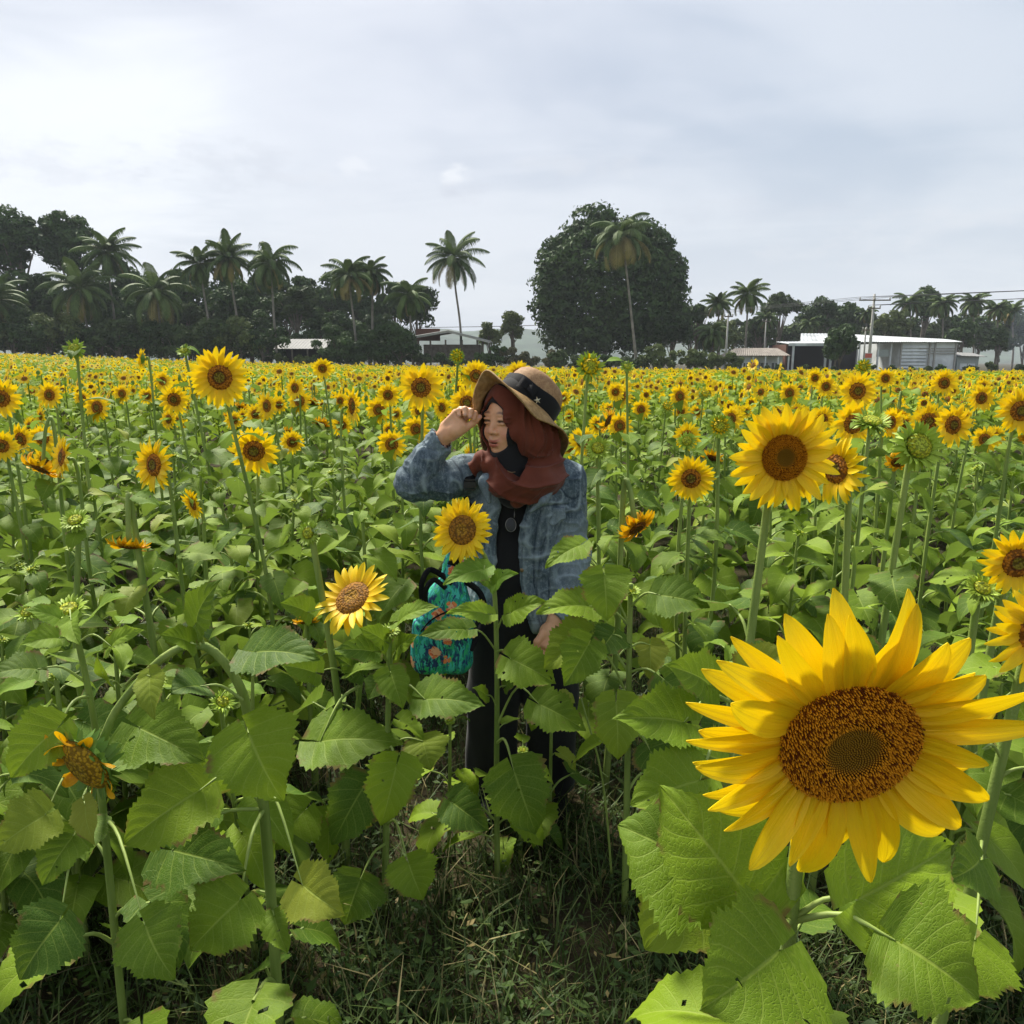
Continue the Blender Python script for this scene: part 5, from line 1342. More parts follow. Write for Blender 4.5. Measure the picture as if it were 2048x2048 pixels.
def barn():
    D = 94; x0, x1 = X(845, 690, D), X(972, 690, D); w = x1 - x0; gz = float(ground_z((x0 + x1) / 2, 90)); b = np.array([x0, D, gz])
    ze = Z(679, D) - gz; zr = Z(661, D) - gz; root = empty('wooden_barn', b, 'raised dark wooden barn with shallow gabled grey roof on posts', 'barn')
    g = G(); xm = w * .42
    corr(g, (xm, -.9, zr), (xm, 8, zr), (-.8, -.9, ze + .4), (-.8, 8, ze + .4), 30, .05); corr(g, (w + .6, -.9, ze - .2), (w + .6, 8, ze - .2), (xm, -.9, zr), (xm, 8, zr), 30, .05); g.build('roof', M['shed_roof'], root, smooth=False)
    g = G()
    for i_, (a, c, za, zc_) in enumerate(((-.8, xm, ze + .4, zr), (xm, w + .6, zr, ze - .2))):
        g.add([(a, -.95, za - .02), (c, -.95, zc_ - .02), (c, -.95, zc_ - .28), (a, -.95, za - .28), (a, -.88, za - .02), (c, -.88, zc_ - .02), (c, -.88, zc_ - .28), (a, -.88, za - .28)], [(3, 2, 1, 0), (4, 5, 6, 7), (0, 1, 5, 4), (7, 6, 2, 3)])
    g.build('gable_board', M['post'], root, smooth=False)
    g = G(); box(g, (w * .45, 4.5, ze * .62), (w * .9, 6.8, ze * .5)); g.build('wall', M['wood'], root, smooth=False)
    g = G(); box(g, (.4, 3.0, zr - .4), (3.0, .3, 1.5)); g.build('side_panel', M['rust'], root, smooth=False)
    for xx in (w * .12, w * .36, w * .62, w * .86, w * .95): g = G(); box(g, (xx, .4, ze / 2), (.2, .2, ze - .05)); g.build('post', M['wood'], root, smooth=False)
barn()

# poles, sign, wires ----------------------------------------------------
M['wire'] = simple('power cable', (.05, .05, .055), .7)
def upole(name, px0, py0, px1, py1, D, label, arms=(), rad=.15):
    x0 = X(px0, py0, D); gz = float(ground_z(x0, min(D, 90))) - .2; top = W(px1, py1, D)
    root = empty(name, (x0, D, gz), label, 'pole'); t = top - np.array([x0, D, gz]); t[0] *= .35
    g = G(); tube(g, [(0, 0, 0), t * .5, t], [rad * 1.3, rad * .8], 8); g.build('post', M['post'], root)
    ends = []
    for dz, w in arms:
        c = t * (1 - dz / t[2]); g = G(); box(g, c + [0, -.2, 0], (w, .12, .14)); a = g.build('crossarm', M['wood'], root, smooth=False)
        for s in (-.95, 0, .95):
            g = G(); q = c + np.array([s * w / 2, -.2, .07]); tube(g, [q, q + [0, 0, .14], q + [0, 0, .28]], [.05, .09, .04], 7); g.build('insulator', M['post'], a); ends.append(q + [0, 0, .28] + np.array([x0, D, gz]))
    return root, ends
D_ = 95
pr, ends = upole('utility_pole', 1737, 730, 1748, 588, 88.6, 'tall utility pole with crossarm in front of the warehouse', ((.7, 3.6), (1.6, 1.4)), .16)
g = G(); tube(g, [(.05, 0, 9.0), (.25, 0, 11.0)], .025, 5); 
upole('utility_pole', 1450, 738, 1458, 628, 92, 'thin pale concrete pole left of the small white house', ((.3, 1.0),), .12)
upole('utility_pole', 1727, 735, 1727, 655, 89.5, 'short concrete pole just left of the tall utility pole', ((.3, .9),), .1)
upole('utility_pole', 1528, 712, 1532, 640, 112, 'thin distant pole between the small house and the open shed', ((.2, 1.2),), .1)
for k, e in enumerate(ends):
    far = np.array([e[0] + 62, e[1] + (-16 if k < 3 else -10), e[2] + 2.6 + .2 * k]); mid = (e + far) / 2 - [0, 0, .5]
    g = G(); tube(g, catmull([e, mid, far], 16), .022, 4); o = g.build('power_cable', M['wire']); tag(o, 'thin power cable running right from the tall utility pole', 'power cable', 'cables running right from the tall pole')
for k, e in enumerate(ends[:3]):
    far = np.array([e[0] - 60, e[1] + 60, e[2] - .8]); mid = (e + far) / 2 - [0, 0, 1.0]
    g = G(); tube(g, catmull([e, mid, far], 16), .02, 4); o = g.build('power_cable', M['wire']); tag(o, 'thin power cable running left from the tall utility pole', 'power cable', 'cables running left from the tall pole')
def sign():
    p = W(1736, 718, 88.2); g = G(); gz = float(ground_z(p[0], 88)) - .1
    root = empty('roadside_sign', (p[0], 88.2, gz), 'small red and white board fixed in front of the utility pole', 'sign')
    h = p[2] - gz
    g = G(); box(g, (0, 0, h + .1), (.86, .05, 1.2)); g.build('board', M['white_wall'], root, smooth=False)
    g = G(); box(g, (0, -.035, h + .38), (.78, .02, .5)); g.build('red_panel', simple('sign red', (.50, .10, .07), .6), root, smooth=False)
    g = G()
    for i, (w, z) in enumerate(((.6, -.02), (.5, -.16), (.6, -.30))): box(g, (0, -.03, h + z), (w, .012, .045))
    g.build('print', simple('sign print', (.25, .16, .15), .7), root, smooth=False)
    for s in (-.3, .3): g = G(); box(g, (s, .05, h / 2), (.06, .05, h)); g.build('leg', M['wood'], root, smooth=False)
sign()

# smoke: a drifting wisp by the right edge
def smoke():
    g = G(); c = W(2030, 735, 86); P = [c, c + [.3, 0, 1.6], c + [.6, .2, 3.4], c + [1.3, .3, 5.4], c + [1.5, .3, 7.4]]
    for k_ in (1.5, 1.2, .95, .7, .45): tube(g, catmull(P, 16), [.35 * k_, .8 * k_, .95 * k_, 1.3 * k_, .5 * k_], 18)
    m = NT('smoke'); v = m.n('ShaderNodeVolumePrincipled'); v.inputs['Color'].default_value = (.66, .76, .96, 1); v.inputs['Density'].default_value = .030; v.inputs['Anisotropy'].default_value = .2
    m.l(v.outputs[0], m.out.inputs['Volume'])
    tag(g.build('smoke', m.mat), 'thin bluish smoke rising at the right field edge', 'smoke', kind='stuff')
smoke()
# air between here and the hills
def haze():
    g = G(); box(g, (0, 970, 88), (3900, 1980, 180)); m = NT('haze'); v = m.n('ShaderNodeVolumePrincipled')
    v.inputs['Color'].default_value = (.86, .91, .99, 1); v.inputs['Density'].default_value = .00032; v.inputs['Anisotropy'].default_value = .0
    m.l(v.outputs[0], m.out.inputs['Volume']); tag(g.build('haze', m.mat, smooth=False), kind='stuff')
if HAZE: haze()
# ------------------------------------------------------------------ the woman: smooth solids, meshed
f32 = np.float32
def smin(a, b, k):
    h = np.clip(.5 + .5 * (b - a) / k, 0, 1); return b + (a - b) * h - k * h * (1 - h)
def smax(a, b, k): return -smin(-a, -b, k)
def s_ell(P, c, r, Fm=None):
    q = P - np.asarray(c, f32)
    if Fm is not None: q = q @ np.asarray(Fm, f32)
    r = np.asarray(r, f32); k0 = np.linalg.norm(q / r, axis=1); k1 = np.linalg.norm(q / (r * r), axis=1)
    return k0 * (k0 - 1) / np.maximum(k1, 1e-6)
def s_cap(P, a, b, ra, rb):
    a = np.asarray(a, f32); b = np.asarray(b, f32); ab = b - a; t = np.clip(((P - a) @ ab) / max(1e-9, float(ab @ ab)), 0, 1)
    return np.linalg.norm(P - a - t[:, None] * ab, axis=1) - (ra + (rb - ra) * t)
def s_chain(P, pts, rad, k=.01):
    d = None
    for i in range(len(pts) - 1):
        e = s_cap(P, pts[i], pts[i + 1], rad[i], rad[i + 1]); d = e if d is None else smin(d, e, k)
    return d
def s_box(P, c, h, r, Fm=None):
    q = P - np.asarray(c, f32)
    if Fm is not None: q = q @ np.asarray(Fm, f32)
    q = np.abs(q) - (np.asarray(h, f32) - r)
    return np.linalg.norm(np.maximum(q, 0), axis=1) + np.minimum(q.max(1), 0) - r
def s_torus(P, c, Fm, R0, r, sy=1.):
    q = (P - np.asarray(c, f32)) @ np.asarray(Fm, f32); x = np.sqrt(q[:, 0] ** 2 + (q[:, 1] / sy) ** 2) - R0
    return np.sqrt(x * x + q[:, 2] ** 2) - r

def surface(fn, lo, hi, h):
    """surface nets over a sparse grid"""
    lo = np.asarray(lo, float); hi = np.asarray(hi, float); B = 8
    nb = np.ceil((hi - lo) / (h * B)).astype(int); n = nb * B
    bi = np.stack(np.meshgrid(*[np.arange(k) for k in nb], indexing='ij'), -1).reshape(-1, 3)
    d = fn((lo + (bi + .5) * B * h).astype(f32)); near = np.abs(d) < h * B * 1.35 + .004
    D = np.repeat(np.repeat(np.repeat(np.where(d.reshape(nb) < 0, f32(-1), f32(1)), B, 0), B, 1), B, 2).astype(f32)
    loc = np.stack(np.meshgrid(*[np.arange(B)] * 3, indexing='ij'), -1).reshape(-1, 3)
    nbk = bi[near]
    for s in range(0, len(nbk), 400):
        idx = (nbk[s:s + 400, None] * B + loc[None]).reshape(-1, 3)
        D[idx[:, 0], idx[:, 1], idx[:, 2]] = fn((lo + idx * h).astype(f32))
    S = D < 0
    c = [S[i:n[0] - 1 + i, j:n[1] - 1 + j, k:n[2] - 1 + k] for i in (0, 1) for j in (0, 1) for k in (0, 1)]
    cnt = sum(x.astype(np.int8) for x in c); act = (cnt > 0) & (cnt < 8)
    I = np.argwhere(act); idm = np.full(act.shape, -1, np.int32); idm[act] = np.arange(len(I))
    off = np.array([(i, j, k) for i in (0, 1) for j in (0, 1) for k in (0, 1)])
    vals = np.stack([D[I[:, 0] + o[0], I[:, 1] + o[1], I[:, 2] + o[2]] for o in off], 1)
    acc = np.zeros((len(I), 3)); num = np.zeros(len(I))
    for a in range(8):
        for b in range(a + 1, 8):
            if np.abs(off[a] - off[b]).sum() != 1: continue
            va, vb = vals[:, a], vals[:, b]; m = (va < 0) != (vb < 0); t = np.where(m, va / np.where(m, va - vb, 1), 0)
            p = off[a] + t[:, None] * (off[b] - off[a]); acc += p * m[:, None]; num += m
    V = lo + (I + acc / num[:, None]) * h; Q = []
    for ax in range(3):
        o = np.eye(3, dtype=int)[ax]; u, w = [np.eye(3, dtype=int)[(ax + 1) % 3], np.eye(3, dtype=int)[(ax + 2) % 3]]
        A = S[:n[0] - o[0], :n[1] - o[1], :n[2] - o[2]]; Bv = S[o[0]:, o[1]:, o[2]:]
        E = np.argwhere(A != Bv); ok = np.ones(len(E), bool)
        for k in (0, 1, 2): ok &= (E[:, k] > 0) | (k == ax)
        E = E[ok]; E = E[(E < np.array(act.shape)).all(1)]
        ids = [idm[tuple((E - du).T)] for du in (0 * u, u, u + w, w)]
        q = np.stack(ids, 1); fl = ~A[tuple(E.T)]; q[fl] = q[fl][:, ::-1]
        q = q[(q >= 0).all(1)]; Q.append(q)
    return V, np.concatenate(Q)

def vnormals(V, Q):
    n = np.cross(V[Q[:, 2]] - V[Q[:, 0]], V[Q[:, 3]] - V[Q[:, 1]]); out_ = np.zeros_like(V)
    for i in range(4): np.add.at(out_, Q[:, i], n)
    return norm_rows(out_)

PD = 2.45                                      # distance of the head centre
HS = 1.10
HC = W(1029, 839, PD)
HC = np.array([HC[0], PD, HC[2]])
YAW = R(47)
HF = np.array([-math.sin(YAW), -math.cos(YAW), 0.0]); HL = np.array([math.cos(YAW), -math.sin(YAW), 0.0]); HU = np.array([0, 0, 1.0])
HM = np.stack([HL, HF, HU], 1)                 # head axes: her left, forward, up
def pt(px, py, Y): return W(px, py, Y)
AX = norm((.58, .22, .78)); HATC = pt(1053, 809, 2.485)
def under_hat(P, d, o=-.016): return smax(d, (P - HATC.astype(f32)) @ AX.astype(f32) - f32(o), .004)
def hloc(P): return ((P - HC.astype(f32)) @ HM.astype(f32)) / f32(HS)
def hw(a, b, c): return HC + HM @ (np.array([a, b, c]) * HS)
PB = np.array([.03, 2.50, 0.0])                # foot point

def pt(px, py, Y): return W(px, py, Y)
SHR, ELR, WRR = pt(940, 948, 2.50), pt(826, 965, 2.42), pt(888, 872, 2.405)      # her right arm (raised)
SHL, ELL, WRL = pt(1128, 965, 2.52), pt(1143, 1125, 2.50), pt(1112, 1240, 2.38)  # her left arm (hanging)

def skin_head(P):
    q = hloc(P)
    d = s_ell(q, (0, -.012, .030), (.074, .094, .088))
    d = smin(d, s_ell(q, (0, .022, -.035), (.0600, .060, .076)), .03)
    d = smin(d, s_ell(q, (0, .046, -.084), (.030, .030, .026)), .028)
    for s in (-1, 1):
        d = smin(d, s_ell(q, (s * .036, .053, -.036), (.028, .026, .028)), .016)
        d = smin(d, s_ell(q, (s * .030, .072, .018), (.022, .012, .008)), .014)
        d = smax(d, -s_ell(q, (s * .0305, .093, .0005), (.017, .0125, .0090)), .009)
        d = smin(d, s_ell(q, (s * .0305, .0715, .0), (.0155, .0135, .0105)), .004)      # eyeball under lids
        d = smin(d, s_ell(q, (s * .0305, .0790, .0052), (.0170, .0082, .0042)), .004)   # upper lid fold
        d = smin(d, s_ell(q, (s * .0300, .0785, -.0075), (.0150, .0075, .0040)), .005)
        d = smin(d, s_ell(q, (s * .076, -.008, -.008), (.008, .018, .028)), .006)       # ears
    d = smin(d, s_cap(q, (0, .076, .006), (0, .0925, -.025), .0065, .0090), .012)
    d = smin(d, s_ell(q, (0, .0940, -.0305), (.0120, .0092, .0090)), .006)
    for s in (-1, 1):
        d = smin(d, s_ell(q, (s * .0135, .0855, -.0330), (.0085, .0090, .0070)), .005)
    for s in (-1, 1): d = smax(d, -s_ell(q, (s * .0062, .0930, -.0390), (.0036, .0055, .0034)), .002)
    # mouth: a slightly open, speaking mouth
    d = smin(d, s_ell(q, (0, .074, -.062), (.026, .014, .016)), .012)
    d = smin(d, s_ell(q, (-.008, .0820, -.0585), (.0170, .0050, .0034)), .004)
    d = smin(d, s_ell(q, (.008, .0820, -.0585), (.0170, .0050, .0034)), .004)
    d = smin(d, s_ell(q, (0, .0815, -.0708), (.0205, .0058, .0050)), .004)
    d = smax(d, -s_ell(q, (0, .0890, -.0645), (.0215, .0110, .0017)), .0015)
    d = smax(d, -s_ell(q, (0, .0810, -.0815), (.012, .0050, .0030)), .006)
    return d * f32(HS)
NECK = [hw(0, -.02, -.06), np.array([HC[0] + .004, HC[1] + .02, HC[2] - .22])]
def curl(P, base, k1, k2, tip, r):
    return s_chain(P, [base, k1, k2, tip], [r * 1.08, r * 1.02, r * .92, r * .78], .004)
HW = WRR
def hand_R(P):
    """her right hand, palm to the camera, fingers curled over the brim edge, thumb below"""
    d = s_cap(P, pt(876, 888, 2.420), pt(891, 869, 2.400), .029, .0265)
    Fp = frame(norm(pt(922, 838, 2.375) - pt(894, 866, 2.400)), (-.3, -1, .2))
    d = smin(d, s_box(P, pt(908, 851, 2.390), (.036, .0145, .040), .013, Fp), .02)
    d = smin(d, s_ell(P, pt(913, 860, 2.380), (.024, .018, .022)), .016)      # ball of the thumb
    F_ = [  # base, knuckle, middle joint, tip
        (pt(904, 835, 2.400), pt(910, 824, 2.390), pt(917, 821, 2.370), pt(919, 830, 2.360), .0085),
        (pt(913, 833, 2.400), pt(921, 819, 2.390), pt(930, 818, 2.368), pt(930, 829, 2.357), .0095),
        (pt(921, 835, 2.400), pt(932, 820, 2.392), pt(942, 822, 2.371), pt(940, 833, 2.360), .0100),
        (pt(928, 840, 2.400), pt(941, 827, 2.397), pt(950, 827, 2.381), pt(947, 838, 2.371), .0100)]
    for a, b, c, e, r in F_: d = smin(d, curl(P, a, b, c, e, r), .0035)
    d = smin(d, s_chain(P, [pt(912, 862, 2.383), pt(929, 857, 2.377), pt(946, 846, 2.381), pt(959, 834, 2.390)], [.0155, .0125, .0108, .0085], .006), .007)
    return d
def hand_L(P):
    d = s_cap(P, pt(1112, 1240, 2.38), pt(1100, 1262, 2.36), .027, .025)
    Fp = frame(norm(pt(1088, 1292, 2.33) - pt(1100, 1262, 2.36)), (-.6, -1, .1))
    d = smin(d, s_box(P, pt(1095, 1276, 2.345), (.036, .014, .040), .013, Fp), .018)
    for k, (dx, dy, ln) in enumerate(((-11, 0, 30), (-5, 4, 35), (2, 6, 34), (9, 5, 28))):
        b = pt(1089 + dx, 1288 + dy, 2.338); m_ = pt(1086 + dx, 1288 + dy + ln * .45, 2.325); t = pt(1088 + dx, 1288 + dy + ln * .8, 2.34); t2 = pt(1090 + dx, 1288 + dy + ln, 2.355)
        d = smin(d, curl(P, b, m_, t, t2, .0088), .003)
    d = smin(d, s_chain(P, [pt(1086, 1268, 2.345), pt(1074, 1284, 2.325), pt(1073, 1302, 2.32)], [.014, .0115, .009], .005), .007)
    return d
def body_sdf(P):
    d = skin_head(P)
    d = smin(d, s_cap(P, NECK[0], NECK[1], .052, .058), .02)
    d = smin(d, s_ell(P, (.035, 2.53, 1.12), (.17, .095, .17)), .05)
    d = smin(d, s_ell(P, (.035, 2.52, .90), (.15, .095, .20)), .05)
    d = smin(d, s_chain(P, [(.035, 2.53, 1.24), SHR, ELR, pt(876, 888, 2.42)], [.05, .048, .038, .029], .02), .03)
    d = smin(d, s_chain(P, [(.035, 2.53, 1.24), SHL, ELL, WRL], [.05, .048, .038, .028], .02), .03)
    d = smin(d, hand_R(P), .012); d = smin(d, hand_L(P), .012)
    for s in (-1, 1):
        d = smin(d, s_chain(P, [(.035 + s * .07, 2.52, .82), (.035 + s * .10, 2.50, .45), (.035 + s * .11, 2.52, .10)], [.085, .055, .038], .03), .03)
        d = smin(d, s_ell(P, (.035 + s * .12, 2.46, .045), (.042, .11, .035)), .03)
    return d

def face_paint(V):
    """0 skin, lips, brows, eyes as blend weights"""
    q = hloc(V.astype(f32)).astype(float)
    a, b, c = q.T; front = b > .05
    cc = c - 13.0 * a ** 2                       # the mouth line lifts at its corners
    lips = np.exp(-(((np.abs(a)) / .0235) ** 4)) * (np.exp(-((cc + .0595) / .0042) ** 4) + np.exp(-((cc + .0720) / .0060) ** 4)) * (b > .066)
    mouth = np.exp(-((a / .0225) ** 4)) * np.exp(-((cc + .0648) / .0016) ** 4) * (b > .062)
    brow = np.exp(-(((np.abs(a) - .031) / .0165) ** 4)) * np.exp(-((c - .0245 + 16 * (np.abs(a) - .026) ** 2) / .0036) ** 2) * (b > .045)
    sl_ = c + .0006 + 9 * (np.abs(a) - .0305) ** 2 - .03 * (np.abs(a) - .0305)
    lash = 1.3 * np.exp(-(((np.abs(a) - .0312) / .0165) ** 6)) * np.exp(-((sl_ - .0018) / .0024) ** 2) * (b > .055)
    eye = np.exp(-(((np.abs(a) - .0305) / .0125) ** 4)) * np.exp(-((sl_ + .0006) / .0020) ** 4) * (b > .055) * .6
    iris = np.exp(-(((a - np.sign(a) * .0305 + .003) / .0070) ** 4)) * np.exp(-((sl_ + .0004) / .0030) ** 4) * (b > .055)
    near = (np.linalg.norm(q, axis=1) < .14) & (np.abs(skin_head(V.astype(f32))) < .0035); lips, mouth, brow, lash, eye, iris = [w * near for w in (lips, mouth, brow, lash, eye, iris)]
    return np.clip(lips, 0, 1), np.clip(mouth, 0, 1), np.clip(brow, 0, 1), np.clip(np.maximum(lash, iris), 0, 1), np.clip(eye, 0, 1)

def add_attr(o, name, vals):
    at = o.data.attributes.new(name, 'FLOAT', 'POINT'); at.data.foreach_set('value', np.asarray(vals, np.float32))

def skin_mat():
    m = NT('skin'); p = m.wpos()
    n = m.noise(26, 4, .6, p)
    c = m.mix(m.rng(n, .3, .7), (.62, .315, .165), (.72, .400, .225))
    c = m.mix(m.math('MULTIPLY', m.attr('blush'), .45), c, (.60, .20, .14))
    c = m.mix(m.math('MULTIPLY', m.attr('lips'), .9), c, (.36, .07, .05))
    c = m.mix(m.attr('mouth'), c, (.06, .012, .010))
    c = m.mix(m.math('MULTIPLY', m.attr('brow'), .80), c, (.045, .022, .014))
    c = m.mix(m.math('MULTIPLY', m.attr('eye'), 1.0), c, (.055, .03, .02))
    c = m.mix(m.math('MULTIPLY', m.attr('iris'), .95), c, (.012, .007, .005))
    c = m.mix(m.attr('nail'), c, (.55, .30, .30))
    return m.bsdf(c, .48, m.bump(m.noise(420, 2, .6, p), .15, .001), .4, sss=.12)
def cloth_mat(name, col, col2, rough=.85, weave=900, bump=.25, scale=7, sheen=.1):
    m = NT(name); p = m.pos(); n = m.noise(scale, 4, .6, p)
    w = m.noise(weave, 2, .5, p)
    c = m.mix(m.rng(n, .3, .7), col, col2)
    return m.bsdf(c, rough, m.bump(w, bump, .0015), .2, sheen=sheen)
def denim_mat():
    m = NT('acid washed denim'); p = m.pos()
    n = m.noise(7, 4, .6, p, .4); n2 = m.noise(105, 4, .8, m.mapv(p, (1, 1, .8)), .5); n3 = m.noise(90, 3, .7, m.mapv(p, (1, 1, .22)))
    c = m.mix(m.rng(n, .32, .68), (.045, .066, .086), (.125, .165, .185))
    c = m.mix(m.math('MULTIPLY', m.rng(n2, .50, .60), m.rng(n, .25, .62, .08, .42)), c, (.36, .42, .45))
    c = m.mix(m.math('MULTIPLY', m.rng(n3, .50, .70), .32), c, (.26, .33, .37))
    c = m.mix(m.math('MULTIPLY', m.rng(n3, .50, .32), .30), c, (.030, .050, .075))
    c = m.mix(m.math('MULTIPLY', m.attr('seam'), .85), c, (.018, .028, .042))
    c = m.mix(m.math('MULTIPLY', m.attr('faded'), .8), c, (.33, .40, .43))
    tw = m.noise(700, 2, .6, p)
    return m.bsdf(c, .85, m.bump(m.math('ADD', tw, m.math('MULTIPLY', n3, .5)), .3, .0015), .15)
M['skin'] = skin_mat(); M['denim'] = denim_mat()
M['hijab'] = cloth_mat('maroon scarf cloth', (.100, .023, .011), (.140, .034, .016), .8, 1100, .2, 9)
M['black'] = cloth_mat('black cloth', (.008, .008, .009), (.013, .013, .014), .85)
M['webbing'] = cloth_mat('black webbing', (.007, .007, .008), (.012, .012, .013), .9, sheen=0.)

person = None
def finish(name, fn, lo, hi, h, mat, disp=None, parent=None, smooth_it=1, attrs=None):
    V, Q = surface(fn, lo, hi, h)
    for _ in range(smooth_it):                       # light Laplacian pass
        A = np.zeros_like(V); k = np.zeros(len(V))
        for i, j in ((0, 1), (1, 2), (2, 3), (3, 0)):
            np.add.at(A, Q[:, i], V[Q[:, j]]); np.add.at(A, Q[:, j], V[Q[:, i]]); np.add.at(k, Q[:, i], 1); np.add.at(k, Q[:, j], 1)
        V = V * .5 + .5 * A / k[:, None]
    if disp is not None: V = V + vnormals(V, Q) * disp(V)[:, None]
    g = G(); g.add(V - PB, Q)
    o = g.build(name, mat, parent)
    if attrs:
        for k_, v_ in attrs(V).items(): add_attr(o, k_, v_)
    print(name, len(V)); return o

def skin_attrs(V):
    l, mo, br, ir, ey = face_paint(V); q = hloc(V.astype(f32)).astype(float)
    blush = np.exp(-((np.abs(q[:, 0]) - .040) ** 2 + (q[:, 2] + .038) ** 2) / .017 ** 2) * (q[:, 1] > .03) * (np.abs(skin_head(V.astype(f32))) < .0035) + .8 * np.exp(-(q[:, 0] ** 2 + (q[:, 2] + .030) ** 2) / .010 ** 2) * (q[:, 1] > .085)
    nail = 0 * l
    for t, r in ((pt(919, 831, 2.351), .006), (pt(930, 830, 2.348), .0065), (pt(940, 834, 2.351), .0065), (pt(959, 833, 2.382), .006)):
        nail = np.maximum(nail, np.exp(-(np.linalg.norm(V - t, axis=1) / r) ** 4))
    return dict(lips=l, mouth=mo, brow=br, iris=ir, eye=ey, blush=np.clip(blush, 0, 1), nail=np.clip(nail, 0, 1) * .5)
_h = .0022
person = finish('person', body_sdf, (-.36, 2.10, -.01), (.30, 2.66, 1.66), _h, M['skin'], attrs=skin_attrs, smooth_it=1)
person.location = PB
tag(person, 'woman in denim jacket, maroon headscarf and straw hat looking aside among the sunflowers', 'woman')
g = G()

# headscarf ----------------------------------------------------------
def under_sdf(P):
    """tight black under-scarf with an opening for the face, and the black neck piece"""
    q = hloc(P)
    d = s_ell(q, (0, -.010, .032), (.080, .099, .094))
    d = smin(d, s_ell(q, (0, .016, -.042), (.0690, .064, .078)), .03)
    d = smin(d, s_ell(q, (.004, .010, -.10), (.058, .066, .060)), .03)
    d = np.minimum(d, skin_head(P) / f32(HS) - f32(.0045))
    cut = np.sqrt(((q[:, 0] + .0030) / .0525) ** 2 + ((q[:, 2] + .024) / np.where(q[:, 2] > -.024, .076, .0830)) ** 2) - 1
    cutd = np.maximum(cut * .055, -(q[:, 1] - .018))
    d = smax(d, -cutd, .004)
    d = d * f32(HS)
    d = smin(d, s_cap(P, hw(.004, .03, -.12), (HC[0] - .005, HC[1] - .045, HC[2] - .235), .055, .052), .03)
    return d
finish('under_scarf', under_sdf, (-.12, 2.25, 1.15), (.20, 2.62, 1.64), .003, M['black'], parent=person)

def hijab_sdf(P):
    q = hloc(P)
    d = s_ell(q, (.002, -.014, .030), (.088, .108, .102))
    d = smin(d, s_ell(q, (.026, -.016, -.050), (.080, .084, .085)), .03)
    # falls from the crown over her left side to the shoulder, and wraps the throat
    d = smin(d, s_cap(P, pt(1072, 868, 2.49), pt(1092, 952, 2.48), .068, .072), .03)
    d = smin(d, s_ell(P, pt(1052, 962, 2.42), (.118, .092, .062)), .03)
    d = smin(d, s_cap(P, pt(1000, 925, 2.40), pt(1000, 972, 2.37), .030, .042), .02)
    d = smin(d, s_cap(P, pt(1045, 978, 2.375), pt(1034, 1006, 2.372), .056, .022), .04)
    d = smin(d, s_chain(P, [pt(1010, 930, 2.42), pt(964, 922, 2.43), pt(944, 942, 2.45)], [.04, .030, .018], .02), .015)
    d = smin(d, s_chain(P, [hw(-.076, .02, -.04), hw(-.070, .028, -.10), pt(984, 930, 2.40)], [.016, .018, .03], .01), .01)
    # opening: wider than the face on her left, peaked above the brow
    a, c = q[:, 0], q[:, 2]
    d = smin(d, skin_head(P) - f32(.011), .01)
    cs = [-.172, -.16, -.13, -.11, -.09, -.06, -.02, .0, .036, .057, .070]
    aR = np.interp(c, cs, [.078, .086, .079, .071, .064, .066, .056, .049, .041, .016, -.004]).astype(f32)
    aL = np.interp(c, cs, [.074, .068, .044, .014, -.030, -.056, -.0635, -.064, -.050, -.018, -.004]).astype(f32)
    cut = np.maximum(a - aR, aL - a)
    cutd = np.maximum(np.maximum(cut, -(q[:, 1] - .010)), np.maximum(-(c + .172), c - .069)) * HS
    return under_hat(P, smax(d, -cutd, .006))
def hijab_disp(V):
    x, y, z = V.T; out_ = np.zeros(len(V))
    c0 = pt(1085, 850, 2.42); n = vnoise(V, 7, 1) * .9 + vnoise(V, 17, 2) * .35
    r = np.sqrt((x - c0[0]) ** 2 + ((z - c0[2]) * .92) ** 2)
    low = sstep(c0[2] - z, .06, .12)
    def fold(ph, sharp=2.5): return (1 - np.abs(np.sin(ph))) ** sharp - .3
    out_ += low * .0130 * fold((r + .022 * n) * np.pi / .047 + .5)
    out_ += low * .0060 * fold((r * .8 + (x - c0[0]) * .6 + .03 * n) * np.pi / .031, 3) * sstep(vnoise(V, 6, 9), -.2, .5)
    th = np.arctan2(y - HC[1], x - HC[0])
    side = sstep(x, HC[0] - .01, HC[0] + .06) * (1 - low)
    out_ += side * .0150 * fold(th * 7.5 + n * .9, 1.8) + side * .004 * fold(th * 15 + n * 2)
    out_ += .0022 * vnoise(V, 26, 4)
    return out_
finish('headscarf', hijab_sdf, (-.22, 2.20, 1.05), (.30, 2.68, 1.66), .003, M['hijab'], disp=hijab_disp, parent=person, smooth_it=1)

# shirt, trousers, shoes -----------------------------------------------
def shirt_sdf(P):
    d = s_ell(P, (.035, 2.52, 1.15), (.160, .112, .17))
    d = smin(d, s_ell(P, (.035, 2.51, .93), (.155, .118, .22)), .06)
    d = smin(d, s_ell(P, (.035, 2.52, .74), (.185, .130, .13)), .06)
    return smax(d, -(P[:, 2] - .66), .01)
finish('shirt', lambda P: shirt_sdf(P) + f32(.007), (-.2, 2.3, .6), (.28, 2.7, 1.36), .006, M['black'], disp=lambda V: .006 * vnoise(V * [1, 1, .35], 22, 3), parent=person)
def trousers_sdf(P):
    d = s_ell(P, (.035, 2.52, .78), (.170, .125, .14))
    for s in (-1, 1):
        d = smin(d, s_chain(P, [(.035 + s * .075, 2.52, .75), (.035 + s * .105, 2.50, .45), (.035 + s * .115, 2.52, .10)], [.115, .093, .088], .03), .03)
    return smax(d, -(P[:, 2] - .075), .01)
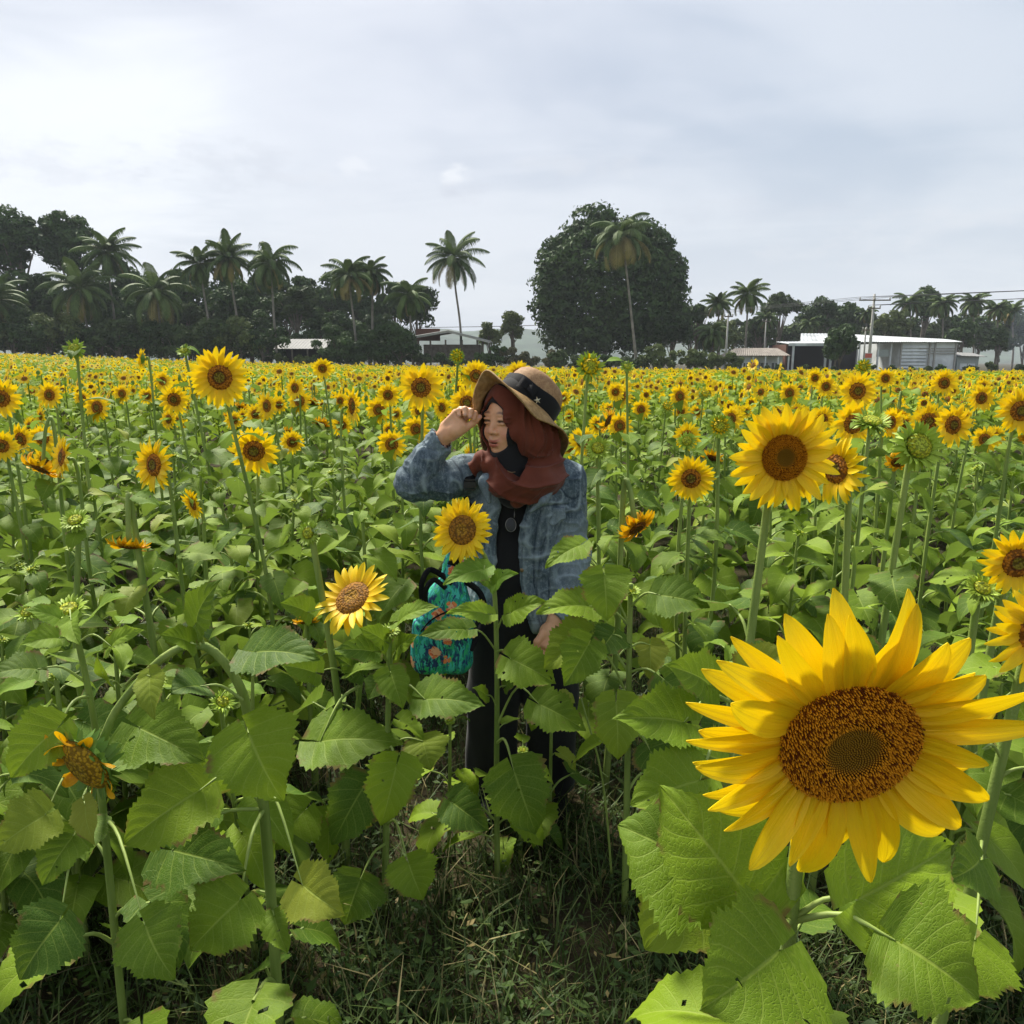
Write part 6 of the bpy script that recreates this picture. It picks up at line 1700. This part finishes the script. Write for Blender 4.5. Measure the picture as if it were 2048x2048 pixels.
finish('trousers', trousers_sdf, (-.25, 2.3, .04), (.33, 2.7, .96), .007, M['black'], disp=lambda V: .007 * vnoise(V * [1, 1, .3], 18, 3), parent=person)
for s in (-1, 1):
    def shoe(P, s=s):
        d = s_ell(P, (.035 + s * .12, 2.455, .045), (.050, .125, .045)); d = smin(d, s_cap(P, (.035 + s * .12, 2.52, .05), (.035 + s * .118, 2.53, .10), .048, .045), .02)
        return smax(d, -(P[:, 2] - .004), .004)
    finish('shoe', shoe, (-.2, 2.28, -.01), (.28, 2.64, .18), .006, M['webbing'], parent=person)

# jacket -------------------------------------------------------------
EDGE_L = lambda z: np.interp(z, [.60, .75, 1.0, 1.10, 1.25, 1.32], [-.060, -.070, -.052, -.045, -.030, -.01])
EDGE_R = lambda z: np.interp(z, [.60, .72, .80, .90, 1.0, 1.10, 1.20, 1.30], [.100, .075, .045, .028, .026, .038, .070, .06])
CUFF = pt(874, 890, 2.417)
def jacket_sdf(P):
    x, y, z = P[:, 0], P[:, 1], P[:, 2]
    d = s_ell(P, (.035, 2.53, 1.14), (.190, .135, .185))
    d = smin(d, s_ell(P, (.040, 2.53, .93), (.185, .140, .22)), .06)
    d = smin(d, s_ell(P, (.040, 2.53, .78), (.205, .150, .14)), .06)
    d = smax(d, -(z - .70 - .03 * np.sin(x * 9)), .012)
    inner = smin(s_ell(P, (.035, 2.53, 1.14), (.172, .117, .17)), smin(s_ell(P, (.035, 2.53, .93), (.167, .122, .22)), s_ell(P, (.04, 2.53, .74), (.187, .132, .18)), .05), .05)
    d = smax(d, -inner, .006)
    eL, eR = EDGE_L(z).astype(f32), EDGE_R(z).astype(f32)
    cut = np.maximum(np.maximum(x - eR, eL - x), y - 2.52)
    d = smax(d, -cut, .008)
    a = s_chain(P, [pt(962, 945, 2.52), SHR, pt(885, 962, 2.46), ELR], [.060, .064, .060, .056], .03)
    a = smin(a, s_chain(P, [ELR, pt(850, 928, 2.42), CUFF], [.056, .051, .043], .03), .02)
    b = s_chain(P, [pt(1110, 955, 2.53), SHL, ELL, pt(1122, 1222, 2.41)], [.068, .070, .062, .050], .03)
    hole1 = s_cap(P, pt(852, 915, 2.42), pt(889, 870, 2.40), .034, .040)
    hole2 = s_cap(P, pt(1130, 1190, 2.44), pt(1112, 1245, 2.38), .038, .046)
    a = smax(a, -hole1, .004); b = smax(b, -hole2, .004)
    return smin(smin(d, a, .022), b, .020)
def seamline(d, w): return np.exp(-(d / w) ** 2)
def jacket_ridge(V):
    a = (1 - np.abs(vnoise(V * [1.5, 1.1, .6], 12, 11))) ** 4; b = (1 - np.abs(vnoise(V * [.8, 1, 1.3], 21, 15))) ** 5
    return a * .65 + b * .45
def jacket_disp(V):
    x, y, z = V.T
    o = .0100 * (jacket_ridge(V) - .25) + .0035 * vnoise(V * [1, 1, .5], 16, 1) + .0012 * vnoise(V, 60, 5)
    # creases across the bends of both sleeves
    e = np.linalg.norm(V - ELR, axis=1); o += .0075 * np.exp(-(e / .11) ** 2) * (np.abs(np.sin((x * .7 + z * .7) * 62 + 1.6 * vnoise(V, 12, 8))) - .5)
    sl2 = (x > .19) * (z < 1.15); o += .0050 * sl2 * (np.abs(np.sin(z * 44 + x * 24 + 2.0 * vnoise(V, 9, 9))) - .5)
    # pressed hems along the opening and bottom
    fr = (y < 2.5); eR = EDGE_R(z); o += .0035 * fr * ((x - eR) > -.02) * ((x - eR) < .034) * (x < .16)
    for xx in (.045,): o -= .004 * fr * seamline(x - eR - xx, .0022)
    for k in (.085, .125): o -= .0035 * fr * (z < 1.14) * (z > .74) * seamline(x - eR - k + .15 * (1.1 - z), .0026) * (x < .19)
    o -= .004 * fr * (x > eR + .03) * (x < .19) * seamline(z - 1.155, .003)
    o += .003 * (z < .765) * (x < .22) * (x > -.17) * (z > .6) * (np.abs(x) < .2)
    return o
def jacket_attrs(V):
    x, y, z = V.T; fr = (y < 2.5); eR = EDGE_R(z)
    s = fr * (seamline(x - eR - .006, .0016) + seamline(x - eR - .045, .0018)) * (x < .2)
    s += fr * (z < 1.14) * (z > .74) * (seamline(x - eR - .085 + .15 * (1.1 - z), .002) + seamline(x - eR - .125 + .15 * (1.1 - z), .002)) * (x < .19)
    s += fr * (x > eR + .03) * (x < .19) * seamline(z - 1.155, .0022)
    s += (x < -.02) * seamline(np.linalg.norm(V - SHR, axis=1) - .085, .0022) + (x > .1) * seamline(np.linalg.norm(V - SHL, axis=1) - .085, .0022) * (z > 1.1)
    s += .8 * (x > .2) * (z < 1.2) * (y < 2.5) * seamline(x - .275 + .1 * (z - 1.0), .0020)
    n = vnoise(V, 5, 3)
    fd = .35 * seamline(x - eR - .012, .006) * fr + np.exp(-(np.linalg.norm(V - CUFF, axis=1) / .050) ** 4) * .9 + .5 * sstep(n, .1, .8)
    fd = np.maximum(fd, .8 * (x > .1) * (z < .80) * np.exp(-(np.linalg.norm(V - pt(1118, 1225, 2.4), axis=1) / .07) ** 4))
    fd = np.maximum(fd, .55 * np.exp(-(np.linalg.norm(V - pt(975, 975, 2.40), axis=1) / .07) ** 2))
    fd = np.maximum(fd, .75 * sstep(jacket_ridge(V), .45, .95)) + .25 * seamline(x - eR - .056, .006) * fr
    return dict(seam=np.clip(s, 0, 1), faded=np.clip(fd, 0, 1))
jacket = finish('denim_jacket', jacket_sdf, (-.40, 2.14, .60), (.38, 2.70, 1.42), .0036, M['denim'], disp=jacket_disp, parent=person, attrs=jacket_attrs, smooth_it=1)
def child_sdf(name, fn, c, ext, h, mat, parent, disp=None):
    V, Q = surface(fn, np.asarray(c) - ext, np.asarray(c) + ext, h)
    if disp is not None: V = V + vnormals(V, Q) * disp(V)[:, None]
    g = G(); g.add(V - PB, Q); o = g.build(name, mat, parent)
    if mat is M['denim']: add_attr(o, 'seam', np.zeros(len(V))); add_attr(o, 'faded', np.full(len(V), .30))
    return o
# rolled cuffs, collar, pocket flap, buttons
for c, d, R0 in ((CUFF, pt(890, 869, 2.40) - pt(856, 908, 2.42), .040), (pt(1118, 1226, 2.405), pt(1112, 1245, 2.38) - pt(1130, 1190, 2.44), .046)):
    Fm = frame(norm(d), (0, 1, .2))
    def cuff(P, c=c, Fm=Fm, R0=R0):
        q = (P - np.asarray(c, f32)) @ Fm.astype(f32); r = np.sqrt(q[:, 0] ** 2 + (q[:, 1]) ** 2) - R0
        return np.maximum(np.abs(r) - .0065, np.abs(q[:, 2] + .012 * np.sin(np.arctan2(q[:, 1], q[:, 0]) + 1)) - .024)
    child_sdf('cuff', cuff, c, .085, .003, M['denim'], jacket, lambda V: .004 * vnoise(V, 40, 3) + .003 * vnoise(V, 90, 4))
fc = pt(1106, 1036, 2.375)
def on_jacket(px, py):                      # nearest jacket surface along the view ray
    y = np.linspace(2.25, 2.6, 240); P = np.array([W(px, py, t) for t in y]).astype(f32); d = jacket_sdf(P); i = int(np.argmax(d < 0)); return P[i].astype(float)
fc = on_jacket(1106, 1030)
def flap(P):
    q = (P - fc.astype(f32)) @ frame((.18, -1, .12), (0, 0, 1)).astype(f32)
    lowr = -.020 - .010 * np.cos(np.clip(q[:, 0] / .036, -1, 1) * np.pi)
    return np.maximum(np.maximum(np.abs(q[:, 0]) - .040, np.abs(q[:, 2]) - .0065), np.maximum(q[:, 1] - .024, lowr - .004 - q[:, 1])) - .001
child_sdf('pocket_flap', flap, fc, .06, .0026, M['denim'], jacket, lambda V: .003 * vnoise(V, 60, 3))
M['brass'] = simple('dull brass', (.22, .15, .08), .4, metal=.8)
for (bx_, by_) in ((1106, 1046), (1046, 1096), (1044, 1140), (1048, 1188)):
    p = on_jacket(bx_, by_) - PB; g = G(); b = G(); dome(b, .0075, .004, .3, 3, 10); g.merge(b, frame((.1, -1, .1)), p + [0, -.007 if by_ == 1046 else -.002, 0]); g.build('button', M['brass'], jacket)
def collar_r(P):
    d = s_chain(P, [pt(985, 935, 2.44), pt(972, 965, 2.385), pt(978, 1003, 2.372)], [.018, .022, .008], .01)
    return smax(d, s_box(P, pt(975, 968, 2.41), (.08, .05, .09), .01), .01)
def collar_l(P): return s_chain(P, [pt(1120, 948, 2.45), pt(1085, 1000, 2.372), pt(1062, 1022, 2.372)], [.012, .016, .006], .01)
for cf in (collar_r, collar_l): child_sdf('collar', cf, pt(1040, 975, 2.42), .17, .0035, M['denim'], jacket, lambda V: .003 * vnoise(V, 50, 3))

# bracelet on her raised wrist
g = G(); c = pt(884, 878, 2.410); Fm = frame(norm(pt(891, 869, 2.40) - pt(876, 888, 2.42)), (0, 1, 0)); rb = np.random.default_rng(3)
a = np.linspace(0, 2 * np.pi, 33); tube(g, np.stack([c[i] + Fm[i, 0] * .0305 * np.cos(a) + Fm[i, 1] * .0305 * np.sin(a) for i in range(3)], 1) - PB, .0022, 6, caps=False)
br = g.build('bracelet', simple('bracelet cord', (.10, .03, .03), .5), person)
for k in range(15):
    t = k / 15 * 2 * np.pi; b = G()
    for sg in (1, -1):
        d_ = G(); dome(d_, .0042, .0042, 0, 3, 7); q = d_.arr(); b.add(q['v'] * [1, 1, sg], q['q'] if sg > 0 else q['q'][:, ::-1], q['t'] if sg > 0 else q['t'][:, ::-1])
    g = G(); g.merge(b, None, c + Fm[:, 0] * .0315 * math.cos(t) + Fm[:, 1] * .0315 * math.sin(t) - PB)
    if k == 0: BEADM = [simple('dark beads', (.05, .03, .025), .3), simple('pale beads', (.45, .30, .25), .35)]
    g.build('bead', BEADM[k % 3 == 1], br)

# straw hat ------------------------------------------------------------
def straw_mat(name, c1, c2, sc):
    m = NT(name); u3, u, v = m.uv()
    w = m.n('ShaderNodeTexWave', bands_direction='Y'); w.inputs['Scale'].default_value = 11; m.l(u3, w.inputs[0]); w.inputs['Distortion'].default_value = .4; w.inputs['Detail'].default_value = 2
    ch = m.n('ShaderNodeTexBrick'); m.l(m.mapv(u3, sc), ch.inputs[0]); ch.inputs['Scale'].default_value = 1; ch.inputs['Mortar Size'].default_value = .12; ch.inputs['Color1'].default_value = (*c1, 1); ch.inputs['Color2'].default_value = (*c2, 1); ch.inputs['Mortar'].default_value = (*[x * .6 for x in c1], 1)
    n = m.noise(70, 3, .6, m.pos())
    c = m.mix(m.math('MULTIPLY', m.rng(n, .35, .7), .4), ch.outputs[0], c2)
    return m.bsdf(c, .7, m.bump(ch.outputs[1], -.5, .002), .2)
M['straw_hat'] = straw_mat('woven straw', (.42, .255, .10), (.55, .35, .155), (16, 7, 1))
M['straw_crown'] = straw_mat('coloured woven straw', (.44, .25, .125), (.56, .36, .18), (10, 8, 1))
hatroot = bpy.data.objects.new('straw_hat', None); COL.objects.link(hatroot); hatroot.parent = person
def hat_build():
    """brim swept between the crown foot ring and hand-placed rim points; the crown stands on the ring along AX"""
    ax = AX; e1 = norm(np.array([-.62, -.55, .45]) - ax * np.dot([-.62, -.55, .45], ax)); e2 = np.cross(ax, e1)   # e1: towards the lifted front
    rim = [  # px, py, distance
        (974, 741, 2.385), (955, 768, 2.395), (947, 800, 2.405), (951, 832, 2.42), (960, 860, 2.47), (964, 890, 2.53), (980, 915, 2.60), (1030, 935, 2.70), (1085, 946, 2.74), (1112, 934, 2.68),
        (1127, 908, 2.58), (1136, 882, 2.48), (1124, 860, 2.41), (1100, 847, 2.365), (1072, 834, 2.33), (1040, 798, 2.31), (1008, 767, 2.31)]
    Rm = np.array([pt(*r) for r in rim]); nR = len(Rm)
    n = 136; Q = np.vstack([Rm[-1], Rm, Rm[0], Rm[1]]); rimc = []
    for t in np.linspace(0, nR, n, endpoint=False):
        i = int(t); u = t - i; a, b, c, d = Q[i % (nR + 3)] if i + 3 < nR + 3 else Q[i], Q[i + 1], Q[i + 2], Q[(i + 3) if i + 3 < nR + 3 else 3]
        rimc.append(.5 * ((2 * b) + (c - a) * u + (2 * a - 5 * b + 4 * c - d) * u * u + (-a + 3 * b - 3 * c + d) * u ** 3))
    rimc = np.array(rimc)
    ring_c = HATC; rr = .104
    # match ring points to rim by angle about the axis
    rel = rimc - ring_c; ang = np.unwrap(np.arctan2(rel @ e2, rel @ e1)); 
    if ang[-1] < ang[0]: pass
    ringp = ring_c + rr * (np.cos(ang)[:, None] * e1 + np.sin(ang)[:, None] * e2)
    m_ = 16; V = []; UV = []
    for j in range(m_ + 1):
        t = j / m_; out_dir = norm_rows(ringp - ring_c)
        L = np.linalg.norm(rimc - ringp, axis=1)[:, None]
        c1 = ringp + (out_dir * .80 - ax * .35) * L * .42; c2 = rimc - (rimc - c1) * .45
        p = (1 - t) ** 3 * ringp + 3 * (1 - t) ** 2 * t * c1 + 3 * (1 - t) * t * t * c2 + t ** 3 * rimc
        V.append(p); UV.append(np.stack([np.arange(n) / n * 4, np.full(n, t * .9)], 1))
    V = np.concatenate(V)
    nrm_ = np.tile(ax, (len(V), 1))
    q = []
    for j in range(m_):
        for i in range(n): q.append((j * n + i, j * n + (i + 1) % n, (j + 1) * n + (i + 1) % n, (j + 1) * n + i))
    q = np.array(q); N_ = vnormals(V, q)
    if (N_ @ ax).mean() < 0: q = q[:, ::-1]; N_ = -N_
    th = .0022; top = V + N_ * th; bot = V - N_ * th; k = len(V)
    edge = [((m_ * n + i), (m_ * n + (i + 1) % n), k + m_ * n + (i + 1) % n, k + m_ * n + i) for i in range(n)]
    g = G(); g.add(np.vstack([top, bot]) - PB, np.vstack([q, q[:, ::-1] + k, edge]), None, np.vstack([np.concatenate(UV)] * 2))
    o = g.build('brim', M['straw_hat'], hatroot)
    # rim cord
    g = G(); tube(g, np.vstack([rimc, rimc[:2]]) - PB, .0032, 6, caps=False); g.build('edge_cord', M['straw_hat'], o)
    # crown
    a = np.linspace(0, 2 * np.pi, 72, endpoint=False); prof = [(1.0, -.012), (1.0, .0), (.985, .02), (.96, .045), (.925, .068), (.86, .086), (.74, .098), (.52, .104), (.25, .106), (.02, .106)]
    V = []; UV = []
    for r, z in prof:
        rad = rr * r * (1 + .012 * np.sin(3 * a + 1)); V.append(ring_c + rad[:, None] * (np.cos(a)[:, None] * e1 + np.sin(a)[:, None] * e2 * .97) + ax * (z + .004 * np.sin(a * 2) * (z > .06))[:, None]); UV.append(np.stack([a / 6.283 * 3, np.full(72, z * 7 + (1 - r))], 1))
    g = G(); q = []
    for j in range(len(prof) - 1):
        for i in range(72): q.append((j * 72 + i, j * 72 + (i + 1) % 72, (j + 1) * 72 + (i + 1) % 72, (j + 1) * 72 + i))
    g.add(np.concatenate(V) - PB, q, None, np.concatenate(UV)); cr = g.build('crown', M['straw_crown'], hatroot)
    # black band with a flat bow and a small pale star brooch
    V = []
    for r, z in ((1.045, -.002), (1.055, .004), (1.045, .030), (1.03, .050), (1.02, .052)):
        rad = rr * r * (1 + .010 * np.sin(a * 7)); V.append(ring_c + rad[:, None] * (np.cos(a)[:, None] * e1 + np.sin(a)[:, None] * e2 * .97) + ax * (z + .003 * np.sin(a * 5))[:, None])
    g = G(); q = []
    for j in range(4):
        for i in range(72): q.append((j * 72 + i, j * 72 + (i + 1) % 72, (j + 1) * 72 + (i + 1) % 72, (j + 1) * 72 + i))
    g.add(np.concatenate(V) - PB, q); bd = g.build('hat_band', M['black'], hatroot)
    return o, cr, bd, (ring_c, e1, e2, ax, rr), rimc
brim, crown_o, band, HATF, RIM = hat_build()
def on_ring(px, py):
    c, e1, e2, ax, rr = HATF; best = None
    for a in np.linspace(0, 6.283, 400):
        for z in np.linspace(0, .05, 12):
            p = c + rr * 1.055 * (math.cos(a) * e1 + math.sin(a) * e2) + ax * z
            if np.dot(p - c - ax * z, np.array([0, 0, CAMZ]) - p) < 0: continue
            t = p[1] * CP - (p[2] - CAMZ) * SP; sx = 1024 + p[0] / t * FPX; sy = 1024 - (p[1] * SP + (p[2] - CAMZ) * CP) / t * FPX
            d = (sx - px) ** 2 + (sy - py) ** 2
            if best is None or d < best[0]: best = (d, p, norm(p - c - ax * z))
    return best[1], best[2]
# flat ribbon bow
p, nr = on_ring(1056, 776)
g = G(); Fm = frame(nr, AX)
for s in (-1, 1):
    V = []; 
    for u in np.linspace(0, 1, 7):
        for v in (-1, -.3, .3, 1): V.append(p + nr * (.006 + .008 * math.sin(u * 3.1)) + Fm[:, 0] * s * u * .034 + Fm[:, 1] * v * (.008 + .012 * u) + Fm[:, 1] * .004)
    g.add(np.array(V) - PB, grid_q(3, 6))
g.build('bow', M['black'], band)
p, nr = on_ring(1074, 800); g = G(); Fm = frame(nr, (0, 0, 1)); pts = [[0, 0, .012]]
for k in range(10):
    a = k * math.pi / 5 + .5; r = .0125 if k % 2 == 0 else .0045; pts.append([r * math.cos(a), r * math.sin(a), .007])
b = G(); b.add(pts, None, [(0, 1 + k, 1 + (k + 1) % 10) for k in range(10)]); g.merge(b, Fm, p - PB); g.build('brooch', simple('pale metal', (.62, .58, .42), .35, metal=.3), band, smooth=False)

# sunglasses hanging at the neckline, strap, bag ------------------------------
def on_sdf(fn, px, py, a=2.2, b=2.6):
    y = np.linspace(a, b, 300); P = np.array([W(px, py, t) for t in y]).astype(f32); d = fn(P); return P[int(np.argmax(d < 0))].astype(float)
sp = on_sdf(shirt_sdf, 1018, 1046)
def glasses():
    root = empty('sunglasses', sp, 'dark round sunglasses hung on the black neckline below the headscarf', 'sunglasses')
    g = G(); lm = simple('smoky lens', (.02, .022, .024), .3, .35); fm_ = simple('thin metal rim', (.20, .19, .17), .3, metal=.8)
    F = frame((.15, -1, .25), (0, 0, 1))
    for s, ang in ((0, 0.),):
        c = np.array([0, -.012 - .012 * s, 0]) + F[:, 0] * (.006 - s * .016) - F[:, 1] * (.004 - .002 * s)
        a = np.linspace(0, 2 * np.pi, 25)[:-1]; P = np.vstack([[[0, 0, .003]], np.stack([.017 * np.cos(a), .022 * np.sin(a), 0 * a], 1)])
        b = G(); b.add(P, None, [(0, 1 + j, 1 + (j + 1) % 24) for j in range(24)]); g = G(); g.merge(b, F, c); l = g.build('lens', lm, root)
        a = np.linspace(0, 2 * np.pi, 26); g = G(); Pp = np.stack([.0175 * np.cos(a), .0225 * np.sin(a), 0 * a], 1) @ F.T + c; tube(g, Pp, .0012, 5, caps=False); g.build('rim', fm_, l)
    g = G(); tube(g, catmull([F[:, 1] * .02 + [0.018, -.012, 0], F[:, 1] * .05 + [.02, -.004, 0], F[:, 1] * .06 + [.016, .02, 0]], 8), .0016, 5); g.build('temple', fm_, root)
glasses()

def floral_mat():
    m = NT('tropical flower print'); p = m.pos(); 
    wp = m.n('ShaderNodeVectorMath', operation='ADD'); nz = m.noise(14, 3, .6, p, color=True)
    sc = m.n('ShaderNodeVectorMath', operation='SCALE'); m.l(nz, sc.inputs[0]); sc.inputs['Scale'].default_value = .035; m.l(p, wp.inputs[0]); m.l(sc.outputs[0], wp.inputs[1]); P = wp.outputs[0]
    n = m.noise(11, 2, .5, p)
    c = m.mix(m.rng(n, .40, .52), (.012, .035, .10), (.02, .24, .22))
    # feathery leaves: stretched streaks in two directions
    def streak(rot, off, col, lo, hi, cc):
        mp = m.n('ShaderNodeMapping'); mp.inputs['Rotation'].default_value = rot; mp.inputs['Scale'].default_value = (80, 80, 26); mp.inputs['Location'].default_value = off; m.l(P, mp.inputs[0])
        s = m.noise(1, 3, .6, mp.outputs[0]); return m.mix(m.rng(s, lo, hi), cc, col)
    c = streak((0, .7, 0), (0, 0, 0), (.03, .42, .16), .50, .56, c)
    c = streak((0, -.6, 0), (3, 1, 2), (.06, .50, .42), .53, .58, c)
    c = streak((0, -1.2, 0), (5, 1, 7), (.015, .05, .14), .56, .60, c)
    v = m.voro(16, p); d = v.outputs['Distance']; pick = m.n('ShaderNodeSeparateXYZ'); m.l(v.outputs['Color'], pick.inputs[0])
    on = m.rng(pick.outputs[0], .20, .22)
    v2 = m.voro(75, P).outputs['Distance']
    fl = m.mix(m.rng(v2, .1, .5), (.75, .28, .07), (.70, .10, .05)); fl = m.mix(m.rng(d, .05, .22, 1, 0), fl, (.16, .035, .03)); fl = m.mix(m.rng(v2, .42, .55), fl, (.80, .42, .22))
    edge = m.rng(m.math('ADD', d, m.math('MULTIPLY', v2, .25)), .43, .49, 1, 0)
    c = m.mix(m.math('MULTIPLY', on, edge), c, fl)
    return m.bsdf(c, .65, m.bump(m.noise(600, 2, .5, p), .2, .001), .3)
def bag():
    D = 2.32; c = pt(886, 1262, D); b0 = pt(886, 1352, D)
    root = empty('floral_bag', b0, 'soft backpack with orange flowers and teal leaves print hanging at her side', 'backpack')
    def sdf(P):
        d = s_box(P, pt(884, 1284, D + .02), (.100, .055, .105), .045, np.eye(3))
        d = smin(d, s_ell(P, pt(896, 1215, D + .02), (.078, .060, .10)), .05)
        d = smin(d, s_ell(P, pt(908, 1140, D + .03), (.042, .040, .07)), .04)
        return d
    def dsp(V): return .006 * vnoise(V * [1, 1, .5], 18, 3) - .004 * np.exp(-((V[:, 2] - c[2] - .02 + .25 * (V[:, 0] - c[0])) / .004) ** 2) - .004 * np.exp(-((V[:, 0] - c[0] + .035 + .3 * (V[:, 2] - c[2])) / .004) ** 2)
    V, Q = surface(sdf, c - [.16, .12, .26], c + [.16, .16, .30], .005); V = V + vnormals(V, Q) * dsp(V)[:, None]
    g = G(); g.add(V - b0, Q); fm = floral_mat(); g.build('pouch', fm, root)
    def srf(px, py, o=.004):
        y = np.linspace(D - .12, D + .14, 200); P = np.array([W(px, py, t) for t in y]).astype(f32); dd = sdf(P); i = np.argmax(dd < 0)
        return (P[i] if dd.min() < 0 else W(px, py, D)).astype(float) - [0, o, 0] - b0
    # zip line, handles, buckle tabs
    g = G(); tube(g, catmull([srf(x, y_) for x, y_ in ((842, 1262), (862, 1240), (892, 1224), (925, 1218), (942, 1222))], 20), .0028, 6); g.build('zip', M['webbing'], root)
    def strap(pts, w, name, r_=None):
        P = catmull(pts, 22); T = norm_rows(np.gradient(P, axis=0)); S = norm_rows(np.cross(T, np.tile([.1, -1, .1], (len(P), 1)))) * w; Nn = np.cross(S, T); Nn = norm_rows(Nn) * .0016
        V = np.stack([P - S + Nn, P + S + Nn, P + S - Nn, P - S - Nn], 1).reshape(-1, 3); q = []
        for i in range(len(P) - 1):
            for j in range(4): q.append((i * 4 + j, i * 4 + (j + 1) % 4, (i + 1) * 4 + (j + 1) % 4, (i + 1) * 4 + j))
        g = G(); g.add(V, q); g.build(name, M['webbing'], root)
    strap([srf(846, 1208), W(843, 1170, D - .03) - b0, W(858, 1140, D - .02) - b0, srf(884, 1150), srf(905, 1166)], .009, 'handle')
    strap([srf(852, 1216), W(852, 1180, D - .06) - b0, W(868, 1160, D - .05) - b0, srf(892, 1176)], .008, 'handle')
    js = lambda px, py: on_jacket(px, py) - [0, .006, 0] - b0
    strap([js(942, 950) + [0, .01, .004], js(938, 968), js(936, 1000), js(930, 1060), js(915, 1110), srf(905, 1130)], .017, 'shoulder_strap')
    g = G(); p = js(941, 968); box(g, p + [0, -.006, 0], (.040, .010, .020)); box(g, p + [0, -.010, .016], (.034, .008, .005)); box(g, p + [0, -.010, -.016], (.034, .008, .005)); g.build('buckle', simple('black plastic', (.02, .02, .022), .35), root, smooth=False)
    strap([srf(930, 1160), W(962, 1190, D + .03) - b0, W(968, 1240, D + .04) - b0, srf(940, 1300)], .010, 'side_strap')
bag()
g = G(); p1 = on_sdf(hijab_sdf, 1022, 943); tube(g, catmull([p1 + [-.012, -.004, .003], p1 + [0, -.007, -.002], p1 + [.014, -.004, -.001]], 6) - PB, .0016, 5); g.build('pin', M['brass'], person)
